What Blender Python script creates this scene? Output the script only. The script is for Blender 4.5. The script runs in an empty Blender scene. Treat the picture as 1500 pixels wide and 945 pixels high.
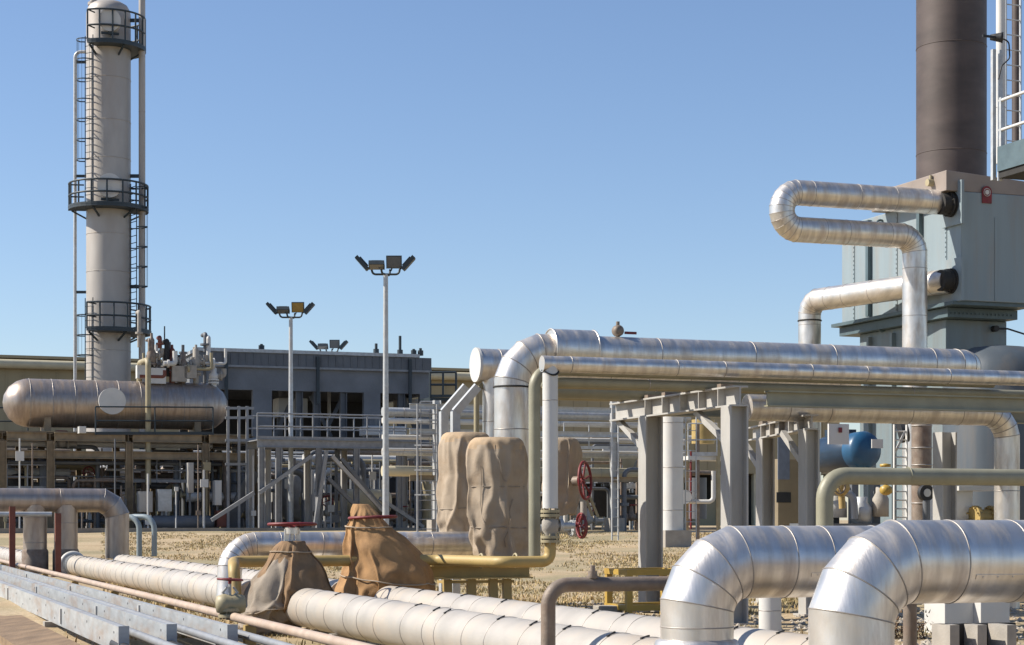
# resting shapes of the canvas covers: grid size, bounds, and vertex steps per axis
CLOTH = {}
CLOTH['lower1'] = (52, 33, [-2.906, 19.158, -0.328], [-1.933, 20.054, 0.806],
[160,-3,-4,-7,-6,-7,-7,-9,-8,-7,-8,-9,-9,-10,-8,-8,-7,-5,-5,-4,-4,-3,-2,0,1,2,3,3,3,5,6,7,7,8,9,9,9,8,8,7,8,9,7,6,5,4,5,3,2,0,-1,-1,-12,10,-2,-12,0,-11,-8,-11,-12,-5,-7,-11,-3,-9,
-10,-11,-8,-7,-9,-7,-5,-3,0,4,12,4,1,3,1,-5,9,11,12,10,-2,9,12,10,8,10,9,10,10,9,3,-10,5,12,-5,-1,6,-11,-5,5,-10,0,-11,3,-9,-12,-12,-13,-9,-6,-2,-8,-10,3,-8,-9,-9,-8,-6,2,-3,5,2,5,
-5,-1,1,11,9,10,4,7,9,8,0,12,12,7,7,10,10,10,5,-3,9,-2,10,-8,-4,3,-8,4,-3,-7,-11,-12,4,-12,-12,-12,-12,-2,-12,0,-11,6,-4,-12,-6,-3,-9,6,-4,-5,-10,7,8,5,-5,9,3,12,-4,9,10,8,5,14,14,
12,12,-1,12,3,4,12,-3,9,-5,10,-11,-8,7,1,-10,0,-11,-13,-12,3,-10,-12,-7,-13,-11,-2,-12,10,-11,-4,-10,-8,6,-2,-12,-8,-3,2,11,8,7,-10,12,7,0,9,3,9,13,13,13,14,10,9,-2,12,0,8,11,-4,
-3,12,-6,-10,10,-2,-11,1,-12,-10,-11,-7,-7,-13,-10,-9,-13,-4,-8,10,-10,-12,-11,-4,5,-1,-1,-13,-1,-2,0,9,7,10,-4,11,1,4,11,14,9,9,13,14,9,11,-5,10,8,13,-7,-2,11,-6,-3,1,17,-12,1,
-13,-10,-1,-11,-11,-11,-8,-13,-12,0,-13,-13,10,-10,-13,-4,-12,-3,-2,0,1,4,-2,1,-1,3,10,11,0,6,11,9,10,6,10,13,14,5,8,9,12,1,-3,2,6,12,-8,-2,4,16,-14,-9,-2,-10,4,-10,-13,-13,-14,-9,
-14,1,-13,-15,-4,-3,-1,-15,0,-6,-12,3,10,1,2,-5,2,1,2,11,10,12,1,7,13,10,13,8,13,4,12,13,12,3,-10,2,8,11,-9,-1,5,15,-15,-9,1,-11,-11,3,-12,-15,-13,-15,-4,-10,-8,-11,-12,-3,-1,-7,
-10,-8,3,3,-7,4,-5,12,4,4,-4,11,10,0,9,9,15,14,12,6,10,11,-3,14,14,13,-9,-3,12,11,-10,-1,5,12,-7,-12,2,-13,-7,-10,-12,-8,-13,-14,-15,4,-11,-14,-15,-15,1,3,-11,-9,3,0,-2,-5,1,12,0,
10,5,4,-2,15,-2,14,16,15,9,14,13,-10,14,14,7,11,3,-3,7,15,-11,6,5,-14,-4,8,-6,-9,-10,-16,-5,-15,-8,-9,-13,-12,-4,-15,-13,-14,-12,8,1,-9,-7,-6,-4,-2,14,7,6,-7,5,5,14,15,-6,14,15,12,
13,14,-2,9,14,14,2,15,11,-3,0,15,-3,-5,-10,6,-4,-12,6,-9,-5,-16,-15,-5,-15,-6,-17,-1,-14,-10,-7,-15,-14,-8,5,-12,-7,-6,-6,5,14,4,1,-1,9,14,12,-1,10,15,16,14,6,-1,16,14,14,3,9,14,
15,0,-7,3,0,10,-15,9,-9,-8,-10,6,-8,-12,-17,-5,-15,-11,-17,-2,-14,-7,-15,-8,-8,-6,-13,-12,-9,-2,2,5,3,4,5,13,9,10,2,6,17,13,16,5,-4,13,16,15,9,18,6,13,0,16,-6,4,-6,10,-14,6,-3,-6,
-14,1,-13,-15,-1,-16,-8,-15,-15,-8,-13,0,-17,-1,-12,-16,-15,1,-6,-2,1,6,-3,-6,13,16,11,12,3,1,13,17,12,-9,9,15,16,16,8,16,15,-6,16,5,5,6,-10,12,-14,9,-3,-15,-10,-6,-4,-16,-3,-18,
-9,-15,-8,-18,-1,-8,-17,1,-14,-15,-14,-7,7,0,-4,-5,-9,6,17,13,10,12,12,-4,12,12,12,-4,7,17,16,14,15,16,1,8,7,17,-12,7,0,13,-14,4,-10,-1,-11,-1,-10,-11,-15,-9,-11,-16,-12,-16,-8,-2,
-17,-8,-5,-15,-8,-9,-10,6,-9,-8,10,9,3,16,13,12,-2,8,17,5,17,6,6,12,16,15,15,17,4,8,-1,17,-4,2,3,1,-4,7,-10,-3,-15,-9,-13,3,-14,-13,-15,-11,-17,-15,-14,0,-9,-17,-10,-1,-13,-16,2,
-12,5,1,-6,13,8,7,17,1,5,13,14,17,13,0,10,15,16,18,14,13,13,7,-2,-1,1,16,4,0,-3,-4,-1,-9,-10,-14,-14,-11,5,-14,-13,-16,-15,-16,-17,-11,2,-17,-16,-6,-10,-17,1,1,-13,2,11,6,-1,15,8,
4,9,17,17,18,14,-4,17,14,12,19,17,14,14,9,0,-3,-4,15,6,5,-7,-3,-7,-9,-8,-13,-16,-14,-4,-12,-1,-17,-17,-19,-18,-9,4,-16,-19,4,-14,-18,0,-2,-11,5,-7,10,11,15,3,8,10,16,17,13,10,7,16,
6,16,15,17,15,12,15,-4,-11,-1,18,-2,10,-9,0,-12,-9,-8,0,-16,-5,-16,-14,-1,-16,-18,-16,-17,3,-9,-14,-18,2,-12,-17,3,-9,-1,0,-13,16,8,15,8,-3,17,16,15,16,8,1,14,14,12,16,11,15,17,5,
-5,-7,6,17,9,-9,-8,5,-12,-12,-9,-1,-12,-1,-13,-15,-14,-4,-13,-14,-15,-1,-15,-16,-13,2,-11,-16,5,-6,-6,0,-10,14,7,12,10,-2,16,13,15,14,8,8,6,16,12,16,14,16,5,17,-15,3,9,5,15,-16,-5,
-2,5,-15,-12,-11,-7,3,-11,-15,-14,-4,-15,-8,-6,-13,-17,-16,-9,-1,-10,-13,5,-3,-7,-2,-9,13,5,9,11,2,15,11,13,17,14,2,6,16,14,12,13,7,12,16,-14,5,9,2,15,-16,-3,8,-6,-9,-10,-14,-2,-6,
-10,-15,-7,-13,-13,-10,-1,-13,-16,-16,-3,-10,-8,-12,7,-5,-2,-4,-11,13,4,8,11,4,15,8,16,16,15,-1,12,8,15,13,14,3,12,13,-11,14,0,10,5,-2,-3,-5,-13,-8,3,-9,-9,-8,-10,-14,-8,-11,-13,
-10,-2,-14,-15,-15,-2,-4,-11,-13,7,-5,0,-4,-10,11,3,7,8,12,4,14,14,16,14,1,11,6,14,15,13,5,8,9,2,3,13,-8,1,-2,-1,0,-9,-7,0,-13,2,-10,-14,-5,-12,-13,-9,-13,-3,-12,-16,-14,-2,-2,-9,
-14,8,-5,0,-3,-10,11,3,6,10,8,4,12,14,14,14,4,5,11,13,12,14,11,-2,11,-2,7,12,-9,3,0,-8,-4,6,-11,-2,-13,-8,-1,-2,-12,-11,-13,-10,-11,-11,-7,-13,-13,-4,-4,-5,-12,8,-4,-1,-2,-10,12,5,
6,6,7,3,11,13,13,12,7,5,12,12,11,12,11,-9,12,0,7,12,-9,4,-3,-6,-6,2,3,-12,-7,-8,-1,-3,-10,-11,-12,-12,-9,-12,-9,-9,-11,-5,-2,-5,-11,9,-4,-2,-1,-9,11,6,6,6,5,1,12,11,11,11,7,5,12,
12,9,9,11,-10,9,8,3,11,-8,3,-4,-4,-4,-3,6,-10,-7,-1,-6,-4,-10,-10,-10,-10,-11,-11,-9,-8,-11,-1,-7,-2,-9,7,-3,-1,-1,-9,10,7,7,5,3,0,11,11,9,6,12,5,12,11,5,9,10,-8,5,6,7,10,-8,1,0,
-6,0,-6,6,-8,-2,-9,-1,-7,-8,-8,-10,-8,-11,-11,-7,-10,-9,0,-7,0,-9,6,-3,-2,2,-9,9,7,7,3,3,0,8,9,8,8,11,7,11,6,10,4,9,-6,4,10,1,9,-1,-6,1,-5,-3,-3,-1,4,-7,-7,-3,-7,-6,-7,-9,-7,-10,
-9,-7,-8,-9,0,-7,1,-7,3,-3,-1,2,-6,7,7,5,2,0,7,5,8,8,5,7,10,10,6,8,4,9,-4,4,8,-3,9,3,-8,-3,5,-9,1,-6,3,-4,-7,-7,-2,-8,-6,-6,-5,-9,-8,-5,-8,-6,-1,-7,2,-4,-5,0,-1,4,-5,4,7,4,-1,4,7,
4,7,7,4,6,8,6,8,8,6,1,6,0,7,-5,6,7,-3,-7,5,-8,-2,-3,-3,-3,-4,-4,-5,-5,-6,-6,-6,-6,-5,-5,-5,-4,-4,-3,-3,-2,-1,-2,0,0,1,1,2,3,3,5,4,6,5,5,5,5,5,6,6,5,4,4,4,4,3,2,2,1,0,-1,-1,-6,-2,
-2,-2,-3,-3,-4,-5,-5,-5,-5,-5,-5,-4,-5,-4,-4,-3,-4,-2,-2,-2,0,-1,1,1,1,2,3,3,3,4,5,4,5,4,5,4,5,4,4,4,4,3,4,2,3,1,1,0,-1,-1,],
[153,8,8,8,8,6,4,3,3,1,1,-1,-1,-2,-3,-6,-5,-7,-7,-7,-9,-10,-9,-9,-9,-9,-9,-9,-7,-8,-7,-7,-5,-5,-3,-2,0,0,2,2,4,5,6,7,8,8,8,9,10,10,10,9,8,5,12,-2,13,4,10,-5,3,11,7,-4,8,-4,-5,-3,-5,
-9,-8,-12,-12,-13,-11,-8,2,-10,-14,-13,-11,-11,-10,-9,-2,4,-12,-5,-2,2,1,2,5,9,8,10,12,7,12,1,13,14,11,4,15,12,-2,11,0,6,8,-3,5,3,7,12,-10,7,-2,-12,-10,-10,-10,-7,-13,-11,-5,-6,
-13,1,-14,-13,-13,-4,-8,-11,-12,9,-8,-9,8,5,3,-3,10,8,8,8,-2,13,7,13,6,11,12,12,8,-2,12,5,7,6,6,-1,6,6,5,-7,-3,12,0,-12,-13,-4,-13,-14,-11,-7,-11,-10,-5,-4,-9,-12,-10,-8,-12,-2,-8,
-8,-6,10,9,0,4,2,-4,10,3,12,11,4,13,9,11,7,4,9,3,14,7,14,7,-1,2,13,6,5,-14,-1,-3,13,-3,-8,-7,-12,-9,-5,-12,-15,-7,-10,-13,-15,-9,-7,-10,-8,2,-9,-12,-9,10,11,-1,-3,5,-1,-7,9,10,4,
13,10,6,13,14,6,13,-3,9,13,7,14,-5,5,9,13,-7,2,12,-11,-4,13,-10,-8,-9,6,-8,-13,-12,-15,-15,-2,-14,-15,-14,-6,-2,-8,-13,-4,-13,8,7,2,-10,8,-2,2,-9,6,11,8,12,2,12,12,7,14,13,12,0,6,
15,2,6,14,3,-4,9,9,-2,7,-14,-3,-3,-5,-8,3,-14,-2,-12,-15,-15,-16,-5,-15,-1,-15,-15,-3,-8,-14,13,1,-9,9,-12,8,2,3,-11,10,9,1,8,14,13,12,2,13,15,11,8,0,14,13,-2,11,5,7,6,-3,11,4,-14,
-8,-2,-8,5,-11,-4,-16,-12,-7,-16,-7,-16,-15,-13,-2,-16,-15,-8,8,2,-10,5,3,-11,5,9,0,-12,8,9,7,16,3,14,10,3,11,16,14,9,3,15,13,-3,8,11,-6,4,9,4,13,-10,-4,-11,-1,5,-11,-16,-13,-2,
-15,-16,-13,-15,-8,-8,-15,-14,-12,-3,-11,2,6,-12,3,8,-12,9,-4,8,16,9,5,2,1,13,7,11,7,16,14,10,12,11,14,5,4,10,2,-6,9,9,-6,-1,-11,7,2,-1,-11,-17,-6,-12,-16,-16,-16,-4,-17,-8,-16,
-10,-15,-14,-11,4,11,3,0,-1,-14,0,8,12,7,7,13,-11,9,13,16,2,6,14,14,12,19,14,16,10,-12,1,16,6,-5,-2,11,1,-16,-1,9,-8,-7,-3,-16,-15,-15,-15,-16,-13,-5,-14,-15,-16,-16,-14,-7,2,9,5,
-5,4,-10,8,7,1,8,5,14,-4,10,6,17,1,14,13,6,18,19,15,16,10,-14,6,9,17,0,-14,-1,15,-6,-12,-4,-8,11,-11,-16,-7,-17,-16,-16,-19,-6,-16,-13,-17,-14,-9,1,-16,3,8,3,-7,6,8,3,-10,8,14,12,
9,0,17,0,16,16,13,-3,17,15,18,15,13,-14,14,0,18,-1,-11,0,17,0,-12,-6,-16,-2,3,-8,-13,-18,-17,-17,-18,-12,-17,-16,-10,-7,-4,-17,-16,-1,12,0,-7,18,7,-1,-9,16,0,13,6,18,4,9,15,16,12,
-6,17,17,17,10,16,-11,7,14,-4,13,1,-8,15,-8,-11,1,-14,-13,-5,6,-18,-14,-14,-16,-17,-19,-18,-8,-3,-14,-11,-17,-15,14,0,-12,8,13,6,-5,-4,17,10,-4,16,8,13,13,13,14,8,-5,21,17,6,17,18,
-1,2,13,5,-13,4,12,5,-7,-16,-2,-12,-11,6,-10,-17,-4,-16,-19,-17,-15,-17,-1,-15,-13,-12,-14,-12,14,-11,-14,12,15,5,-4,8,-2,10,6,15,17,-2,11,13,20,8,-1,22,14,16,6,17,10,-7,7,16,-12,
3,9,-6,8,-20,-10,3,-17,2,-15,-17,3,-13,-18,-18,-14,-15,-19,-5,-12,-13,-18,6,-3,-16,-10,18,16,-7,9,8,-8,7,12,10,13,7,10,19,18,1,13,16,13,17,11,13,7,-1,-6,12,11,-1,2,2,0,-9,-15,-5,
-9,-13,-12,-10,-8,-9,-18,-20,-14,-11,-17,-17,-4,-14,-21,2,-5,3,-13,18,-2,7,10,-2,-2,10,10,13,11,20,11,7,17,1,17,10,19,17,16,13,9,-6,-2,11,11,5,-10,8,5,-12,-12,-5,-10,-15,-9,-10,
-19,-20,-12,-19,-11,-17,-18,-9,-9,-18,-17,-8,-4,2,2,5,-1,8,9,-4,2,10,11,17,20,18,-6,11,18,16,16,6,16,17,17,15,-4,-7,-1,12,16,2,3,2,0,-13,-12,-5,-5,-19,-9,-2,-19,-20,-14,-17,-18,
-16,-2,-10,-19,-15,-18,1,-5,-8,14,-14,9,17,2,-11,8,9,14,9,19,14,10,-1,21,11,15,7,12,17,17,16,-9,-3,2,7,14,0,3,3,5,-5,-15,-7,-1,-19,-12,2,-18,-17,-17,-18,-15,-6,-14,-13,-17,-17,-2,
-4,-6,-2,-6,5,9,7,-10,3,15,9,1,14,10,10,16,6,17,11,8,11,13,13,14,16,13,-18,9,3,8,17,-8,7,-8,-6,-10,2,-10,-17,-13,3,-18,-17,-14,-19,-16,-3,-15,-14,-15,-18,1,-11,-6,-9,16,-14,19,-7,
10,8,3,-2,19,1,3,17,14,19,8,2,17,17,17,5,10,14,17,-17,10,3,6,16,7,-11,2,-11,-2,-5,-14,-17,-12,3,-15,-17,-14,-20,-14,-4,-15,-14,-13,-18,-1,-12,-9,5,8,-16,18,5,-5,10,-7,17,14,-3,6,
14,13,19,7,6,18,19,13,13,12,3,17,-16,13,0,13,-2,9,12,-15,-9,-5,-2,-16,-14,-15,4,-12,-16,-18,-17,-10,-6,-15,-13,-14,-17,-2,-14,-5,6,3,-14,9,14,3,-6,2,19,13,-8,12,7,14,8,12,17,17,14,
6,13,17,13,9,-13,12,6,-5,7,6,12,-13,-7,-6,-3,-14,-16,-12,1,-10,-15,-19,-16,-7,-5,-15,-13,-15,-11,-14,-3,-8,6,2,-15,10,12,2,6,-6,17,15,-12,16,14,-1,8,15,18,17,8,9,14,17,7,9,7,-1,-4,
4,6,11,4,-12,-6,-4,-6,-14,-13,-13,-1,-9,-14,-16,-15,-4,-5,-15,-13,-12,-13,-13,-6,-5,1,3,-14,14,5,2,9,-2,11,15,-8,15,14,0,8,13,15,13,14,10,8,16,7,10,12,-12,5,3,4,9,-6,2,-10,-3,-6,
-13,-13,-13,-3,-8,-13,-14,-13,-4,-3,-13,-12,-13,-11,-13,-7,-5,-2,2,-11,12,2,5,9,7,-1,8,3,14,14,-2,9,13,13,12,12,14,11,3,12,9,11,-10,5,6,0,6,-7,-2,1,-9,-2,-12,-13,-11,-4,-8,-13,-13,
-12,-3,-3,-11,-12,-12,-11,-11,-5,-8,2,-2,-10,12,2,4,9,8,-3,6,10,9,13,-4,10,13,10,12,12,13,8,4,10,12,8,-10,6,4,6,-6,-4,2,-6,2,-5,-12,-12,-11,-1,-7,-12,-12,-12,-1,-5,-9,-12,-12,-11,
-10,-5,-6,3,-9,-2,10,3,1,10,7,-4,8,11,9,10,-6,10,12,11,9,12,11,6,7,10,5,9,-6,3,6,2,-7,-2,3,-7,-2,0,-10,-10,-11,0,-7,-11,-11,-11,-1,-5,-8,-10,-11,-11,-10,-8,4,-5,-6,1,9,-3,8,1,9,-1,
8,9,4,12,-5,12,9,11,9,7,10,10,7,7,1,7,4,-4,6,1,-7,-2,3,-6,-2,0,-9,-7,-10,-1,-8,-10,-10,-10,-1,-5,-7,-9,-10,-10,-6,-8,3,-1,-7,5,3,-2,6,0,9,1,7,8,1,10,-1,10,6,10,9,6,9,7,7,7,1,4,6,2,
-4,5,-7,-2,3,-6,-2,1,-8,-3,-8,-7,-6,-9,-10,-8,-2,-7,-2,-9,-8,-8,-3,-6,2,-2,-6,5,-4,6,2,-1,5,8,4,8,-2,8,6,6,8,5,8,6,6,6,5,4,4,3,3,2,1,0,0,-2,-2,-2,-2,-3,-4,-5,-6,-6,-7,-6,-6,-7,-5,
-5,-6,-5,-4,-5,-3,-3,-3,-2,-1,0,0,1,2,2,3,3,5,4,5,6,6,6,6,6,5,4,4,5,4,5,3,4,2,2,1,0,0,-1,-2,-2,-2,-3,-4,-4,-5,-5,-6,-5,-6,-5,-5,-4,-5,-4,-4,-4,-3,-3,-2,-2,-1,0,0,1,1,1,3,3,4,4,5,5,
5,6,5,4,5,],
[8,0,0,0,0,0,0,0,0,0,0,0,0,0,0,0,0,0,0,0,0,0,0,0,0,0,0,0,0,0,0,0,0,0,0,0,0,0,0,0,0,0,0,0,0,0,0,0,0,0,0,0,8,3,0,-3,1,2,0,-1,-2,3,-2,0,-9,-6,-2,3,7,4,-2,0,-1,0,2,4,-3,1,2,1,0,-3,0,-2,
2,3,-3,-5,-4,5,-6,3,5,3,0,-2,3,1,0,0,1,0,0,-1,8,-2,-5,3,-1,9,0,0,-2,-2,-2,0,-7,-4,-3,-2,2,0,2,8,-1,-6,8,-2,-2,9,1,-1,0,-1,-2,0,2,3,-4,-3,-9,-3,0,7,-3,1,2,3,9,1,-2,-2,3,2,-3,-1,12,
-10,-1,6,0,0,9,-1,-2,-3,-2,-9,-1,0,-2,-3,0,2,1,0,5,-9,4,4,-4,9,7,-5,4,-1,-4,1,-3,-1,1,-3,-9,0,1,0,0,6,1,4,2,3,1,-4,1,1,3,-2,2,-1,2,-2,3,4,4,-4,-4,2,-3,-1,-1,-1,-2,-2,-2,3,1,-8,4,0,
1,0,3,1,1,8,-3,1,1,1,-2,-1,-8,-2,0,0,0,0,-1,4,4,3,3,3,-4,1,2,0,1,-1,1,1,2,-2,-1,7,3,-2,-8,-1,-1,4,-1,-1,-3,-2,-3,-2,-1,1,3,1,-1,1,4,1,-4,-6,10,1,2,5,-2,-8,-2,-2,-1,3,0,0,-1,3,4,3,
4,-4,-1,1,-5,4,3,1,3,2,-2,-2,4,-2,8,-6,-1,-5,4,-5,0,1,1,-1,-2,-3,-5,4,-4,-1,2,2,-11,2,11,0,0,7,2,-2,2,-8,-2,4,-1,3,0,0,-1,3,2,-7,11,-4,4,1,-6,5,3,-1,5,3,-3,-4,6,-5,-7,2,5,-2,1,-2,
0,1,2,-9,-9,8,-4,0,-1,1,3,-8,-1,-2,2,12,1,-3,1,5,-6,-8,11,3,-2,-2,7,0,-1,1,0,-5,1,8,4,0,-6,5,3,0,5,3,-3,-7,7,-4,-7,2,3,1,1,-5,1,-11,-4,7,-10,8,-2,3,-10,1,2,0,0,-10,2,3,7,7,-2,1,
-12,7,4,0,1,0,8,-5,2,-5,1,2,4,7,5,-3,-4,6,4,-1,6,-9,7,-7,3,-11,6,-6,10,-1,-1,-3,-12,0,-3,-3,-2,7,3,-9,3,1,2,0,-12,3,1,3,7,2,0,-9,-2,9,1,1,5,1,1,-3,1,0,-1,5,0,9,5,-2,-4,7,-6,-2,4,0,
5,-3,-4,-2,0,-1,0,9,-10,1,-10,2,-3,-3,-3,-7,10,-2,3,2,-1,-3,-10,6,3,1,-4,2,5,-3,-3,9,3,-1,7,2,1,-13,11,0,-2,7,-1,-5,12,5,-4,-7,9,-9,9,0,2,2,-4,-3,-1,-1,-2,3,-1,-3,-9,-3,5,-11,-2,
-3,7,2,-9,-1,0,0,2,5,1,-8,7,3,3,-9,-1,10,6,1,-2,12,-13,1,-1,3,9,4,-3,-4,4,14,-6,-5,-5,6,8,2,2,0,-3,-2,-6,3,-2,3,-1,-4,-9,-6,-8,1,2,-12,13,-6,-2,-1,2,2,2,-11,0,7,6,-10,11,-2,0,3,-5,
3,13,-1,2,1,0,2,1,8,-5,-1,5,12,-8,1,-5,6,9,0,-2,4,-1,-3,-7,-10,6,8,-5,1,-9,-7,-9,1,-9,-4,5,6,-7,-9,9,-6,4,0,1,6,-7,0,0,4,9,-3,1,0,11,5,3,0,-1,3,-1,5,-2,-3,10,-9,9,4,-6,5,7,-1,2,4,
0,-14,3,-10,-1,8,0,-5,1,-15,-3,0,-9,-3,3,7,-7,-13,4,3,5,-4,5,-1,0,1,0,-1,12,-2,1,0,12,5,3,-1,-3,-4,0,14,-3,-3,-4,5,9,4,-6,6,7,-1,-7,12,-10,-6,-10,5,-5,9,2,-4,-1,-13,-3,0,-13,1,3,
-7,2,-11,6,0,3,-1,-1,3,6,0,0,-7,14,2,-1,2,3,2,11,3,-4,-4,-1,9,-10,11,-3,-12,4,6,14,-9,11,-6,5,-4,10,-7,-14,-8,9,-3,12,2,-5,-9,-15,-6,5,-11,11,-4,0,-13,5,5,-5,7,0,1,1,6,-10,2,12,-6,
7,5,4,-12,4,3,2,9,1,0,-9,14,-2,-12,-6,8,14,-6,-3,0,1,3,5,7,-10,-13,-2,7,5,-4,-2,-2,-8,-12,0,-2,9,-11,2,-2,0,4,-1,8,1,-3,6,-12,4,6,0,-1,7,12,-14,-1,4,-8,5,7,2,0,3,6,3,-13,-1,8,5,3,
-4,3,2,1,4,5,-11,-14,1,8,5,-2,-1,-4,-7,-12,-1,0,-4,0,3,-2,2,3,-2,4,5,-9,-1,3,3,4,-5,1,12,3,-8,0,-1,-2,6,6,1,0,4,6,-3,-11,3,2,10,1,-2,-3,1,2,10,-2,-14,-3,-2,8,-6,3,3,1,-13,-4,-2,1,
-4,0,3,-3,3,0,0,5,-5,0,0,1,4,-3,0,1,5,11,-14,1,5,-4,8,-3,3,7,-10,12,-11,4,3,0,8,-11,14,-3,-2,0,10,-6,-4,-3,-1,-2,-1,7,1,-1,-13,1,-2,1,-4,0,3,-4,1,3,-1,5,-5,1,0,0,4,-3,0,2,1,-2,0,3,
0,-1,2,5,0,-5,4,-1,2,2,3,3,-3,-1,7,1,2,-1,3,2,-4,-3,-1,-2,-1,0,8,-11,-2,-1,0,0,-3,-1,3,-5,1,3,0,5,-4,1,0,1,2,-2,0,1,-2,-1,3,2,-4,2,2,1,0,0,4,-1,2,2,3,2,-3,-1,3,6,0,-4,7,1,-2,-2,-2,
-5,-3,3,4,-6,-1,-2,1,-3,1,-2,4,-5,0,1,2,6,-5,1,1,1,2,-3,0,0,-1,-1,4,-2,-2,-1,5,1,0,1,3,-1,0,5,-7,10,-7,-3,11,-2,1,2,1,7,-1,-2,-2,-9,1,3,3,-5,-1,-1,1,-4,-2,0,5,-5,0,0,2,6,-5,2,1,1,
-3,3,-2,2,-2,-1,4,-2,-2,0,0,5,0,0,4,-4,-2,4,-4,0,-1,-1,14,0,1,2,-3,9,-5,4,-10,0,1,1,4,-5,-1,0,0,-3,-3,1,5,-6,0,-1,2,7,-6,3,0,-2,1,3,0,0,-1,-1,3,-3,0,0,-1,4,0,0,4,-5,-1,4,-4,1,0,-4,
10,5,2,1,-2,1,3,-5,-1,-1,1,2,-4,4,-2,1,0,-3,-3,0,4,-5,-1,0,2,6,-5,0,-1,1,1,4,1,0,-1,-1,2,-3,0,0,-1,0,4,-4,5,-3,-1,4,-3,1,-2,-3,9,3,5,-2,2,1,2,-4,-1,0,0,1,-5,0,5,-2,2,-2,-3,-1,4,-6,
0,0,1,6,-6,0,-1,1,2,5,-1,1,-2,1,2,-4,0,0,0,0,3,-3,0,2,-2,4,-3,0,-2,-2,11,1,5,-1,1,1,3,-4,-1,0,1,-4,-2,1,-1,4,1,-4,0,-2,4,-5,0,-1,0,6,-4,-2,-1,1,2,5,0,0,-1,2,1,-4,0,0,-1,1,4,-4,-2,
1,1,4,-3,-1,-1,-2,12,0,5,-1,2,-2,5,-4,-1,1,0,-5,-1,2,-3,2,4,-5,1,-2,4,-4,-1,0,0,5,-3,-3,0,1,2,4,1,-4,2,3,0,-4,1,-2,1,0,4,-4,-2,2,-1,5,-3,-2,0,-1,10,1,1,4,1,-3,4,-1,-2,1,-1,-4,0,1,
-2,1,3,-4,2,-3,4,-3,0,0,-1,6,-4,-2,-1,1,2,0,3,-3,0,5,-3,0,1,-3,2,0,2,-3,-2,2,-2,4,-1,-2,-1,1,9,2,-1,4,1,-3,0,3,-1,-3,3,-4,-1,3,-3,1,3,-3,2,-3,1,2,-2,1,-2,4,-2,-2,-1,2,1,-1,3,-3,0,
3,-3,3,-3,0,3,0,-3,1,-2,2,-2,0,3,-2,-1,1,10,0,0,0,0,0,0,0,0,0,0,0,0,0,0,0,0,0,0,0,0,0,0,0,0,0,0,0,0,0,0,0,0,0,0,0,0,0,0,0,0,0,0,0,0,0,0,0,0,0,0,0,7,0,0,0,0,0,0,0,0,0,0,0,0,0,0,0,0,
0,0,0,0,0,0,0,0,0,0,0,0,0,0,0,0,0,0,0,0,0,0,0,0,0,0,0,0,0,0,0,0,0,0,0,])
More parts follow.
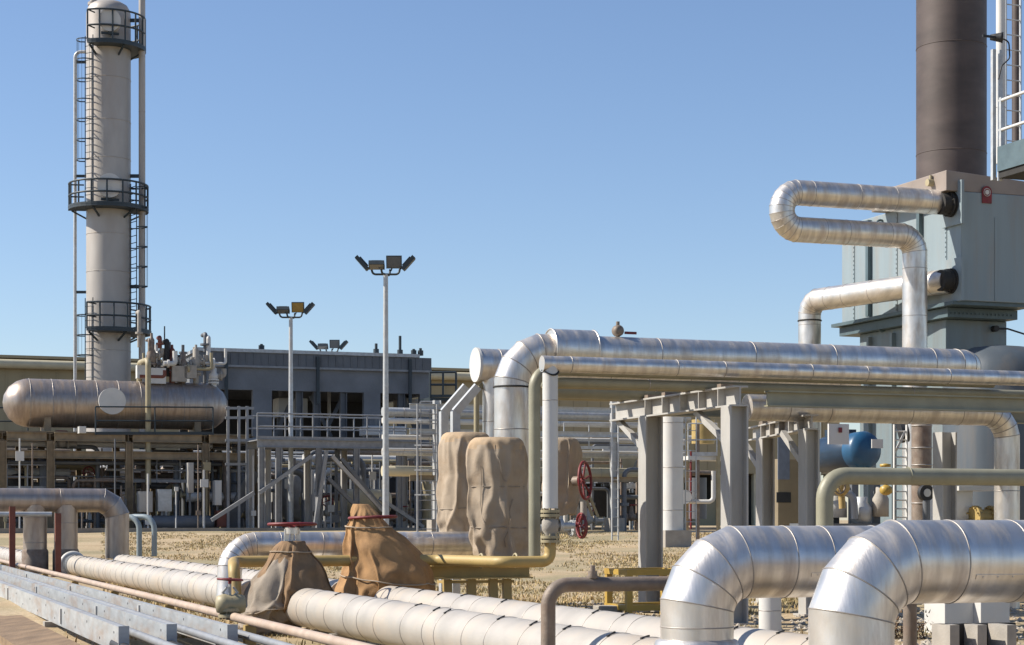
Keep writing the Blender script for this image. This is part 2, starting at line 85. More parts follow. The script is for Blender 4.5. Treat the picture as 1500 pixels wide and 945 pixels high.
CLOTH['flap1'] = (56, 21, [-2.695, 19.126, -0.06], [-1.842, 20.041, 0.885],
[217,-16,-16,-17,3,0,-13,-12,-18,-16,-7,-6,5,-16,-4,-5,4,-16,-1,5,-1,-11,-18,-16,21,5,10,9,6,-10,-7,11,18,6,-3,8,12,16,-13,-5,4,13,14,-3,19,-13,2,5,1,6,10,12,12,14,14,12,-8,-16,-16,
-17,1,6,-17,-16,-19,-16,-4,1,-13,-16,9,-15,2,-8,4,0,-18,-12,-6,1,2,-3,9,10,10,-6,-5,13,14,-1,9,9,11,5,13,-16,8,9,-1,11,21,-3,1,6,-2,6,9,9,15,13,15,10,-9,-15,-19,-18,11,-5,-21,-13,
-19,-17,-2,-2,-19,-14,8,-18,7,-16,12,-11,-14,-10,4,-16,1,8,1,13,4,-4,-3,14,15,-4,17,19,1,-2,14,-1,16,7,-3,5,20,9,-6,12,-1,6,8,6,15,8,11,17,-10,-22,-13,-16,4,-7,-11,-19,-18,-20,1,
-17,-10,-12,5,-20,3,-9,10,-18,-15,9,-16,-11,-4,19,0,1,8,-6,18,6,2,16,11,5,5,9,0,11,19,-5,10,5,17,18,-6,13,2,7,7,7,0,7,18,18,-15,-15,-14,-14,-13,6,-20,-11,-20,-17,-13,-10,-8,-18,2,
2,-18,-5,5,-20,-8,3,-15,-11,2,8,1,14,-6,7,19,-8,12,5,14,15,19,-8,5,10,22,-18,18,14,10,10,12,11,7,8,6,8,2,-3,19,15,-16,-11,-9,-13,-14,-6,-16,-13,-19,-18,-13,-14,-3,-18,14,-18,-16,
15,-11,-19,5,-17,-1,-15,7,6,3,-4,12,-4,14,-2,16,10,5,5,18,16,-9,12,18,-12,19,17,10,18,10,12,7,9,8,3,5,-11,11,17,-14,-14,-5,-8,-9,-14,-18,-20,-21,-16,-16,-7,-3,-12,3,-13,-16,12,-19,
4,-18,-14,11,-7,-14,11,4,-9,10,0,12,1,18,13,3,1,13,15,16,-8,18,-2,14,18,20,12,18,9,9,8,9,9,-14,6,-1,12,-8,-19,-10,-1,-13,-13,-19,-20,-20,-14,-17,7,-16,0,-14,-16,5,-8,-17,6,-14,-17,
11,-6,-16,11,4,-9,1,8,7,16,3,17,8,2,9,17,15,-7,13,8,13,16,18,13,16,10,10,9,7,5,-12,0,9,7,-4,-18,-4,-9,-15,-13,-17,-19,-19,-16,-17,8,-16,-3,-13,-3,-14,-6,-12,4,-13,-16,9,-5,-16,5,8,
-6,8,-5,11,16,2,16,11,-3,14,17,8,14,-9,18,16,15,17,13,10,12,13,8,7,-3,-4,8,-2,10,-13,-1,-15,-7,-14,-15,-15,-17,-18,-17,-17,7,-12,-13,-12,2,-15,-8,-12,4,-15,0,-3,-13,-6,8,1,-3,11,
-7,16,3,16,5,14,-5,14,17,9,14,-3,15,10,17,17,13,11,12,12,8,6,1,1,1,-4,9,-12,-2,-12,-8,-13,-14,-15,-16,-16,-16,-16,1,-13,-9,-13,2,-13,-8,-11,-6,3,-8,-15,4,-8,4,-7,10,-4,14,0,9,14,
12,11,-8,14,16,7,14,11,3,9,17,14,11,11,11,13,9,4,0,-1,3,-3,10,-11,-4,-10,-8,-11,-15,-13,-14,-15,-14,-14,-4,-6,-15,-14,1,-12,-8,-11,6,-8,-6,-15,7,-10,0,-4,8,0,13,10,-1,10,12,10,-6,
14,14,11,10,14,0,9,15,13,9,12,12,12,8,3,1,-1,-1,3,7,-8,-9,-6,-10,-9,-14,-11,-13,-13,-15,-9,-12,-6,-11,-13,-1,-12,-7,-10,6,-9,-5,-12,6,-6,-9,4,0,9,8,12,-2,8,9,10,-4,13,12,9,14,15,
-1,7,12,13,10,12,11,12,4,4,2,2,-3,4,4,-7,-9,-6,-10,-7,-13,-12,-11,-13,-13,-6,-11,-12,-6,-6,-7,-10,-10,-12,8,-8,-3,-11,5,-8,-2,-5,8,6,8,11,-3,8,9,8,-4,12,7,14,15,14,-4,7,10,12,12,
13,10,10,1,5,2,2,-2,2,2,-6,-8,-6,-10,-4,-13,-11,-11,-10,-12,-4,-8,-13,-7,-4,-10,-10,-11,-9,8,-5,-4,-10,3,-7,1,-6,9,5,6,10,-4,8,8,4,0,10,9,13,14,14,-6,8,7,11,12,12,9,10,-1,7,1,1,-1,
-1,5,-7,-8,-6,-9,-2,-11,-11,-10,-9,-8,-5,-6,-12,-8,-5,-12,-10,-5,-10,6,-3,-4,-9,0,-5,3,-5,8,4,5,8,-2,7,7,2,3,7,10,12,13,12,-5,9,5,10,11,10,8,10,-2,7,0,0,-1,-1,6,-10,-2,-9,-7,-2,-8,
-9,-9,-9,-4,-7,-5,-11,-7,-10,-7,-10,-3,-9,3,-6,2,-7,-7,1,1,-4,8,2,4,7,-3,6,2,10,3,9,10,9,9,11,-4,9,5,9,9,9,7,9,-3,7,-2,0,-1,-1,7,-8,-4,-8,-6,-1,-7,-6,-9,-8,-1,-9,-5,-7,-8,-7,-8,-9,
-2,-8,-5,4,-3,-5,-7,3,0,-4,6,3,1,7,-2,7,2,9,3,9,8,8,7,10,-4,8,9,3,8,9,5,8,-3,7,-4,0,0,1,7,-10,-3,-7,-5,1,-7,-4,-8,-8,-1,-6,-9,-7,-4,-5,-8,-7,-4,-6,-5,3,-7,1,-7,4,0,-5,5,1,3,6,-1,6,
2,8,4,7,9,5,6,8,-2,7,6,3,6,8,4,7,-1,6,-4,0,4,-4,7,-14,-2,-2,-2,-3,-3,-5,-4,-6,-5,-6,-5,-5,-5,-4,-5,-5,-5,-5,-3,-3,-3,-1,-1,-1,0,1,1,1,3,2,3,3,3,5,4,6,5,6,5,6,4,5,4,4,4,4,4,3,3,2,2,
0,0,-1,-1,-8,-1,-2,-3,-2,-4,-3,-4,-4,-5,-4,-4,-4,-4,-4,-4,-5,-4,-3,-3,-3,-2,-1,-1,-1,0,0,1,2,1,2,3,2,3,3,4,4,5,5,4,5,4,4,4,4,3,3,3,3,3,2,1,1,0,-1,-1,],
[156,-8,-7,0,5,18,5,-15,6,8,9,7,7,5,-4,16,-14,12,-13,-15,-4,-14,-8,-10,3,-14,-17,-18,-13,-1,-4,6,1,-16,14,-12,-12,-10,-11,9,9,11,1,16,-1,-12,14,10,17,17,11,-5,4,7,8,9,-5,-8,-9,2,17,
4,0,4,7,7,9,2,8,7,-4,-6,9,7,-17,-15,-2,-13,-9,-13,-11,-10,-17,-17,-16,-5,-5,5,7,-12,8,-9,-11,-13,-7,0,11,14,3,10,7,-10,19,6,14,16,16,6,-3,7,0,14,-7,-11,5,2,11,13,3,4,7,8,8,2,5,8,
-4,-5,10,-6,-13,-18,-1,-14,-14,-14,-10,-16,-15,-11,-13,1,-15,2,5,-9,-2,-2,-12,-9,-4,-12,15,12,2,9,7,-2,18,16,3,16,17,15,-5,-5,15,8,-6,1,-5,9,14,11,3,9,7,8,8,-7,12,9,-7,-3,11,-14,
-14,-12,-9,-14,-12,-10,-19,-5,-16,-17,-7,-9,-8,-18,14,-10,-6,9,-17,-15,1,-15,10,15,-2,9,7,6,19,10,7,16,18,18,-15,15,4,8,10,-14,3,14,14,13,4,10,7,0,13,-8,15,7,-8,-6,9,-15,-12,-8,
-15,-10,-12,-14,-19,-10,-19,-7,-18,-17,9,-17,-4,-2,-11,4,7,-19,-18,6,-3,11,-4,8,6,11,17,8,12,19,17,18,-8,17,0,12,9,-16,15,14,14,15,0,11,9,-6,13,-7,16,-1,-15,-4,10,-13,-16,-4,-17,
-3,-18,-9,-13,-18,-18,-18,-10,-18,14,-19,8,-13,-16,17,-6,-13,-17,-13,6,16,0,-9,16,6,14,10,17,17,18,15,3,12,14,0,12,-13,17,16,15,12,7,3,0,9,-7,11,15,-10,-19,10,-9,-13,1,-18,-5,-10,
-13,-17,-13,-15,-17,-15,-12,-18,15,-19,3,-10,-17,18,-13,-10,-11,-15,1,18,-6,7,2,16,1,15,17,15,17,17,9,15,18,-11,15,-3,14,17,10,12,3,6,1,6,-4,16,6,-17,-4,5,-17,-15,9,-17,-12,-7,-11,
-16,-10,-17,-17,-13,-17,-15,17,-12,-15,-3,-16,18,-14,-1,-9,-15,-12,16,-6,8,5,14,5,14,16,15,17,17,11,18,15,-14,17,5,15,15,7,9,5,4,5,-1,2,14,0,-15,12,-15,-11,-17,12,-16,-12,-8,-13,
-15,-8,-19,-15,-14,-14,-15,12,-12,-15,-3,-14,17,-10,-2,-14,-8,-13,-1,3,7,8,11,12,13,14,15,16,17,16,15,16,-14,14,15,8,15,10,5,6,5,2,2,2,13,-9,-10,10,-14,-9,-16,13,-15,-6,-15,-15,-6,
-14,-16,-16,-14,-12,-14,4,-16,-1,-13,-9,16,-8,-4,-12,-2,-11,-10,11,3,6,11,12,11,12,15,16,16,16,15,16,-15,14,14,8,13,12,6,7,5,0,3,1,14,-7,-13,9,-13,-9,-15,13,-14,-12,-13,-5,-14,-12,
-14,-14,-10,-15,-8,-12,-13,8,-10,-11,13,-6,-6,-13,0,-9,-11,11,3,6,11,12,12,8,14,16,15,15,14,15,-14,13,13,8,12,12,7,8,4,0,7,-2,12,-11,-5,4,-12,-8,-13,10,-12,-12,-13,-5,-14,-10,-13,
-13,-12,-14,-8,-10,-13,8,-9,-11,13,-5,-7,-11,-9,2,-11,10,3,6,10,12,10,7,12,15,15,14,14,14,-13,13,9,11,10,12,5,7,5,6,-1,9,3,-10,5,-6,-12,-7,-10,7,-12,-11,-12,-4,-12,-12,-10,-12,-14,
-10,-12,-8,-12,7,-10,-10,13,-4,-8,-11,-4,0,-9,9,5,5,10,10,8,5,13,13,14,14,14,12,-11,11,10,11,7,11,2,6,6,4,4,9,-4,-6,10,-11,-10,-6,-7,4,-11,-11,-12,-1,-11,-10,-12,-10,-9,-12,-12,-9,
-12,7,-9,-10,11,-4,-10,-4,-3,0,-9,8,7,5,8,6,9,4,11,13,13,13,13,12,-11,10,10,10,6,11,-1,5,6,5,3,9,-6,-2,8,-10,-6,-7,2,-8,-9,-11,-10,0,-10,-10,-12,-9,-7,-11,-11,-9,-12,8,-9,-11,11,
-4,-8,0,-3,-2,-8,7,8,6,5,6,7,3,10,11,13,12,12,10,-9,10,9,9,6,9,-2,5,4,4,5,8,-7,1,7,-9,0,-4,-9,-5,-8,-10,-10,1,-10,-10,-11,-8,-6,-10,-11,-8,-10,6,-7,-10,9,-7,-5,4,-1,-3,-7,4,8,7,5,
4,6,2,9,9,11,11,11,10,-8,9,11,6,6,8,-2,5,3,3,6,5,-7,3,5,-4,-7,-1,-7,-1,-9,-8,-9,-6,-5,-10,-10,-8,-5,-9,-9,-6,-8,5,-8,-1,-8,3,-2,-5,5,-1,-7,2,8,6,6,3,6,0,8,8,10,10,9,9,-6,9,9,4,6,8,
-2,5,2,2,7,2,-6,5,3,-5,-5,0,-6,-2,-7,-7,-9,-8,-3,-8,-9,-7,-4,-8,-8,-5,-7,4,-8,0,-8,-1,2,-4,5,1,-7,3,2,7,6,1,7,0,8,7,8,9,8,9,-5,7,7,3,5,6,0,6,0,3,7,-4,-1,3,3,-4,-1,-4,-6,-1,-7,-6,
-5,-8,-3,-6,-8,-4,-4,-8,-7,-4,-5,1,-6,-1,-6,1,-1,-4,4,2,-5,3,-1,6,5,0,7,1,8,6,7,7,7,6,-1,4,4,4,5,4,3,3,3,1,1,1,0,0,-1,-1,-2,-2,-3,-4,-4,-3,-5,-4,-5,-4,-5,-5,-5,-5,-5,-4,-4,-3,-3,
-2,-3,-1,-2,-1,0,0,1,1,1,3,2,3,4,4,5,5,5,5,5,4,4,3,3,4,4,3,3,2,2,1,0,1,0,-1,0,-1,-1,-2,-2,-2,-3,-3,-4,-3,-4,-4,-4,-5,-4,-4,-4,-4,-3,-3,-3,-2,-1,-2,-1,-1,-1,1,0,1,2,2,2,3,3,3,4,4,4,
4,4,4,4,],
[7,9,10,9,17,3,13,-1,3,-7,-14,17,-16,-8,19,-1,-6,0,-14,8,18,5,-1,-7,1,7,0,0,-11,-14,-16,14,7,-10,12,8,10,0,-9,-17,16,-2,-8,10,-10,-7,9,14,-3,2,-10,-13,-15,-13,-9,-6,20,9,9,10,3,15,
-9,13,1,-6,-14,18,-11,-10,17,5,-12,-15,9,11,7,1,-14,14,-16,14,2,0,-3,-16,-15,12,13,-15,15,-12,9,11,-10,-12,14,7,-15,11,-3,-15,0,16,8,0,-4,-16,-13,-12,-12,-2,19,8,10,9,-8,8,-1,15,
-1,-3,-16,18,-4,-11,17,0,-11,-7,11,5,-13,1,12,1,-16,3,12,-10,12,-18,-8,12,13,-17,9,-2,-14,14,9,-16,2,13,-16,16,-1,-16,6,-2,15,0,0,-11,-12,-15,-6,-4,21,3,14,7,-9,-12,18,6,0,-1,-16,
8,11,-11,18,-4,-15,6,11,-5,-8,6,3,-13,3,6,-12,5,15,-18,-3,4,12,-7,-14,15,-10,-6,16,-1,-5,10,-14,13,-8,0,6,-12,16,-1,0,-6,-13,-7,-6,-4,16,7,13,0,-6,-12,6,12,0,-13,1,12,-5,4,18,-17,
1,9,-14,5,6,-15,2,7,5,-14,2,11,2,-10,2,-5,14,-17,-7,12,-4,1,1,13,-4,-2,-8,8,-13,11,1,-12,13,-1,-6,4,-18,6,-6,-3,18,6,-4,-1,2,-8,8,-8,2,9,1,11,-7,7,3,-4,2,-4,-1,5,-4,-7,1,9,-12,1,1,
2,12,-7,0,-3,0,-5,-4,-2,5,1,6,2,6,-1,-7,-6,-1,-5,5,-9,1,1,2,8,-15,11,-8,1,17,6,-5,-4,-4,-1,0,1,3,2,3,13,-7,8,4,-8,4,-6,-5,3,0,-3,2,-2,-4,4,2,-2,11,-3,-1,-1,-1,-4,-4,-3,-1,3,6,6,5,
2,-10,-4,-4,-1,-3,-2,-1,0,2,2,-3,4,-3,3,17,2,-4,-3,-3,-2,0,2,2,2,3,4,1,-2,11,-6,-5,-3,1,3,-1,-2,2,-2,-3,3,2,-1,2,5,-3,-2,-5,3,-3,-3,0,0,5,7,6,2,-9,-3,-3,-2,-2,-2,-1,0,2,2,-2,1,-1,
1,19,1,-7,0,-2,-2,1,1,1,2,4,3,1,-3,3,-4,-2,-2,3,3,-1,-2,1,-1,-4,1,4,-1,1,5,-1,-2,-6,3,-2,-4,1,0,2,6,7,-4,0,-3,-1,-1,-4,-1,0,0,2,-2,2,-1,-1,3,14,2,-4,-1,-1,-2,1,1,1,2,4,2,-2,-1,2,
-4,-1,-2,3,3,-4,-4,7,-7,1,1,3,0,1,4,-1,-5,-4,4,0,-4,0,1,2,2,8,1,-6,0,0,-2,-2,-2,0,1,1,-2,1,1,-1,2,13,2,-3,-1,-1,-1,1,0,1,3,3,3,-3,-1,1,-3,-1,-1,3,0,-7,0,3,-3,2,1,1,0,1,-3,7,-4,-4,
1,2,-3,0,0,3,2,1,8,-6,-1,0,-3,-2,-2,1,2,-1,-1,0,2,0,2,13,1,-3,-1,0,0,0,0,1,3,2,3,-6,3,1,-3,-1,-1,3,-5,-2,-1,4,-4,3,0,2,-1,1,-2,-2,5,-4,1,3,-4,-1,1,1,3,0,8,-5,-1,-1,-3,-2,-1,2,1,-1,
0,0,1,1,1,14,-3,0,-1,1,-2,1,0,2,0,4,2,-5,4,1,-4,-1,0,2,-5,-1,-1,3,-3,0,3,0,1,-2,0,-2,5,-3,1,2,-3,-1,0,1,2,0,7,-4,0,-1,-4,-2,0,3,-1,0,0,1,0,3,-1,14,-3,0,-2,2,-3,-1,1,2,2,5,-4,-1,7,
-4,-2,0,0,2,-5,-1,-2,4,-3,1,-1,3,-3,1,0,-1,4,-4,1,4,-3,-1,1,0,1,0,7,-4,-2,0,-3,0,0,3,-2,0,0,1,1,1,-1,15,-3,0,-3,3,-4,0,1,2,2,4,-5,1,6,-4,0,-1,0,0,-4,-2,-1,4,-2,1,-1,3,-3,0,1,-1,4,
-5,2,3,-3,0,2,-2,1,0,6,-3,-3,-1,-1,1,0,3,-3,1,0,1,0,1,0,14,-2,-1,-2,2,-3,0,1,1,2,4,-5,3,5,-4,1,0,-4,3,-4,-3,0,4,-1,0,-2,4,-3,1,0,-1,3,-5,2,4,-3,1,0,-2,-1,1,5,-2,-3,-2,1,0,0,3,-3,1,
0,0,0,0,2,12,1,-3,-1,2,-3,1,0,1,2,3,-5,4,5,-1,-3,2,-4,3,-3,-1,-2,0,4,-2,-1,3,-3,1,1,-2,3,-4,2,-2,4,-2,-2,1,-2,0,5,0,-3,-2,0,0,0,3,-4,2,-1,0,0,1,2,13,0,-3,0,2,-3,0,0,0,3,2,-5,5,4,
-3,0,2,-4,2,0,-5,0,0,5,-3,-1,3,-3,1,1,-1,3,-4,3,-3,3,-1,-3,2,-3,0,5,-2,0,-2,-1,1,-1,3,-3,2,-2,0,1,1,2,13,0,-3,-1,2,-3,1,-1,0,4,-4,0,2,5,-3,2,0,-3,3,-1,-5,2,-1,4,-3,0,3,-3,1,1,-2,4,
-4,3,-3,3,-3,-1,3,-3,-1,4,-2,2,-2,-1,1,-1,3,-3,2,-2,0,2,-1,3,9,0,0,0,0,0,0,0,0,0,0,0,0,0,0,0,0,0,0,0,0,0,0,0,0,0,0,0,0,0,0,0,0,0,0,0,0,0,0,0,0,0,0,0,0,0,0,0,0,0,0,0,0,0,0,0,8,0,0,
0,0,0,0,0,0,0,0,0,0,0,0,0,0,0,0,0,0,0,0,0,0,0,0,0,0,0,0,0,0,0,0,0,0,0,0,0,0,0,0,0,0,0,0,0,0,0,0,0,0,0,0,0,])
CLOTH['ochre2'] = (76, 45, [-2.055, 20.342, -0.321], [-0.855, 21.458, 1.284],
[157,3,5,7,4,3,-15,5,-9,3,-5,-3,-4,-2,-10,-14,-9,-6,-10,10,-6,1,8,-3,-9,-10,-5,-7,-5,-5,-8,9,7,7,6,5,-2,-5,3,5,6,2,-7,-3,-2,-7,12,-2,2,1,11,8,12,-13,-8,-1,7,11,13,12,4,3,2,1,8,-6,
-1,4,7,-8,-5,-5,-5,-2,-1,3,14,3,6,8,5,-8,-8,5,-9,4,-5,-9,4,-6,-11,-14,-12,2,-11,9,-5,-10,9,-5,-10,-10,-8,-6,-6,-5,-6,8,7,7,7,4,-4,-4,3,5,6,5,-4,-3,-1,-9,13,-1,3,5,2,10,12,-11,-6,0,
9,12,14,12,8,2,2,2,7,-5,-1,4,7,-8,-6,-5,-4,-1,0,0,11,4,8,8,5,-10,-9,5,-10,5,-5,-11,7,-9,-11,-15,-14,6,-12,-3,4,-11,3,-4,-10,-10,-10,-7,-6,-4,-6,8,7,7,7,2,0,-3,2,2,6,6,2,-5,0,-10,
13,0,4,8,5,2,8,2,-10,0,13,12,13,12,11,4,1,2,8,-6,0,4,6,-8,-6,-5,-3,0,0,-1,10,3,8,8,4,-9,-8,2,-10,6,-6,-11,0,-13,-4,-15,-15,8,-10,-9,8,-11,-5,-5,-10,-9,-10,-8,-7,-4,-6,8,6,7,8,1,0,
-3,2,2,7,5,6,-3,0,-10,12,2,5,11,6,-2,7,4,-1,-4,13,12,13,12,11,7,2,2,8,-6,0,3,6,-8,-6,-3,-3,-1,0,-1,10,2,8,8,2,-7,-8,-2,-9,7,-7,-13,-12,-2,-11,-10,-15,7,-11,-10,7,-12,-6,-5,-11,-6,
-11,-10,-8,-4,-7,9,7,8,4,1,0,-2,1,3,7,6,6,2,-4,-8,12,4,13,9,6,-2,6,-5,13,-7,14,12,13,10,13,8,3,4,7,-5,-3,6,5,-8,-5,-3,-2,-2,1,-2,9,2,8,3,7,-9,-6,-11,-3,-8,6,-13,-15,-4,-14,-4,-7,
-2,-14,-12,8,-13,-8,-6,-5,-8,-12,-13,-8,0,-11,8,8,9,2,0,0,-1,7,-2,6,6,7,3,5,-14,12,13,5,12,-2,5,7,2,7,-2,12,13,9,11,15,11,3,5,8,-6,-4,8,3,-8,-3,-2,-3,-4,-5,4,11,1,0,11,7,-9,-11,-8,
-9,-7,6,-14,-14,-10,-9,-12,4,-13,-6,-15,4,-6,-12,0,-14,-7,-12,-12,4,-12,-10,4,10,7,0,2,-1,12,-3,6,-4,6,14,-4,13,-11,10,7,9,13,-9,9,2,13,-3,9,10,10,9,16,15,12,5,6,9,-6,-6,8,3,-7,-2,
-4,0,-5,-5,4,11,2,-6,11,10,-11,-11,-8,-9,-8,3,-15,-14,-4,-11,-15,6,-14,-7,-9,-12,-1,-3,-10,-11,-10,-12,-12,2,-9,-9,-1,11,9,2,3,4,-1,-1,7,-5,14,6,0,13,1,2,12,4,14,-13,9,10,9,-5,10,
10,13,13,6,16,14,13,7,8,-5,-6,-5,9,-5,-9,8,-5,0,-5,4,8,-4,1,5,14,-15,-7,-9,-9,-5,-5,-15,-13,-1,-13,-11,4,-10,-14,-2,-15,-14,4,-12,-13,-10,-11,-1,-13,-2,-11,-3,9,8,3,5,7,-7,8,-1,-1,
11,3,12,8,-6,14,12,2,11,-10,7,15,9,-3,11,10,13,0,12,15,14,13,8,14,-1,-8,-6,1,3,-8,0,1,4,-5,-3,11,1,-12,13,12,-12,-13,-7,-14,6,-11,-15,-12,-4,-7,-14,8,-16,-15,-11,-2,-16,-5,-1,-15,
-14,-14,7,-13,-7,-13,-1,4,9,10,-4,8,-6,12,-7,3,7,14,2,7,3,14,5,11,12,-14,9,14,16,-13,14,14,13,-8,15,14,13,15,15,1,13,-14,-3,4,-4,-5,5,0,3,-13,5,4,-2,0,3,11,-11,-6,-8,-15,-5,-1,-13,
-16,-3,-7,-14,8,-16,-11,-12,-11,-14,-5,3,-14,-14,-15,0,-6,-13,-15,9,9,8,-5,-1,13,-12,12,-1,-1,11,12,9,-7,11,14,7,6,15,-5,7,5,12,0,9,10,12,0,14,12,14,15,14,-5,13,-2,-3,-3,-14,3,9,
-9,11,-8,7,1,-4,5,-1,0,-11,3,-13,-6,-14,-1,-7,-15,-5,-7,-14,4,-12,-14,-13,-14,-12,5,-7,-13,-15,-5,-7,-6,-13,-14,15,9,2,-5,7,1,-12,5,5,6,2,10,8,6,8,15,2,7,6,11,7,-2,15,2,5,14,0,13,
14,11,13,15,13,-12,13,12,-10,-11,-8,10,-6,-2,5,6,9,2,-13,1,12,-12,-13,5,-8,-13,-13,1,-4,-12,-4,-14,-5,-9,-12,-11,-13,-12,-14,10,-9,-15,-5,-6,-12,-13,-12,-10,14,10,3,-1,1,0,-14,6,
13,1,1,11,4,10,12,9,3,1,11,12,10,-3,14,2,12,7,3,14,14,11,11,13,13,-12,13,14,-12,-12,2,4,-12,7,8,4,7,-2,-7,-9,13,-16,-4,5,-9,-12,-14,3,-5,-7,-11,-15,-7,-12,-7,-15,-12,-10,-15,12,
-13,-3,-10,-9,-13,-13,-11,-9,13,8,1,0,-3,4,-15,12,10,1,1,11,5,14,13,-6,10,1,11,14,14,-3,14,0,6,12,7,14,13,13,11,6,13,-9,14,13,-13,-12,6,-9,5,7,6,2,8,-1,-12,-9,9,-13,-1,5,-10,-12,
-12,5,-9,-11,-11,-14,-10,-6,-15,-9,-13,-14,-10,13,-13,-3,-11,-9,-13,-12,-12,-8,11,6,0,-4,3,3,-15,14,7,3,1,12,7,14,13,-10,11,2,15,14,8,4,-1,13,0,13,11,15,13,9,11,6,14,-7,13,13,-11,
-13,-4,8,3,-3,11,2,10,-2,-13,-2,-4,-2,-1,0,-13,-8,-7,-3,-10,-10,-12,-9,-10,-12,-13,-10,-11,-13,-10,12,-13,-4,-10,-9,-12,-11,-13,-8,10,3,-2,-2,-3,7,-12,13,5,4,4,10,11,13,12,-12,9,
10,15,11,13,7,-8,11,1,12,13,15,13,3,12,11,9,-1,12,13,-10,-11,-4,0,-1,11,0,12,-2,7,-11,-3,-11,-1,11,-13,-13,0,-13,-9,-5,-11,-7,-11,-12,-11,-10,-14,-13,-8,-9,10,-13,-4,-10,-9,-14,-8,
-11,-9,10,-4,0,-4,7,-2,-7,11,1,7,7,10,11,12,12,-13,6,15,14,9,10,14,-9,10,3,12,13,13,12,5,13,10,0,14,7,12,-12,-10,-5,0,2,7,10,0,0,7,-2,-10,-11,-4,12,-13,-11,-2,-14,-2,-13,-10,-6,-9,
-12,-10,-13,-14,-14,-4,-8,7,-13,-3,-10,-11,-8,-10,-12,-7,11,-6,-6,2,5,-8,7,0,8,4,8,9,11,11,12,-13,8,13,9,12,12,13,-10,11,5,13,12,13,10,7,12,10,2,8,13,10,-12,-12,-3,0,5,6,8,9,-7,2,
2,-10,-12,-5,12,-11,-11,-5,-9,-10,-11,-4,-10,-9,-13,-12,-11,-14,-13,-2,-7,4,-12,-5,-10,-5,-10,-11,-10,-6,10,-7,-7,4,4,-8,10,1,4,4,7,9,11,11,11,-13,12,8,9,11,12,13,-9,12,7,13,11,11,
11,9,11,9,4,4,13,11,-11,-13,0,1,6,7,4,9,-5,1,0,-12,-7,-10,11,-11,-9,-13,-1,-12,-8,-5,-9,-12,-12,-12,-13,-13,-10,0,-4,-4,-10,-6,-7,-4,-10,-9,-11,-6,11,-7,-8,6,3,-8,10,4,2,4,4,7,12,
10,11,-13,12,7,11,10,11,12,-9,12,12,11,11,10,11,10,8,10,4,5,10,11,-6,-13,1,4,6,5,4,6,-1,0,-6,-9,-10,-11,11,-8,-12,-7,-5,-12,-7,-8,-8,-12,-12,-12,-13,-11,-8,-2,-7,1,-11,-3,-7,-5,-9,
-9,-11,-7,10,-5,-9,7,1,-6,10,4,3,3,4,4,11,10,11,-13,12,11,8,10,10,12,-9,11,13,11,11,8,12,7,10,9,9,4,6,11,-2,-12,2,7,3,3,5,4,-1,-1,-8,-8,-11,-10,10,-8,-12,-10,1,-12,-8,-8,-10,-12,
-11,-12,-12,-8,-8,-3,-9,3,-10,-3,-6,-7,-6,-9,-12,-9,11,-2,-11,7,0,-5,11,4,4,3,3,1,10,8,12,-11,12,10,10,6,12,12,-9,12,12,11,9,9,12,7,9,8,9,10,0,12,0,-11,7,3,-2,5,6,0,1,-2,-8,-8,-8,
-10,5,-6,-12,-11,2,-10,-7,-9,-12,-11,-11,-12,-11,-6,-8,-3,-11,6,-10,-3,-6,-7,-6,-9,-10,-10,10,-1,-11,7,-1,-3,10,3,5,4,3,-2,10,6,12,-9,12,9,9,9,9,11,-6,11,11,10,10,9,10,8,10,7,9,11,
0,5,8,-10,1,10,-6,3,7,-1,1,-1,-8,-5,-9,-11,-2,-1,-11,-9,0,-9,-8,-10,-12,-10,-11,-11,-10,-5,-9,-3,-10,6,-7,-5,-6,-7,-7,-7,-10,-10,10,-2,-8,5,-5,4,8,3,4,5,3,-3,10,3,11,-5,9,9,8,8,10,
11,-4,9,11,10,10,8,10,8,10,9,8,8,8,-3,3,6,-7,11,-5,2,5,-1,2,-3,-7,-5,-9,-9,-7,-1,-8,-9,-1,-7,-10,-10,-11,-10,-10,-11,-9,-6,-9,-4,-8,6,-5,-5,-7,-7,-7,-9,-6,-9,9,-3,-6,4,-6,8,5,2,5,
5,3,-5,10,2,7,0,7,9,8,8,10,10,-3,8,10,11,9,10,9,7,11,9,8,8,3,7,-3,0,3,9,-3,4,2,-1,0,-6,-6,-5,-7,-8,-9,-1,-7,-8,-3,-9,-9,-9,-9,-10,-10,-10,-8,-8,-10,-5,-5,6,-4,-6,-6,-8,-7,-9,-3,-9,
9,-3,-6,3,-5,9,4,2,5,4,4,-7,8,4,2,4,8,8,7,8,9,10,-1,7,9,10,9,10,10,7,10,9,8,6,4,8,-3,2,3,9,-2,4,1,-2,-1,-8,-6,-6,-6,-7,-7,-2,-6,-9,-5,-10,-8,-8,-8,-9,-10,-8,-8,-9,-10,-5,-3,5,-4,
-5,-6,-8,-8,-8,-1,-8,7,-4,-5,2,-2,8,3,3,4,4,4,-6,5,3,0,9,7,8,7,6,7,10,0,7,9,8,9,10,10,8,9,9,7,6,5,7,-2,6,4,0,6,2,0,-2,-3,-8,-6,-6,-5,-7,-6,-3,-6,-7,-10,-9,-5,-8,-8,-9,-9,-7,-8,-9,
-9,-6,-1,4,-3,-5,-7,-8,-7,-7,0,-8,7,-7,-5,0,3,8,3,3,3,4,5,-3,-4,5,1,8,8,9,5,7,5,9,1,6,9,9,8,8,10,9,8,8,7,7,5,7,-2,3,3,4,3,4,0,0,-3,-9,-5,-6,-6,-6,-2,-8,-6,-8,-9,-9,-5,-7,-8,-9,-8,
-6,-8,-8,-7,-8,1,3,-4,-4,-7,-7,-6,-7,1,-8,6,-8,-5,-2,7,7,3,3,3,4,4,-1,-6,3,2,6,9,9,6,5,5,7,2,7,9,9,8,8,7,8,8,8,7,6,7,6,3,0,2,3,3,3,1,0,-1,-10,-4,-6,-6,-4,-7,-6,-7,-7,-7,-9,-6,-7,
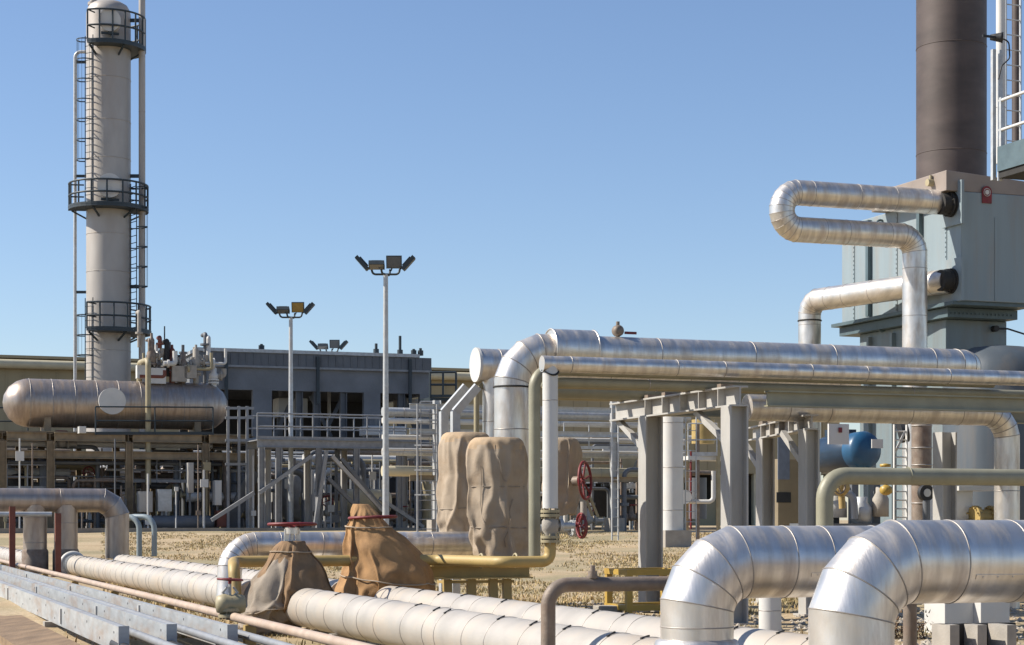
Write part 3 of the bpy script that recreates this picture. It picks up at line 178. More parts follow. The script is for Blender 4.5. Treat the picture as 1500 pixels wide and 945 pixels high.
-8,-8,-8,-6,-8,-8,-5,-8,4,-1,-4,-4,-5,-6,-6,-7,3,-8,4,-8,-4,-2,7,6,4,3,3,4,3,0,-6,0,6,2,8,9,7,4,5,6,3,7,8,9,8,8,6,7,8,7,7,7,6,6,3,3,1,2,2,2,0,1,0,-10,-4,-4,-6,-7,-6,-7,-4,-8,-6,-7,
-7,-7,-8,-8,-8,-7,-7,-7,-4,-7,5,-3,-5,-3,-5,-5,-5,-7,3,-6,3,-8,-4,-3,7,7,3,3,3,3,4,1,-4,-5,8,1,8,7,6,4,5,6,4,6,8,8,8,7,7,7,8,7,6,7,5,6,3,3,2,1,2,1,0,1,-1,-9,-3,-5,-6,-6,-7,-6,-5,
-4,-7,-6,-7,-7,-8,-9,-7,-6,-6,-7,-3,-6,4,-5,-4,-4,-3,-6,-3,-7,4,-5,1,-7,-5,-2,7,6,3,3,1,4,5,1,-3,-6,7,1,7,6,5,4,4,6,7,6,7,7,7,7,7,7,7,8,6,6,4,4,3,3,2,3,2,0,1,0,-1,-10,-3,-4,-6,-6,
-6,-5,-5,-4,-7,-5,-7,-7,-7,-8,-6,-6,-6,-6,-4,-5,3,-5,-4,-3,-4,-4,-4,-6,4,-2,-2,-7,-5,-1,6,6,2,2,2,4,4,3,-2,-6,3,3,6,4,6,4,5,6,6,7,7,6,6,6,6,7,7,7,6,6,4,3,2,3,3,3,2,1,0,0,-2,-11,-2,
-3,-6,-5,-6,-4,-5,-4,-6,-5,-6,-6,-7,-6,-7,-6,-5,-6,-5,-3,0,-5,-3,-2,-3,-4,-4,-6,4,-2,-2,-7,-5,0,6,4,1,2,2,4,5,3,-1,-5,1,3,5,3,6,5,5,6,6,7,6,7,6,5,5,5,6,6,7,6,4,3,1,2,3,3,3,1,-1,-1,
-1,-11,-2,-2,-6,-5,-4,-3,-5,-5,-5,-5,-6,-6,-5,-6,-7,-5,-6,-5,-5,0,-3,-5,-3,-2,-2,-3,-4,-5,4,-3,-3,-5,-6,2,5,3,0,2,1,4,5,3,2,-5,-1,5,3,3,5,5,5,6,5,6,6,7,6,5,5,5,5,5,6,4,5,3,1,2,2,3,
3,1,-1,-1,-1,-12,-2,-2,-4,-4,-4,-3,-4,-5,-5,-5,-6,-5,-5,-6,-5,-5,-5,-4,-5,0,-5,-4,-2,-2,-2,-3,-3,-5,4,-3,-2,-6,-5,2,4,3,0,1,2,4,3,3,4,-4,-3,6,1,4,5,5,5,5,5,5,5,5,6,6,5,5,4,4,5,4,4,
3,2,2,2,3,2,0,0,-1,-1,-12,-2,-1,-5,-2,-4,-3,-4,-4,-5,-5,-5,-5,-5,-4,-5,-4,-6,-3,-5,0,-3,-5,-2,-2,-2,-2,-3,-4,2,-2,-1,-6,-5,1,4,4,0,1,1,4,3,3,3,-1,-4,3,2,6,2,5,5,5,5,4,4,5,5,5,5,5,
4,4,4,4,2,3,3,2,2,3,1,0,-1,-1,0,-12,-2,0,-3,-3,-3,-3,-4,-3,-5,-5,-4,-4,-5,-4,-4,-5,-5,-3,-4,0,-3,-5,0,-4,-2,-2,-1,-5,2,-1,-2,-5,-5,1,4,4,0,1,0,5,1,4,2,2,-4,-1,5,3,4,2,5,5,5,4,4,5,
4,5,4,5,4,4,3,4,1,3,2,2,2,3,0,1,-2,-1,0,-11,-1,1,-4,-2,-3,-3,-3,-3,-4,-4,-5,-4,-4,-4,-4,-4,-5,-3,-3,0,-4,-4,1,-3,-4,-1,-1,-5,-1,1,-1,-4,-2,-2,4,3,1,1,-1,5,0,4,3,2,-1,-3,3,2,4,4,2,
4,5,4,4,5,4,4,4,4,4,4,3,4,1,2,2,1,2,3,-1,1,-2,0,0,-10,-1,1,-3,-2,-2,-3,-3,-3,-4,-4,-4,-4,-4,-3,-4,-4,-3,-4,-2,-1,-3,-2,0,-3,-4,0,-3,-2,-4,2,-2,-4,1,-3,4,3,-1,3,-1,4,0,3,3,0,4,-3,0,
4,1,4,4,2,4,5,2,4,5,4,3,4,3,4,3,3,3,1,1,1,1,3,-1,1,-2,1,0,-10,-1,1,-3,-1,-2,-2,-3,-4,-4,-4,-3,-4,-2,-3,-4,-3,-3,-3,1,-4,-3,0,-4,0,-5,1,-3,-3,-3,2,-3,-2,2,-3,2,4,-2,3,-1,4,2,-1,4,1,
3,0,-2,3,2,3,4,2,4,3,4,2,3,4,3,4,3,3,3,3,3,0,1,1,1,2,-1,1,-2,2,-1,-10,0,1,-2,-2,-2,-2,-3,-4,-3,-3,-3,-1,-3,-2,-3,-2,-3,-2,-2,-2,-4,-1,-3,0,-4,1,-4,-2,-3,1,-3,1,2,-2,0,3,-1,3,-1,3,
2,2,-1,3,2,3,-2,1,4,0,4,4,0,3,4,4,2,2,3,3,3,2,3,1,3,1,1,0,1,2,-1,1,-1,1,-2,-8,1,-2,0,-2,-2,-3,-3,-2,-3,-1,-2,-1,-2,-3,-1,-2,-2,-2,-3,-2,-2,-3,-2,-1,-3,0,-3,0,-3,-1,2,-2,2,0,-2,0,2,
3,-2,3,1,1,3,-1,2,3,2,-2,3,3,1,3,2,3,2,3,3,2,1,2,3,2,1,2,1,2,1,1,0,2,-1,1,-2,2,-2,-8,-1,-1,-1,-2,-1,-1,-2,-1,-2,-2,-1,-2,-1,-2,-1,-2,-1,-2,-2,-2,-2,-2,-1,-2,-2,-1,-1,-1,-1,-1,0,0,
0,0,0,0,1,1,1,1,0,1,2,1,1,1,1,2,2,1,2,3,2,2,2,2,2,1,2,1,2,1,1,1,2,1,1,1,0,1,0,0,0,0,-1,-7,-1,-1,-1,-1,-1,-1,-1,-1,-2,-1,-1,-1,-2,-1,-1,-2,-1,-2,-1,-2,-1,-2,-1,-2,-1,-1,-1,-1,-1,0,
-1,0,0,0,0,1,0,1,1,0,1,1,1,1,1,1,1,1,2,1,2,1,2,2,1,2,2,1,1,2,1,1,1,1,1,1,1,0,1,0,0,0,0,0,0,],
[164,9,6,3,10,-7,-3,10,12,-16,-11,-7,-5,-3,2,2,1,5,11,-10,8,-8,-8,-12,-11,-7,6,5,5,8,-4,-4,-5,-5,-7,-6,-13,-15,12,1,-14,-13,-3,-6,-7,-5,-7,11,11,12,-7,-11,-7,5,8,10,9,7,7,6,-1,-5,
-6,-6,10,-6,5,-3,10,-5,1,6,4,14,13,9,12,8,5,-2,6,7,-10,11,11,-15,-11,-2,-8,1,2,2,1,3,11,-9,-7,5,-8,-13,-9,-10,1,6,5,9,-8,0,-6,-6,-6,-9,-9,-15,11,-5,-14,-13,-7,-6,-8,-3,-6,12,11,11,
-8,-11,-9,7,8,11,8,5,7,7,3,-5,-6,-6,9,-5,5,-2,10,-5,1,6,8,13,14,14,15,6,0,-1,7,-3,-1,12,10,-13,-11,3,-9,3,2,2,1,2,6,-15,3,5,-15,-6,-10,-10,-6,6,7,9,-11,2,-7,-6,-5,-13,-12,-3,-3,-1,
-14,-14,-11,-6,-7,-3,-4,13,10,8,-7,-9,-9,9,4,11,6,6,7,7,6,-3,-7,-5,8,-5,6,-1,10,-6,1,7,10,14,14,17,15,7,-4,1,10,-4,-4,14,10,-12,-11,6,-10,1,8,2,1,2,-4,-5,2,-6,-5,-6,-10,-9,-12,5,6,
9,-10,1,-8,-5,-6,-14,-12,2,-4,-9,-14,-13,-14,-7,-8,-2,-1,12,10,5,-6,-10,8,-6,15,-3,7,6,7,6,8,-1,-7,-4,8,-5,6,-1,13,-9,2,9,13,13,15,17,13,10,-6,4,12,-7,-5,16,11,-12,-11,3,-8,7,3,8,
2,1,-4,-5,1,-6,-6,-6,-11,-10,-10,3,1,9,-8,-3,-5,-1,-11,-15,-13,4,-7,-10,-15,-14,-15,-10,5,-11,-2,12,7,5,-6,-10,9,5,4,-5,8,6,7,8,6,1,-6,-3,9,-6,3,3,15,-11,5,10,13,14,15,15,9,16,-6,
10,8,-5,-9,11,15,-10,-6,-2,0,7,-1,11,-9,10,-1,-6,2,-7,-7,-7,-12,-8,-9,-8,5,-2,2,-7,-1,1,-14,-16,-14,2,-11,-7,-14,-15,-15,2,-11,-4,-5,11,6,2,-1,-13,8,9,-2,-2,9,4,9,6,5,3,-4,-2,9,-5,
0,7,16,-13,8,13,13,16,11,11,12,17,4,0,7,-4,0,8,1,8,-6,-2,0,4,2,2,0,2,-1,2,-1,-9,-5,-15,-4,-7,-8,-10,6,-8,5,-11,5,-6,-15,-15,-14,-2,-15,-7,-11,-14,-3,-10,-4,-12,-1,4,5,0,3,-12,13,0,
0,-3,11,4,8,4,4,5,-2,1,9,-5,-3,13,16,-14,13,15,12,15,6,9,15,18,11,0,5,-2,2,8,0,9,-5,-1,-1,2,4,3,-1,3,-1,-8,2,-5,-16,-10,4,-8,-9,-10,5,-13,8,-15,4,-13,-12,-15,-14,2,-16,-5,-15,-3,
-13,-15,7,-17,-9,4,4,0,9,-12,10,-3,0,11,-3,7,8,13,-3,1,2,5,6,-3,-3,15,6,3,11,14,13,14,0,10,17,16,14,7,-2,6,1,8,-1,-7,13,-4,2,2,1,-10,15,-7,8,-12,-2,-2,-13,-9,-5,-6,-2,-12,3,-13,8,
-15,-4,-13,-12,-14,-2,-7,-12,-14,-9,-10,-8,-5,-11,-10,-5,-8,3,7,2,-1,1,-4,16,0,-3,4,16,6,3,-1,-4,4,8,8,-2,14,-6,14,13,16,13,11,-7,16,17,14,8,5,10,10,-5,15,0,-11,9,4,-10,14,-11,-5,
12,2,-1,-8,-3,2,-15,-14,-1,-1,-4,-10,-1,-12,6,-15,-13,-14,-13,-12,8,-11,-8,-14,-16,-14,3,-17,-9,-12,3,-14,-1,8,2,-2,3,3,7,3,-1,7,13,2,4,-2,-2,3,17,2,8,-1,4,13,12,17,16,11,-4,9,12,
14,12,9,11,-2,12,5,3,-11,14,-3,-4,13,-12,-2,11,-1,-12,-9,8,4,-14,-14,-9,-4,-2,-11,10,-7,-6,-10,-12,-11,-15,-12,-5,-5,-6,-16,-15,-3,-10,-14,-13,-7,-2,0,-2,2,5,-12,16,-10,15,-11,10,
6,15,1,7,-4,-2,1,15,-1,17,-2,8,3,16,13,14,8,12,-1,10,12,14,6,17,-4,14,-4,7,-3,15,-13,4,14,-11,-2,12,-9,-6,-1,-4,9,-14,-11,-8,-2,-14,-12,10,-7,-7,2,-12,-17,-14,-12,-15,8,-16,-13,-3,
-17,-13,-13,-5,1,-2,-15,13,-10,7,-12,15,-4,14,-14,2,15,8,5,1,9,1,-3,8,9,11,6,-8,11,9,14,14,16,13,-6,12,7,15,7,8,7,14,-11,5,6,15,-14,7,14,-4,-15,10,4,-6,-1,-8,4,-10,-9,-3,-15,-14,
-9,1,8,-11,2,-14,-15,-15,-14,-14,6,-15,-4,-15,-16,-11,-15,7,-3,-12,-13,15,0,-6,-11,16,5,-3,2,-5,8,7,6,2,11,9,-5,8,8,4,5,-5,14,15,9,14,15,14,-7,11,13,11,10,-3,15,13,-11,5,8,16,-14,
10,5,3,-13,0,13,1,-3,-12,0,-7,-3,-15,-11,-11,-7,-7,9,-11,5,-15,-15,-14,-15,-14,2,-8,-11,-15,-15,-9,-15,-2,5,-14,-10,15,-10,-4,-2,14,-3,-4,13,4,-9,5,6,4,10,14,-3,11,1,4,0,6,13,8,14,
13,14,14,-3,16,7,11,10,-4,14,13,-10,4,10,10,0,8,-9,1,3,4,6,-12,1,5,-10,-5,-4,-15,-10,-10,-8,-9,8,-12,7,-14,-15,-14,-13,-15,-5,-5,-12,-14,-15,-10,-12,2,-1,-12,-9,14,-2,-4,-12,14,-3,
-3,14,-5,7,1,-4,11,9,14,-3,13,5,-2,8,-2,14,6,15,14,8,13,6,17,3,14,8,2,6,14,1,-6,7,13,10,-11,5,6,3,1,-5,-11,8,4,-9,-7,-6,-15,-9,-9,-8,-11,7,-11,7,-13,-15,-14,-15,-11,-10,-5,-13,-13,
-16,-10,-10,2,-2,-8,-11,13,-1,-10,-2,10,-11,5,14,4,-4,2,-4,14,7,4,4,15,7,0,9,-1,0,15,16,9,13,6,13,15,8,14,-7,14,6,3,2,13,-5,12,13,-8,12,-9,-2,6,-9,-3,5,10,-9,-10,-5,-15,-8,-9,-5,
-12,3,-11,7,-12,-14,-15,-12,-12,-13,-7,-13,-12,-14,-11,-8,0,-5,0,-13,5,4,-10,7,-3,-10,8,12,5,-2,1,-5,13,0,11,15,1,13,1,5,-9,12,14,15,12,8,10,15,11,15,10,-7,13,3,1,4,12,0,14,0,4,11,
-10,4,-7,-2,-4,3,12,-9,-12,-4,-13,-9,-5,-13,-8,1,-11,7,-12,-13,-15,-13,-7,-12,-14,-10,-13,-12,-13,-3,-4,-5,2,-11,-7,11,-2,0,-5,-9,6,12,5,-1,1,-6,12,2,10,14,12,-2,6,4,-5,13,13,14,
13,12,10,9,15,13,8,-1,12,-2,7,-2,12,10,6,0,11,7,-10,-1,2,-7,-4,0,12,-10,-12,-2,-13,-7,-12,-8,-5,-5,-12,7,-10,-12,-14,-13,-9,-8,-14,-12,-12,-12,-12,-2,-5,-5,1,-6,-11,8,-4,0,-3,-9,5,
10,5,-2,4,-6,11,3,9,13,14,0,0,3,2,14,12,12,13,14,9,11,15,13,0,11,6,-4,6,8,2,14,-2,8,10,8,-6,-2,0,-4,-3,-7,12,-13,-11,1,-11,-11,-12,-9,-7,-2,-12,7,-11,-10,-12,-12,-10,-7,-13,-11,
-12,-13,-13,0,-4,-6,-1,-5,-11,5,-2,-6,2,-9,7,1,7,-2,6,-5,8,9,6,13,12,7,-5,11,-3,14,11,10,13,13,12,14,12,11,7,6,4,-1,9,-3,11,12,-3,9,7,10,-3,0,-2,-3,-6,-9,12,-12,-12,0,-12,-11,-11,
-9,-7,-3,-10,6,-11,-8,-10,-12,-10,-6,-13,-11,-12,-12,-13,-1,-4,-5,-2,-3,-9,-8,5,-6,-2,-6,6,0,4,0,9,-3,11,5,8,7,12,11,-4,12,-3,14,8,11,13,12,13,13,10,9,9,4,5,4,9,-3,7,11,1,8,9,6,1,
-1,-2,-4,-9,-7,11,-10,-12,-2,-11,-11,-10,-10,-8,-3,-7,4,-12,-3,-10,-12,-10,-6,-13,-12,-11,-12,-12,-1,-8,-1,-6,-2,-8,-1,-9,-3,-1,-5,3,2,1,8,6,-2,10,6,9,7,6,12,1,12,-1,9,11,10,12,12,
13,11,10,8,9,7,-1,10,11,0,1,10,4,10,7,1,1,0,-3,-4,-9,-7,10,-6,-10,-5,-11,-10,-10,-10,-9,-3,-6,1,-11,1,-9,-12,-11,-5,-13,-12,-11,-11,-12,-1,-9,0,-9,-2,0,-6,-5,-7,-3,-8,2,3,6,6,5,-1,
9,6,8,8,4,11,10,5,4,11,5,10,13,11,11,11,11,9,9,1,3,11,12,-4,4,10,5,9,5,-1,1,0,-3,-3,-9,-5,9,-5,-9,-8,-10,-10,-10,-9,-9,-5,-4,0,-10,5,-10,-11,-12,-4,-12,-11,-12,-11,-11,-3,-10,4,
-11,4,-6,-6,-5,-7,-1,-10,5,-1,5,5,6,-1,8,5,8,9,6,6,10,10,9,9,0,10,13,11,11,10,11,9,9,2,5,9,12,-7,6,9,7,4,5,-3,2,1,-2,-4,-8,-3,9,-8,-8,-10,-9,-10,-8,-8,-7,-9,-1,-2,-9,7,-11,-11,-7,
-7,-10,-10,-12,-11,-11,-5,-10,6,-11,4,-3,-8,-6,-4,-4,-10,6,0,1,4,4,2,8,3,7,8,6,10,7,10,12,10,-2,10,12,11,11,10,10,9,10,6,6,4,11,-8,5,9,4,5,5,-3,3,0,-2,-5,-5,-3,9,-9,-8,-10,-10,-8,
-7,-6,-7,-10,-1,-3,-9,8,-11,-11,-4,-9,-9,-9,-10,-11,-10,-8,-10,8,-9,2,-1,-7,-7,-7,-2,-11,7,1,-1,2,2,3,8,5,6,6,8,8,6,10,11,10,1,11,11,11,10,10,9,10,8,7,5,5,9,-6,4,9,1,5,5,-3,4,0,-4,
-5,-4,0,8,-10,-8,-10,-9,-7,-6,-6,-6,-11,0,-5,-9,9,-11,-11,-2,-9,-8,-9,-9,-11,-8,-11,-9,8,-2,-5,2,-8,-7,-7,-3,-10,6,2,0,-1,2,2,7,7,5,7,6,8,5,10,9,9,9,7,11,11,9,9,9,9,8,7,5,6,8,-6,7,
2,4,7,-1,2,2,0,-6,-4,-3,2,6,-10,-8,-9,-8,-6,-5,-7,-6,-10,-1,-7,-7,8,-10,-9,-1,-9,-9,-9,-8,-10,-10,-10,-8,7,2,-5,0,-8,-7,-7,-3,-9,6,1,0,0,0,2,5,7,7,6,6,7,5,10,10,9,7,9,10,10,9,9,9,
8,7,6,5,9,4,-5,5,4,5,6,-2,2,1,1,-7,-3,-3,6,2,-10,-8,-8,-8,-6,-6,-7,-3,-9,-3,-8,-5,7,-8,-4,-5,-8,-9,-10,-7,-9,-10,-9,-9,6,4,-2,-3,-8,-7,-7,-3,-9,6,1,-1,1,1,4,3,5,6,7,6,6,5,9,10,8,8,
8,9,10,9,10,8,8,6,5,8,2,7,-2,5,6,3,4,-1,1,-2,2,-6,-2,-3,7,-2,-8,-8,-7,-8,-7,-6,-6,-1,-9,-4,-9,-3,6,-7,-3,-4,-8,-9,-9,-8,-7,-9,-8,-10,4,5,0,-4,-8,-8,-5,-5,-7,4,0,0,2,4,3,3,4,5,5,6,
5,5,9,9,8,8,8,9,9,9,10,6,8,7,6,2,4,5,7,1,6,2,4,-1,0,-2,2,-5,-3,-1,6,-4,-7,-7,-7,-8,-7,-6,-6,0,-8,-5,-9,-2,6,-7,-2,-4,-8,-8,-9,-8,-6,-8,-8,-8,0,7,0,-4,-7,-9,-5,-4,-7,3,-1,1,2,5,5,4,
3,4,4,4,5,5,8,8,9,8,9,8,8,8,8,7,8,7,4,3,3,4,5,7,2,4,1,1,0,0,-1,-4,-3,0,6,-5,-7,-7,-6,-8,-7,-5,-6,-1,-6,-7,-8,-1,6,-7,-2,-3,-8,-9,-8,-6,-6,-7,-7,-6,-4,7,1,-5,-7,-6,-7,-5,-1,-3,1,1,
2,5,5,5,3,4,3,3,5,5,7,8,8,8,9,8,7,7,8,8,7,6,3,3,3,4,5,6,2,4,0,1,1,1,-1,-4,-3,1,5,-6,-8,-5,-6,-7,-7,-5,-6,-1,-6,-7,-7,0,4,-6,-1,-4,-8,-8,-7,-5,-6,-6,-7,-5,-6,6,3,-7,-5,-6,-5,-3,-4,
-1,1,1,2,4,4,4,4,3,2,3,6,6,7,7,7,7,8,7,8,8,7,5,6,6,4,4,3,5,4,5,1,3,-1,2,2,1,0,-4,-4,2,4,-7,-7,-3,-7,-6,-6,-6,-6,-1,-5,-7,-7,1,2,-6,1,-5,-7,-7,-7,-5,-5,-6,-6,-4,-7,5,4,-7,-5,-4,-5,
-3,-3,-1,1,2,1,3,3,3,3,2,3,3,6,7,7,6,6,6,7,8,8,7,7,3,5,7,3,4,4,5,4,4,1,2,0,1,2,1,0,-3,-4,3,3,-7,-5,-4,-6,-6,-7,-6,-5,-1,-4,-7,-6,0,2,-5,1,-5,-7,-6,-7,-5,-4,-5,-6,-4,-6,2,5,-6,-3,
-4,-4,-3,-3,-1,2,1,2,1,2,3,2,3,2,4,6,6,6,6,6,5,7,7,7,7,5,3,6,6,2,5,4,5,3,3,2,1,0,1,2,0,1,-3,-2,3,1,-6,-4,-4,-6,-6,-6,-6,-4,-1,-4,-6,-6,0,1,-5,1,-4,-6,-6,-6,-5,-4,-4,-5,-4,-5,-1,5,
-5,-3,-3,-3,-2,-2,-3,2,2,1,1,2,2,3,3,1,5,4,6,5,6,6,5,6,6,6,6,5,3,5,6,2,5,4,4,3,3,1,2,0,1,1,0,1,-2,-2,4,-1,-6,-4,-3,-6,-5,-5,-5,-5,0,-4,-6,-5,0,0,-5,2,-4,-5,-6,-6,-3,-5,-3,-4,-5,-3,
-5,5,-1,-6,0,-4,-1,-1,-3,2,1,1,1,2,2,2,3,3,2,5,4,5,6,5,4,6,6,5,5,6,2,5,4,2,5,4,3,4,3,1,1,0,1,1,0,2,-2,-1,4,-3,-5,-4,-3,-5,-4,-5,-4,-4,0,-5,-5,-5,0,0,-5,1,-3,-5,-5,-6,-2,-5,-2,-4,
-4,-3,-5,0,4,-3,-5,0,-2,-1,-3,3,0,1,1,2,1,3,3,2,2,4,4,4,5,5,4,5,6,5,5,5,1,4,3,3,4,4,4,3,3,1,0,0,1,2,0,2,-3,1,3,-4,-5,-2,-3,-5,-4,-2,-4,-5,1,-5,-5,-4,1,-4,-4,1,-2,-5,-5,-5,-2,-5,-1,
-3,-4,-4,-2,-3,3,0,-3,-4,2,-1,-4,2,1,1,1,1,1,3,2,3,1,4,3,5,4,5,3,6,5,3,5,4,1,4,3,2,4,4,3,3,3,1,0,0,3,-1,3,-2,-1,3,0,-4,-4,0,-4,-5,-3,-1,-4,-2,-5,-2,-4,-4,0,-5,-1,-1,-1,-5,-4,-5,-1,
-5,-3,-1,-4,-2,-2,-4,1,3,-2,-2,-4,2,0,-4,2,1,2,2,-1,3,2,3,1,4,4,4,4,5,3,4,4,3,4,4,0,4,2,2,4,4,3,3,3,0,-1,3,-2,3,-1,1,-1,3,-2,-3,-2,0,-4,-3,-4,-1,-4,-4,-3,-2,-3,-1,-4,-4,1,-4,0,-4,
-3,-5,-1,-3,-4,-1,-3,-1,-3,-3,-2,4,0,-1,-4,-1,2,-1,-3,3,1,2,1,1,3,2,3,2,4,4,4,4,2,4,3,3,3,3,1,3,3,2,3,4,3,2,2,0,2,-3,3,-2,2,0,1,-1,1,-3,-2,0,-3,-3,-4,-1,-4,-2,-3,-1,-4,-1,-4,-1,-2,
-3,0,-4,-2,-4,-1,-3,-3,-3,0,-3,0,-3,-2,-1,4,-2,-1,-3,1,-1,0,-1,2,2,1,1,3,2,3,2,3,4,3,4,2,3,3,2,3,2,1,3,2,4,3,2,3,1,1,2,-2,2,-2,2,-1,2,-1,1,-2,-1,0,-2,-1,-4,-3,0,-4,-1,-3,0,-3,-3,
-2,-2,-2,-1,-3,-3,0,-3,-1,-3,-3,-2,-2,-1,0,-2,-2,0,-2,3,-1,-2,-2,1,1,1,-1,2,1,2,1,3,1,3,1,3,3,2,2,3,3,2,2,2,1,3,2,2,2,1,2,1,1,1,1,0,1,0,0,1,-1,0,0,-1,-1,-1,-1,-1,-2,-1,-2,-2,-2,-1,
-2,-2,-2,-1,-2,-2,-2,-2,-2,-2,-1,-2,-2,-2,-1,-2,-1,-1,-1,0,-1,0,0,0,0,0,1,0,1,1,1,1,1,1,2,1,2,1,2,2,2,2,2,2,2,2,1,2,1,2,2,1,1,1,1,1,1,1,0,0,1,0,0,-1,0,-1,0,-1,-1,-2,-1,-1,-2,-1,-1,
-2,-1,-2,-1,-2,-1,-2,-1,-2,-1,-2,-1,-2,-1,-2,-1,-1,-1,-1,-1,0,-1,0,0,0,0,0,1,0,1,0,1,1,1,1,1,1,1,1,2,1,2,2,1,2,2,2,],
[32,-9,-9,-9,-5,9,2,-5,0,2,6,8,10,9,8,-1,-7,-9,0,2,6,-8,7,6,2,-6,-8,-9,-8,-7,-8,9,8,8,8,7,-5,-3,4,9,2,-6,-8,-9,-9,-8,1,6,7,8,-5,-4,1,3,5,8,7,3,1,-1,-10,-9,-9,-10,-5,9,9,-9,-7,8,8,
10,10,4,0,-6,-5,-9,-9,-8,-8,9,6,-5,1,1,5,7,8,9,6,0,-6,-11,-1,5,6,-5,7,5,0,-3,-10,-8,-8,-8,-7,9,8,9,8,6,-9,-2,6,8,1,-3,-8,-9,-10,-7,3,6,7,7,-9,-1,0,3,7,9,5,0,0,0,-8,-10,-10,-9,-6,9,
10,-9,-6,7,9,11,9,3,0,-4,-5,-9,-9,-8,-8,8,9,-6,2,0,6,4,7,7,5,1,-4,-11,3,1,9,-5,-3,10,0,0,-9,-9,-8,-8,-5,8,8,8,9,3,-6,-11,10,10,0,-1,-7,-9,-9,-7,4,7,7,5,-9,-10,6,8,6,9,0,0,0,0,-5,
-10,-11,-9,-7,10,10,-9,-5,7,10,11,7,1,0,-2,-3,-8,-9,-9,-7,8,8,-4,2,0,6,2,8,-3,7,3,-2,-10,8,-8,8,5,-10,10,0,0,-4,-10,-9,-7,-6,9,8,8,9,1,-7,-11,10,9,0,0,-5,-9,-9,-6,5,8,6,3,-9,-10,8,
7,-1,12,0,0,0,0,-3,-10,-11,-10,-6,10,10,-9,-3,7,10,9,6,-3,3,0,-2,-7,-8,-9,-8,8,8,-2,1,0,6,4,4,-10,6,6,0,-9,7,-8,9,3,-8,9,0,-5,4,-9,-9,-6,-8,9,9,8,7,0,-7,-11,9,8,1,0,-2,-9,-9,-4,5,
8,1,6,-9,-9,8,8,-5,11,0,0,0,-4,2,-9,-11,-10,-6,9,11,-8,-2,6,10,7,5,-5,5,-4,0,0,-9,-8,-9,9,7,1,1,-5,9,5,1,-10,-2,7,7,-7,1,-6,9,1,-7,9,-6,6,0,-6,-8,-10,-5,8,10,9,2,0,-6,-11,4,10,3,0,
-2,-10,-6,0,5,-2,10,4,-11,-6,8,8,-9,11,-5,4,-4,5,-2,-7,-10,-10,-7,9,10,-7,2,4,9,5,4,0,-7,7,-1,1,-11,-6,-9,9,6,-6,10,-8,10,5,0,-8,-9,5,11,-2,-10,1,11,-8,4,-2,-2,9,0,-3,-11,-4,-5,7,
9,9,-3,-3,-2,-6,-4,9,7,-3,-5,-6,3,0,-9,9,9,-1,-8,-1,6,6,-11,8,3,-6,5,1,-3,-4,-9,-10,-8,8,10,-3,1,3,7,0,6,1,-9,8,1,1,-6,-6,-9,9,5,-8,10,-8,11,2,0,-11,-6,4,11,-2,-10,7,7,-11,0,-3,7,
7,1,-2,-11,1,-6,5,9,1,7,-3,-3,-10,-1,10,-1,-5,-4,3,4,-3,-9,5,10,-2,-1,-1,-4,9,-11,2,8,0,2,-7,-2,-2,-3,-9,-9,9,10,1,-8,10,-5,5,3,5,-10,8,-3,0,6,-8,-6,1,8,-7,10,-9,7,0,5,-11,-1,4,5,
-7,1,5,-2,-5,-6,0,4,8,8,-9,-5,6,-6,4,9,-5,7,2,-8,-8,5,5,-10,5,-9,7,6,-8,-1,-1,11,3,-8,-8,0,10,-4,-7,7,3,-2,-7,-3,-2,1,-9,-3,9,11,2,-9,1,5,-7,5,7,-8,2,-2,6,0,0,-2,-4,0,4,5,-6,-2,4,
1,-3,3,5,-6,1,5,0,-10,-4,2,3,4,4,3,-9,4,6,-6,4,6,-5,-1,5,-4,-4,5,-2,-2,0,-5,1,8,-5,1,-4,7,-1,-1,-9,3,3,-5,1,-3,2,-2,-5,-4,-1,-1,-2,2,6,2,10,-8,4,-7,-1,1,7,2,-9,8,6,-5,7,-2,-8,-1,8,
5,-6,-2,5,1,-4,4,4,-6,2,-2,0,-3,-4,2,3,4,2,3,-8,3,0,0,6,1,-7,3,7,-4,-4,5,-1,-2,-8,3,0,5,-1,1,-11,11,2,-8,-5,2,5,-6,-2,3,2,-2,-5,-4,0,-2,-2,1,6,-2,11,-7,1,-1,-2,0,6,0,-10,12,-5,1,
10,1,-8,-1,2,9,-3,-2,2,3,-3,4,4,-6,2,-2,-4,0,-4,0,5,4,-1,3,-5,4,0,0,-1,0,1,3,0,0,-1,-1,5,-9,-2,-1,0,8,-7,2,-4,2,7,-6,-4,4,2,-6,0,0,1,0,-4,-6,1,-3,0,1,1,0,7,-2,4,-5,-3,4,4,-3,-7,7,
3,1,1,6,-4,-1,0,3,4,-1,2,2,-3,1,3,-3,-6,6,-5,3,-3,-1,5,-1,-1,1,2,1,2,1,-1,1,0,1,2,0,-2,0,-1,-3,-2,-1,0,4,-5,3,-4,1,6,-3,-4,4,2,-11,-4,9,-9,3,-1,-5,3,-2,0,2,0,-2,6,0,-1,-1,-1,2,-3,
3,-6,9,0,4,1,0,2,-1,0,3,4,-2,2,-5,5,1,3,-5,-4,1,-2,4,-1,-1,0,0,2,1,2,2,2,1,-2,1,0,1,1,2,-2,-2,0,-2,-3,0,-1,-1,-1,-1,1,1,1,0,-2,4,-4,-10,1,5,-7,-4,0,0,2,2,1,1,-1,-2,4,3,-1,-6,0,-3,
2,6,-6,6,5,3,2,-1,1,-1,1,3,3,-7,7,-4,2,-1,7,-8,0,-3,1,1,3,-1,1,0,1,1,2,2,2,1,-1,0,0,0,2,2,-3,0,-1,-2,-2,0,-1,-2,-1,-1,2,0,-2,0,1,3,-10,-3,1,2,-6,-2,-2,2,2,2,1,1,-2,-1,2,5,-3,-8,1,
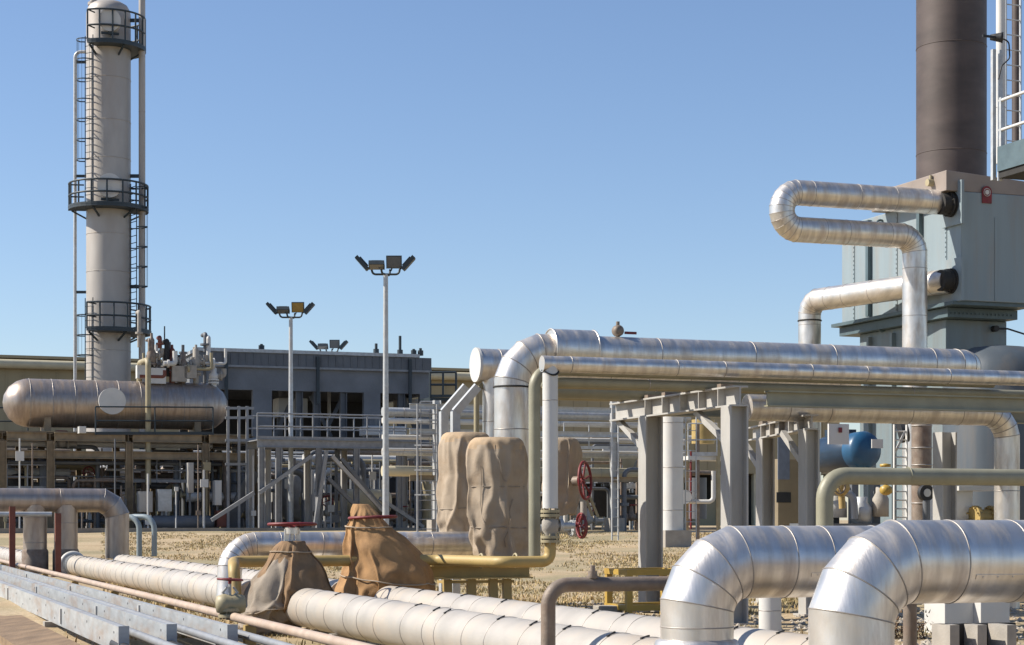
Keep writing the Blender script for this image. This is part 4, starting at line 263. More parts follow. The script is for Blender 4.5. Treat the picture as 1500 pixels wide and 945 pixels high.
0,1,6,-6,7,5,-3,7,-9,8,2,-4,6,-7,4,-1,1,5,-6,6,-3,1,-3,1,1,3,-1,1,1,0,1,2,3,1,1,-1,1,-1,1,-1,4,-2,-1,-1,-2,-1,-1,-1,-1,-1,-1,1,0,-2,-1,1,-5,-3,0,1,-2,-3,-2,-2,1,3,-5,7,1,-1,-1,1,5,
-9,-1,-1,-1,4,3,-4,8,4,-3,0,-1,3,0,0,3,0,2,0,1,-2,0,2,2,-2,0,0,2,3,-1,1,1,1,0,1,3,3,0,0,-1,0,0,-1,4,-1,-1,-2,-1,-1,-1,-1,-1,-1,-2,2,0,-2,-1,-3,-1,-4,1,1,-2,-3,-2,-2,2,-2,-1,1,3,3,
-1,1,-2,-2,-1,0,-1,-1,6,-2,7,0,2,0,-2,3,0,0,3,0,1,-3,5,-3,1,0,2,0,-1,0,3,2,0,1,1,1,0,0,4,3,0,-1,0,0,0,-1,2,-3,2,-2,0,-1,-1,-2,0,-1,-2,1,-1,-1,-1,-1,-2,-4,1,1,-2,-3,-1,-2,1,-2,1,1,
0,1,3,0,-2,-1,-1,-1,0,-1,0,3,7,0,2,0,-1,2,0,1,3,-4,4,-3,1,1,1,0,-1,2,0,0,3,2,0,1,0,1,-1,2,4,2,0,-1,0,1,-1,0,1,-3,2,-1,-1,-1,-1,-1,-1,-1,-1,-1,1,0,-2,-1,-1,-4,0,0,-2,-3,0,-2,0,0,0,
1,2,0,1,0,0,-2,-1,-1,-1,0,1,2,8,0,0,0,0,2,-1,1,-1,1,1,0,2,1,0,-1,0,1,0,1,3,0,2,1,0,1,-1,2,1,4,0,-1,0,1,-1,0,1,-3,-1,1,0,0,-1,-2,0,-1,-1,-1,1,0,-2,-1,-1,-3,-1,-2,0,-3,-1,-1,0,0,1,1,
1,1,1,-2,2,-2,-2,-1,-1,0,1,2,9,1,-2,1,0,2,-2,0,0,2,0,1,1,1,0,-1,0,1,1,0,3,0,1,2,-1,0,0,2,1,3,1,-1,0,2,-2,0,2,-4,-1,1,0,0,0,-2,0,-1,-1,-1,-1,0,0,-1,-1,-3,-1,-2,-1,-2,0,0,-1,0,0,1,2,
1,1,-2,1,-2,-2,-1,0,0,1,2,10,-2,0,0,0,2,-1,-1,-1,3,1,1,1,0,0,0,0,0,0,1,4,-1,1,2,-1,0,0,1,1,3,1,0,-1,2,-2,1,1,-4,0,0,0,0,1,-2,0,-1,-1,-1,-1,-2,1,0,-1,-2,-2,-1,-2,-1,0,0,-1,0,-1,1,2,
1,1,-1,1,-3,-2,0,0,0,1,2,9,-1,-1,1,-2,4,-2,-1,-1,4,0,2,0,0,0,0,0,0,0,1,4,0,0,2,-1,-1,1,0,1,3,2,-1,-1,2,-1,0,2,-4,-1,0,-1,1,1,-1,0,-1,-1,-1,-4,1,0,1,0,-3,-1,-1,-2,-1,0,0,-1,0,-1,1,
1,2,-2,2,0,-4,0,-1,1,0,1,1,10,-1,-1,-1,0,0,2,-2,0,3,1,1,0,-1,0,1,0,0,-1,1,4,0,1,1,-1,0,0,1,1,2,2,-1,-1,2,-1,1,0,-3,-1,0,-1,0,2,-1,0,-1,0,-5,0,0,1,1,-1,-2,-2,0,-1,-1,-1,0,0,0,0,0,1,
1,-2,-2,3,-3,1,0,0,1,0,1,10,-1,-1,-1,-1,0,2,-1,0,2,1,0,0,-1,1,0,0,0,-1,1,5,-1,1,0,0,0,0,1,1,1,3,-2,-1,2,0,1,-2,-2,0,-1,0,0,2,-1,0,-2,1,-4,-2,1,1,0,0,-1,-3,1,-1,-1,-1,0,-1,1,1,0,0,
-1,0,-2,0,1,1,0,1,0,0,2,9,-1,0,-2,-1,-1,3,-2,0,2,-1,1,0,-1,1,0,0,0,0,1,4,-1,1,0,-1,0,1,1,1,1,3,-2,-1,2,0,0,-2,-1,0,-1,0,0,1,0,0,-4,3,-4,-2,1,0,1,0,0,-3,-1,1,-1,0,-1,-1,1,1,1,0,-1,
0,-2,1,1,1,0,0,0,0,1,9,0,-2,-1,-1,0,2,-1,0,1,-2,0,1,-1,1,1,-1,0,0,1,4,-1,1,0,-1,0,1,1,1,1,2,-1,-1,2,-1,0,-2,0,-1,0,-1,1,1,0,0,-4,0,0,-3,1,0,1,0,1,-4,-1,1,0,0,0,-1,0,1,0,1,0,0,-2,2,
1,-1,2,0,0,0,0,8,-1,-1,-1,0,0,2,-2,1,-3,0,2,-1,0,1,0,-1,0,0,2,3,0,0,0,-1,0,1,1,1,0,3,-2,0,2,-1,0,-2,-1,0,0,-1,0,1,1,0,-4,-1,0,-1,0,0,1,1,0,-3,-1,0,0,1,0,-1,0,0,1,1,0,2,-2,-1,0,1,1,
2,0,0,0,7,-1,-1,0,-1,2,-1,-2,-1,0,0,1,-1,0,0,1,-1,0,0,3,2,0,0,-1,0,0,1,0,1,1,2,-1,0,1,0,-1,-1,-1,0,0,-1,0,1,0,1,-3,-3,0,0,0,1,0,1,1,-3,-1,0,0,0,-1,0,0,1,1,1,1,1,-1,-1,-1,0,2,2,1,0,
0,7,-1,-1,0,0,-2,0,-2,-1,1,0,1,-1,-1,0,1,-1,1,0,3,1,0,0,-1,0,0,1,0,1,1,2,-2,1,1,-1,-1,0,-1,0,-1,0,0,0,1,1,-3,-3,0,0,0,1,0,1,1,-3,0,0,0,-1,-1,0,1,0,1,1,2,1,-1,-1,-2,1,1,2,1,2,-1,7,
-1,0,0,-2,-2,-2,2,-1,1,-1,1,-1,-1,0,1,-1,0,1,2,1,0,-1,0,0,0,1,0,1,1,1,-1,1,1,-1,-1,0,-1,0,-1,0,0,0,0,1,-2,-3,0,0,0,0,1,1,1,-2,0,-1,0,-1,0,-1,1,0,1,2,1,2,-2,-1,-1,1,1,1,2,1,0,6,0,0,
-2,-1,-2,-1,0,2,-1,0,-1,0,0,0,0,0,-1,1,3,0,0,-1,0,0,0,1,0,1,1,0,0,0,1,0,-1,-1,0,-1,0,-1,0,1,0,0,0,-3,-1,0,0,1,0,1,0,0,-1,0,0,-1,-1,0,0,1,1,2,1,0,0,-1,-1,1,1,1,1,0,1,6,0,0,-2,-2,-1,
-1,1,1,-1,0,-1,0,0,1,-1,0,-1,2,2,0,0,-1,0,0,0,1,0,1,0,0,1,0,1,-1,0,-1,0,-1,0,-1,0,0,1,0,0,-3,-1,0,1,0,0,1,0,0,0,0,-1,-1,-1,0,0,1,1,2,1,0,0,-1,1,1,0,1,0,0,1,5,0,0,-2,-1,-1,0,0,1,0,
0,-2,0,1,0,0,-1,0,1,3,-1,0,-1,0,0,0,1,0,1,0,0,0,1,0,0,-1,0,-1,0,-1,0,0,0,1,0,0,-2,-2,1,0,0,1,0,0,0,0,-1,0,0,-1,0,0,0,2,1,1,0,-1,0,1,1,1,0,0,0,0,5,0,1,-2,-1,0,0,0,1,-1,0,-1,-1,0,1,
0,-1,0,2,2,-1,0,-1,0,0,0,0,1,1,0,0,0,1,0,0,-1,0,-1,0,0,-1,0,0,1,0,0,-2,-1,0,0,0,0,0,1,0,-1,0,0,0,0,0,0,0,1,1,0,0,0,0,0,2,1,0,-1,0,1,4,0,2,-2,0,0,0,0,0,0,-1,-1,0,-1,0,1,0,0,2,1,-1,
0,-1,0,0,0,0,1,0,0,1,0,0,1,-1,0,0,-1,0,0,-1,0,1,0,0,0,-1,-2,0,0,0,0,0,0,1,-1,0,0,0,1,0,0,0,1,0,0,0,0,0,0,1,1,0,0,-1,1,5,0,1,-2,1,0,1,0,0,-1,-1,-1,0,0,0,0,0,0,2,1,-1,0,-1,0,0,0,0,1,
0,0,0,1,0,1,-1,0,-1,0,0,0,-1,0,1,0,0,0,0,-2,-1,1,-1,1,-1,0,1,-1,0,0,1,0,0,0,0,1,1,-1,0,0,0,0,1,1,0,-1,0,1,4,0,2,-2,1,0,0,1,0,-1,-1,-1,0,0,0,1,0,0,2,0,-1,0,0,0,0,0,0,0,0,1,0,0,0,1,
-1,0,0,-1,0,0,0,0,0,0,0,0,1,-1,-2,0,0,0,0,0,1,-1,0,0,0,0,0,0,0,1,1,-1,0,0,0,0,1,0,1,-2,1,1,4,0,2,-2,1,0,0,0,1,-1,-1,-1,0,1,-1,2,-1,1,1,0,-1,0,0,0,0,0,0,0,1,0,0,0,0,0,1,-1,0,0,-1,0,
0,0,0,0,0,0,1,0,-2,-1,0,1,-1,0,1,-1,0,0,0,0,1,0,0,0,1,-1,0,-1,0,1,1,-1,1,-1,0,1,4,1,1,-1,1,0,0,0,1,-1,-1,-1,1,-1,2,-1,1,1,0,0,-1,1,0,-1,0,0,0,1,0,0,0,1,0,-1,1,0,-1,0,0,0,-1,0,0,0,
0,0,0,1,-1,-1,0,-1,1,-1,0,1,0,0,0,0,1,0,0,0,1,-1,0,-1,0,0,1,-1,1,-1,1,0,4,1,1,0,0,1,0,0,0,-1,-1,0,0,1,-1,1,0,1,0,0,0,0,0,-1,0,1,0,0,0,0,1,0,0,-1,1,0,-1,0,0,0,-1,0,1,-1,0,0,0,1,-1,
-1,0,-1,1,0,-1,1,1,-1,0,0,1,1,-1,1,0,1,-1,-1,-1,0,2,-2,1,-1,1,0,5,1,1,0,0,1,0,0,-1,-1,0,-1,1,-1,1,0,1,0,1,-1,0,0,0,0,-1,1,0,0,0,1,0,0,0,-1,1,0,-1,0,0,0,0,0,-1,1,-1,0,0,0,1,-1,-1,0,
0,1,-1,0,1,1,-1,0,0,1,0,0,0,1,0,-1,0,-1,1,-1,1,-2,1,-1,7,1,0,1,0,0,0,0,-1,0,-1,1,-1,0,0,1,0,0,0,0,0,0,0,0,0,0,0,0,0,0,1,-1,0,0,0,1,0,-1,0,0,0,0,0,0,0,0,-1,1,0,0,0,-1,0,0,1,0,0,-1,
1,-1,1,0,0,0,1,-1,1,-1,0,-1,1,-1,1,-1,1,-1,7,0,0,0,0,0,0,0,0,0,0,0,0,0,0,0,0,0,0,0,0,0,0,0,0,0,0,0,0,0,0,0,0,0,0,0,0,0,0,0,0,0,0,0,0,0,0,0,0,0,0,0,0,0,0,0,0,0,0,0,0,0,0,0,0,0,0,0,
0,0,0,0,0,0,0,0,4,0,0,0,0,0,0,0,0,0,0,0,0,0,0,0,0,0,0,0,0,0,0,0,0,0,0,0,0,0,0,0,0,0,0,0,0,0,0,0,0,0,0,0,0,0,0,0,0,0,0,0,0,0,0,0,0,0,0,0,0,0,0,0,0,0,0,0,0,0,0,0,0,0,0,0,])
CLOTH['pale3'] = (48, 37, [-0.538, 21.231, 0.596], [0.241, 21.949, 2.057],
[217,-3,-4,-4,-6,-7,-7,-7,-8,-7,-8,-9,-8,-7,-7,-6,-6,-5,-3,-3,-1,-1,0,2,2,3,3,5,6,8,7,8,7,8,7,7,7,7,7,6,7,5,4,3,1,1,-1,-1,-4,5,-9,-1,-8,-12,-2,-9,-10,-12,-6,-11,-9,-6,-10,-10,-3,-9,
-4,-4,0,-2,5,1,-1,7,3,7,9,3,12,7,8,9,11,7,10,-1,10,12,8,11,-1,7,-9,5,0,-1,-8,11,-8,-5,-12,-11,-2,-9,-13,-14,-7,-10,-9,-10,-8,-13,-3,-10,-9,-4,-1,0,6,-1,0,7,5,11,11,2,13,10,12,9,10,
12,-1,12,4,13,10,13,3,3,-12,1,-1,3,-1,10,-8,-13,-10,-11,-6,-8,-14,-14,-13,-12,-6,-11,-7,-14,-7,-12,-3,-5,-5,-3,7,6,-5,3,9,14,10,14,2,16,12,13,14,9,-2,14,5,13,13,8,14,-13,-4,9,-2,
-13,16,2,-10,-8,-10,-12,-8,-12,-17,-16,-15,-3,-8,-9,-16,-16,-13,-9,-4,0,-3,-5,-2,10,-5,5,10,13,13,5,11,16,17,16,15,15,0,8,5,14,12,10,11,-3,-4,-5,2,-7,22,-2,-14,-7,-13,-17,-2,-15,
-17,-16,-6,-14,-12,-5,-17,-17,-6,-13,3,-3,-15,6,0,-8,12,9,-2,16,18,7,1,17,16,16,14,16,14,11,-8,10,16,15,14,1,-13,6,-1,-9,19,-5,-13,-14,-16,-3,-12,-17,-13,-3,-19,-17,-9,-7,-18,-9,
-9,-14,6,-8,-14,-3,-4,3,14,7,2,12,17,10,-1,16,16,14,17,13,16,12,-7,8,16,15,13,15,-10,-14,-3,14,-4,5,-17,-15,-13,1,-15,-9,-8,-17,-20,-18,-8,-9,-16,-5,-10,-15,8,-12,-17,10,0,-9,8,8,
7,9,16,13,-2,13,17,16,18,16,11,13,-6,9,12,16,18,13,-16,-8,-4,10,-2,10,-19,-15,-13,5,-17,-17,-5,-18,-19,-17,-11,-15,-2,-11,-16,-4,7,-16,-19,13,4,-9,14,9,-10,14,15,15,1,15,15,14,18,
17,8,14,-5,13,12,12,20,11,-16,-5,-2,0,10,2,-19,-10,-15,3,-14,-18,-11,-17,-19,-10,-17,-18,-3,-14,-8,9,-7,-18,-19,15,7,-7,14,6,-17,16,17,8,14,17,10,14,18,17,7,15,-3,16,13,7,18,15,
-17,0,-1,0,0,3,-18,-6,-15,-2,-11,-12,-18,-18,-18,-13,-15,-15,-12,-14,9,-4,-8,-19,-17,9,14,-2,12,3,-18,15,17,9,18,17,9,12,18,20,6,13,1,18,11,11,10,18,-17,2,2,0,-6,4,-17,-6,-16,-12,
-4,-11,-17,-17,-18,-15,-12,-18,-18,0,3,-9,-9,-17,-13,-1,12,12,2,7,-17,13,14,13,18,18,7,14,19,20,9,3,11,18,10,9,10,18,-16,2,2,-1,-6,6,-17,-10,-10,-18,-3,-10,-16,-17,-18,-17,-12,-17,
-16,-10,9,-12,-7,-16,-6,-5,3,13,4,9,-14,18,13,7,17,17,10,17,17,19,10,2,17,12,14,8,8,19,-17,4,2,-3,-5,6,-18,-10,-13,-17,3,-13,-16,-18,-18,-16,-17,-14,-15,-13,10,-12,-8,-16,-4,5,2,
-3,14,3,-8,17,12,7,15,16,14,17,16,19,9,2,18,13,14,8,6,20,-16,4,2,-3,-4,4,-19,-11,-13,-15,9,-17,-18,-16,-18,-18,-17,-14,-15,-16,12,-11,-8,-17,5,-1,4,-9,11,2,0,15,10,14,9,16,18,17,
15,17,13,-2,18,15,12,9,7,18,-15,4,2,-3,-3,2,-17,-15,-13,-12,12,-20,-18,-16,-18,-17,-18,-13,-16,-17,11,-7,-12,-17,9,-1,4,-12,6,-2,10,15,10,14,9,16,18,17,16,14,16,-4,18,15,13,9,7,17,
-13,2,1,2,3,-12,-11,-17,-14,-10,12,-18,-18,-17,-18,-18,-18,-13,-17,-17,11,-5,-15,-13,9,0,1,-3,-13,2,15,17,11,14,8,16,16,18,16,14,15,-4,18,15,16,8,5,17,-11,0,0,-2,10,-16,-13,-11,
-16,-9,12,-17,-17,-18,-19,-18,-18,-14,-17,-15,7,-1,-17,-11,9,-3,4,0,-11,-7,18,18,10,16,8,14,15,19,17,13,13,-2,17,17,13,16,-3,18,-8,-4,1,-2,10,-17,-13,-12,-14,-8,13,-17,-18,-18,-18,
-19,-15,-16,-19,-12,-2,5,-18,-7,8,-5,5,2,-7,-13,18,14,15,16,9,12,15,18,15,17,7,3,17,18,13,15,-6,20,-4,-8,1,-1,11,-18,-13,-12,-14,-8,14,-18,-17,-18,-18,-18,-16,-17,-19,-9,-8,6,-18,
4,-1,-7,7,3,-6,-14,18,12,16,12,18,8,17,16,11,18,15,-2,17,15,15,17,-8,19,1,-12,2,-3,12,-17,-12,-12,-16,-7,14,-17,-17,-18,-18,-19,-16,-18,-19,-7,-11,6,-16,5,-9,4,-2,7,-4,-16,20,12,
14,11,18,13,15,15,12,14,16,0,17,15,14,19,-10,18,4,-12,1,-5,14,-19,-10,-11,-15,-10,15,-17,-16,-18,-18,-20,-17,-18,-17,-7,-15,6,-12,4,-11,5,-3,8,-3,-16,20,11,14,11,19,17,10,16,14,10,
15,4,16,14,14,20,-10,15,8,-12,0,-5,12,-18,-9,-11,-14,-12,15,-16,-18,-17,-18,-19,-21,-13,-15,-10,-17,1,5,-8,-11,5,-2,7,-1,-16,18,14,9,16,19,17,9,17,15,7,16,6,15,14,14,19,-10,10,13,
-11,-2,-5,11,-17,-9,-11,-14,-12,16,-18,-18,-18,-18,-18,-18,-13,-14,-11,-17,9,-5,-11,-6,3,0,5,1,-16,17,13,10,16,18,18,9,18,16,3,17,8,15,14,14,18,-9,6,15,-9,-3,-5,11,-17,-10,-12,-12,
-13,15,-18,-17,-19,-18,-17,-15,-12,-16,-14,-15,10,-7,-9,-6,2,1,4,2,-17,16,15,11,14,17,18,11,16,15,4,16,11,15,13,14,18,-7,2,16,-5,-7,-5,12,-17,-11,-11,-13,-12,15,-19,-16,-19,-18,
-16,-16,-12,-17,-16,-12,11,-7,-8,-4,-5,6,4,1,-18,16,17,12,14,16,16,11,15,16,5,15,16,8,15,13,18,-4,-1,16,-1,-10,-5,12,-18,-8,-13,-13,-13,16,-19,-17,-19,-17,-17,-16,-10,-18,-18,-10,
12,-7,-7,-8,1,-4,11,0,-17,17,12,16,14,16,12,13,15,18,6,14,17,4,14,16,16,3,-7,16,1,-11,-6,12,-18,-6,-14,-15,-12,15,-18,-17,-19,-17,-16,-17,-8,-18,-20,-9,12,-6,-8,-9,2,-6,12,1,-16,
16,14,11,17,15,10,15,16,17,6,16,18,2,13,18,13,6,-9,15,4,-13,-5,11,-18,-3,-18,-14,-12,15,-17,-17,-19,-17,-16,-17,-9,-16,-20,-11,13,-10,-5,-9,1,-6,13,2,-17,17,15,8,17,16,9,17,15,16,
6,19,18,1,13,19,6,12,-9,9,11,-15,-3,10,-18,-3,-18,-14,-13,15,-16,-17,-21,-18,-14,-17,-8,-18,-17,-12,13,-14,-2,-3,-9,-2,14,2,-17,17,15,5,18,18,7,17,14,15,9,19,18,1,14,19,2,15,-7,5,
14,-15,-3,10,-18,-3,-18,-14,-14,15,-16,-17,-22,-18,-14,-15,-8,-19,-13,-16,13,-11,-13,5,-3,-9,14,4,-16,18,13,5,17,19,7,17,12,14,13,19,15,2,15,19,-1,16,-2,0,15,-14,-3,9,-17,-3,-18,
-12,-17,15,-16,-17,-21,-17,-14,-15,-9,-19,-10,-18,11,-11,-14,5,0,-12,14,6,-14,18,11,7,14,19,7,18,14,13,15,18,13,4,17,15,-3,15,6,-5,14,-14,-2,8,-17,-1,-18,-14,-16,13,-15,-18,-19,
-16,-13,-15,-9,-20,-8,-19,8,-11,-13,0,5,-12,10,9,-13,19,5,16,10,17,8,17,17,12,17,15,16,9,7,17,-3,11,11,-7,15,-14,0,3,-15,1,-17,-14,-16,10,-18,-16,-18,-14,-12,-16,-10,-18,-7,-18,3,
-15,0,-10,9,-12,5,13,-11,18,3,18,9,13,13,11,18,14,11,19,19,10,6,16,7,-1,14,-7,13,-12,6,-13,-2,-11,-8,-13,-15,4,-15,-16,-16,-13,-12,-14,-14,-7,-14,-10,-10,-2,-7,-2,-7,5,3,-3,9,4,12,
8,12,14,9,12,13,16,14,16,16,8,12,13,4,9,0,9,-5,5,-2,-16,-6,-7,-7,-8,-9,-10,-13,-13,-13,-10,-11,-13,-11,-10,-9,-8,-7,-5,-5,-3,-2,-1,1,3,6,7,7,8,10,12,12,11,12,12,12,12,11,10,9,10,8,
5,5,3,1,-1,-1,-13,-5,-6,-7,-8,-8,-10,-10,-11,-10,-10,-9,-11,-10,-9,-9,-7,-6,-5,-4,-2,-2,-1,0,3,5,5,7,8,9,11,10,11,10,11,10,11,9,9,8,8,7,5,4,3,0,0,-1,],
[155,7,7,6,6,5,5,3,1,0,0,-1,-2,-4,-4,-6,-6,-7,-6,-8,-8,-9,-9,-8,-8,-7,-7,-7,-7,-5,-5,-3,-2,0,0,2,2,3,4,5,7,7,7,7,9,9,9,9,15,9,-1,12,8,2,11,6,0,0,-9,-3,6,-9,-3,1,-10,-7,-11,-9,-12,
-12,-6,-11,-11,-8,-11,-2,-7,-10,-2,-7,5,-7,-2,7,1,11,6,0,11,4,11,7,5,12,13,13,13,1,9,13,3,7,13,9,0,-4,-8,-7,8,-8,5,-5,-11,-11,-9,-13,-14,-15,-4,-13,-12,-12,-13,-7,-2,-11,-4,-7,1,8,
-8,1,12,3,12,0,11,2,14,12,0,14,16,15,7,7,11,5,9,11,14,13,-6,-4,-3,-5,-8,7,6,-8,-14,-10,-15,-13,-15,-16,-9,-13,-11,-14,-12,-1,-13,-8,-12,-5,8,2,3,-9,14,3,14,7,3,12,5,9,12,11,16,8,
11,6,11,14,12,12,16,13,-2,-3,-3,-10,0,7,-4,-7,-14,-16,-18,-17,-16,-15,-14,-14,-6,-17,-11,-10,-4,-3,-13,-10,-2,2,6,6,-2,7,17,7,10,12,12,7,2,15,18,15,8,16,7,13,9,6,18,8,-4,-2,-14,12,
9,-15,-3,-5,-17,-13,-19,-17,-4,-14,-15,-11,-15,-16,-17,-1,6,-17,-17,-3,-6,4,8,-4,-10,15,17,13,3,7,10,19,7,9,18,14,17,18,9,-2,7,19,11,-3,9,-13,5,1,14,-14,-1,-17,-16,-11,-17,-17,7,
-18,-18,-18,-11,-18,-17,12,-3,-18,-18,-8,1,9,4,-13,-8,15,16,16,8,8,13,10,11,4,18,14,23,19,-3,7,12,18,-2,17,-14,-3,2,6,16,-14,-5,-18,-17,-11,-16,-14,5,-14,-19,-15,-17,-18,-17,14,-5,
-15,-18,-11,8,6,0,-7,-16,14,17,16,15,10,4,13,-2,16,18,17,23,17,-3,11,12,18,4,9,-16,-1,-1,9,16,-9,-16,-14,-11,-20,-17,-8,3,-13,-18,-16,-11,-19,-17,9,-8,-13,-19,-1,-13,15,0,-4,-18,
12,18,14,14,17,2,15,-4,18,19,20,19,19,-5,16,9,19,15,-5,-14,7,-7,16,-7,5,-17,-9,-18,-18,-17,-4,-3,-11,-19,-17,-11,-19,-10,-8,-1,-18,-12,1,-17,14,-2,1,-19,11,19,9,14,19,5,12,-1,20,
21,20,18,20,-4,16,8,19,18,-16,3,0,-5,13,-12,10,-15,-11,-17,-19,-18,2,-8,-17,-13,-19,-13,-19,-8,-14,-4,-16,2,-9,-17,12,-2,2,-18,12,17,9,17,14,16,2,3,19,22,19,19,20,-3,17,7,15,21,
-16,0,6,-5,10,-14,3,4,-19,-19,-17,-19,5,-11,-20,-15,-13,-19,-18,-6,-16,-11,-12,4,-6,-17,8,0,3,-18,19,11,7,20,15,16,-1,5,20,20,19,20,19,-2,15,17,8,21,-17,2,6,-4,7,-13,-4,8,-16,-17,
-17,-19,5,-15,-19,-21,-10,-19,-18,-9,-1,-14,-18,-5,1,-15,0,6,3,-16,19,4,15,16,15,18,-1,9,18,19,19,20,18,1,16,14,8,19,-14,7,-1,5,-8,-3,-11,8,-11,-15,-17,-20,4,-16,-18,-21,-20,-9,
-18,-16,6,-14,-19,-11,5,-12,-4,6,3,-14,20,6,14,13,15,18,-1,12,17,19,20,19,19,3,15,11,10,16,-10,2,7,-6,-2,-4,-11,4,-5,-14,-17,-19,0,-15,-18,-22,-18,-11,-17,-20,11,-16,-14,-18,6,-4,
-2,-8,6,-10,19,9,11,13,16,18,-2,12,17,19,20,18,19,5,14,11,10,13,0,-7,7,-5,-2,-4,-11,-3,4,-14,-18,-15,-5,-16,-18,-20,-15,-17,-17,-15,9,-14,-12,-20,-7,2,5,-1,-13,2,19,8,11,12,18,17,
-4,13,18,19,19,17,14,15,7,13,13,11,0,-8,3,3,-7,-3,-11,-5,9,-16,-17,-7,-13,-18,-19,-18,-19,-14,-19,-8,5,-14,-12,-19,-9,8,1,-3,-15,7,18,9,11,9,17,18,-6,15,20,19,19,17,10,12,14,11,16,
11,-4,-7,3,3,-8,-3,-11,-4,12,-17,-17,-5,-16,-18,-20,-18,-18,-15,-18,-1,-2,-16,-10,-20,-10,9,3,-7,-14,12,17,10,9,13,8,19,-4,18,19,19,20,18,5,11,14,14,17,11,-5,-7,2,-1,3,-12,-8,-4,
14,-17,-18,-5,-19,-19,-18,-17,-19,-17,-15,4,-12,-8,-14,-19,-11,8,5,-13,-9,15,18,9,9,13,3,18,0,21,17,20,19,17,2,12,16,15,17,8,-1,-9,3,-2,5,-13,-8,-5,15,-15,-19,-7,-19,-21,-17,-18,
-20,-17,-13,5,-14,-6,-18,-10,-15,-2,13,-17,2,6,20,10,11,12,2,16,3,22,16,19,20,16,1,13,17,15,17,7,0,-9,3,-1,5,-13,-10,-5,16,-13,-19,-12,-18,-18,-19,-21,-18,-18,-11,5,-16,-7,-16,-7,
-12,-11,14,-15,11,-4,20,11,10,14,3,15,6,20,15,19,19,16,1,15,16,14,17,7,2,-10,4,4,0,-13,-10,-6,16,-11,-19,-15,-19,-15,-20,-21,-19,-19,-8,3,-16,-8,-16,-8,-5,-16,12,-12,14,-8,21,9,9,
17,3,15,9,17,15,19,20,16,1,16,14,14,16,7,4,-9,6,-3,-3,-1,-14,-9,17,-10,-18,-18,-19,-15,-18,-21,-20,-21,-5,0,-11,-14,-13,-9,-5,-16,9,-8,16,-10,21,7,10,18,2,15,15,12,16,19,20,17,0,
15,15,14,15,7,3,-6,4,-3,-4,1,-13,-10,15,-10,-16,-18,-17,-18,-18,-20,-21,-21,-4,-2,-10,-13,-13,-9,-6,-18,3,0,17,-10,19,7,12,16,2,15,18,9,17,21,20,14,0,16,16,13,14,9,1,-5,3,-3,-3,2,
-13,-10,14,-12,-14,-18,-19,-18,-18,-19,-20,-19,-5,-3,-10,-13,-12,-9,-7,-18,8,-5,18,-11,16,9,13,15,2,17,19,7,19,20,20,10,2,17,15,13,12,11,0,-3,1,-2,-3,4,-15,-8,12,-13,-12,-19,-20,
-18,-17,-18,-19,-19,-6,-7,-5,-15,-10,-8,-10,-16,9,-5,17,-10,10,16,10,13,3,19,20,8,18,17,19,11,4,18,13,11,12,11,2,-5,3,-4,-2,6,-16,-7,11,-17,-10,-18,-20,-17,-18,-19,-15,-21,-8,-1,
-12,-8,-12,-8,-14,-14,11,-6,17,-8,5,18,12,8,4,20,21,11,18,13,18,15,3,20,12,8,14,10,2,-6,1,3,-7,8,-16,-6,8,-18,-9,-17,-20,-16,-19,-19,-14,-21,-10,1,-10,-15,-5,-9,-18,-11,12,-8,17,
-5,1,19,13,0,12,20,20,13,19,11,18,15,2,21,8,12,15,11,-1,-6,2,4,-8,8,-17,-4,6,-17,-9,-16,-22,-17,-19,-19,-13,-20,-8,0,-11,-18,-3,-8,-20,-9,12,-10,17,1,-5,19,12,0,18,16,19,17,16,11,
19,14,3,22,7,12,17,9,-1,-6,2,6,-10,8,-18,1,1,-15,-12,-15,-21,-20,-17,-20,-12,-19,-6,-1,-12,-19,-8,-4,-20,-8,13,-12,16,4,-8,19,13,1,21,12,19,19,11,14,20,13,5,23,7,10,15,9,3,-7,2,7,
-11,9,-19,5,-11,-8,-16,-15,-16,-19,-19,-19,-12,-19,-6,-2,-13,-19,-11,-2,-20,-4,12,-14,16,5,-9,19,11,5,20,11,20,19,9,14,21,14,5,23,7,12,8,12,7,-7,0,9,-11,8,-18,3,-15,-5,-17,-15,-13,
-19,-19,-16,-14,-19,-10,0,-15,-17,-13,-2,-19,-1,11,-15,14,8,-9,18,5,11,20,14,19,17,9,13,21,17,4,21,6,12,9,11,10,-6,-2,9,-11,8,-18,2,-18,-2,-18,-15,-12,-19,-17,-14,-17,-16,-12,-2,
-19,-8,-17,-3,-17,7,2,-15,9,13,-9,16,16,2,20,16,15,18,9,14,21,18,6,18,6,16,6,9,0,10,-6,9,-12,8,-16,-3,-18,0,-20,-10,-17,-15,-17,-16,-20,-10,-13,-5,-20,-4,-17,-12,-8,11,-3,-12,13,
-2,2,14,16,3,18,17,11,19,10,14,21,12,14,10,13,10,6,10,-2,9,4,-4,3,-9,-1,-12,-8,-12,-9,-15,-14,-16,-16,-17,-16,-11,-10,-17,-7,-12,-12,-5,-8,3,-6,-2,5,2,5,12,10,10,16,9,17,13,12,15,
19,6,12,11,10,9,7,7,6,3,2,-1,-1,-4,-7,-7,-7,-9,-11,-13,-13,-13,-13,-14,-12,-11,-12,-12,-10,-8,-9,-7,-5,-2,-1,1,1,4,4,7,8,10,11,12,12,13,12,13,14,8,11,10,10,8,6,5,4,3,2,0,-2,-3,-5,
-6,-7,-8,-10,-11,-11,-11,-12,-12,-11,-10,-9,-10,-10,-8,-8,-7,-5,-2,0,2,2,2,4,6,7,8,9,12,11,11,12,11,11,],
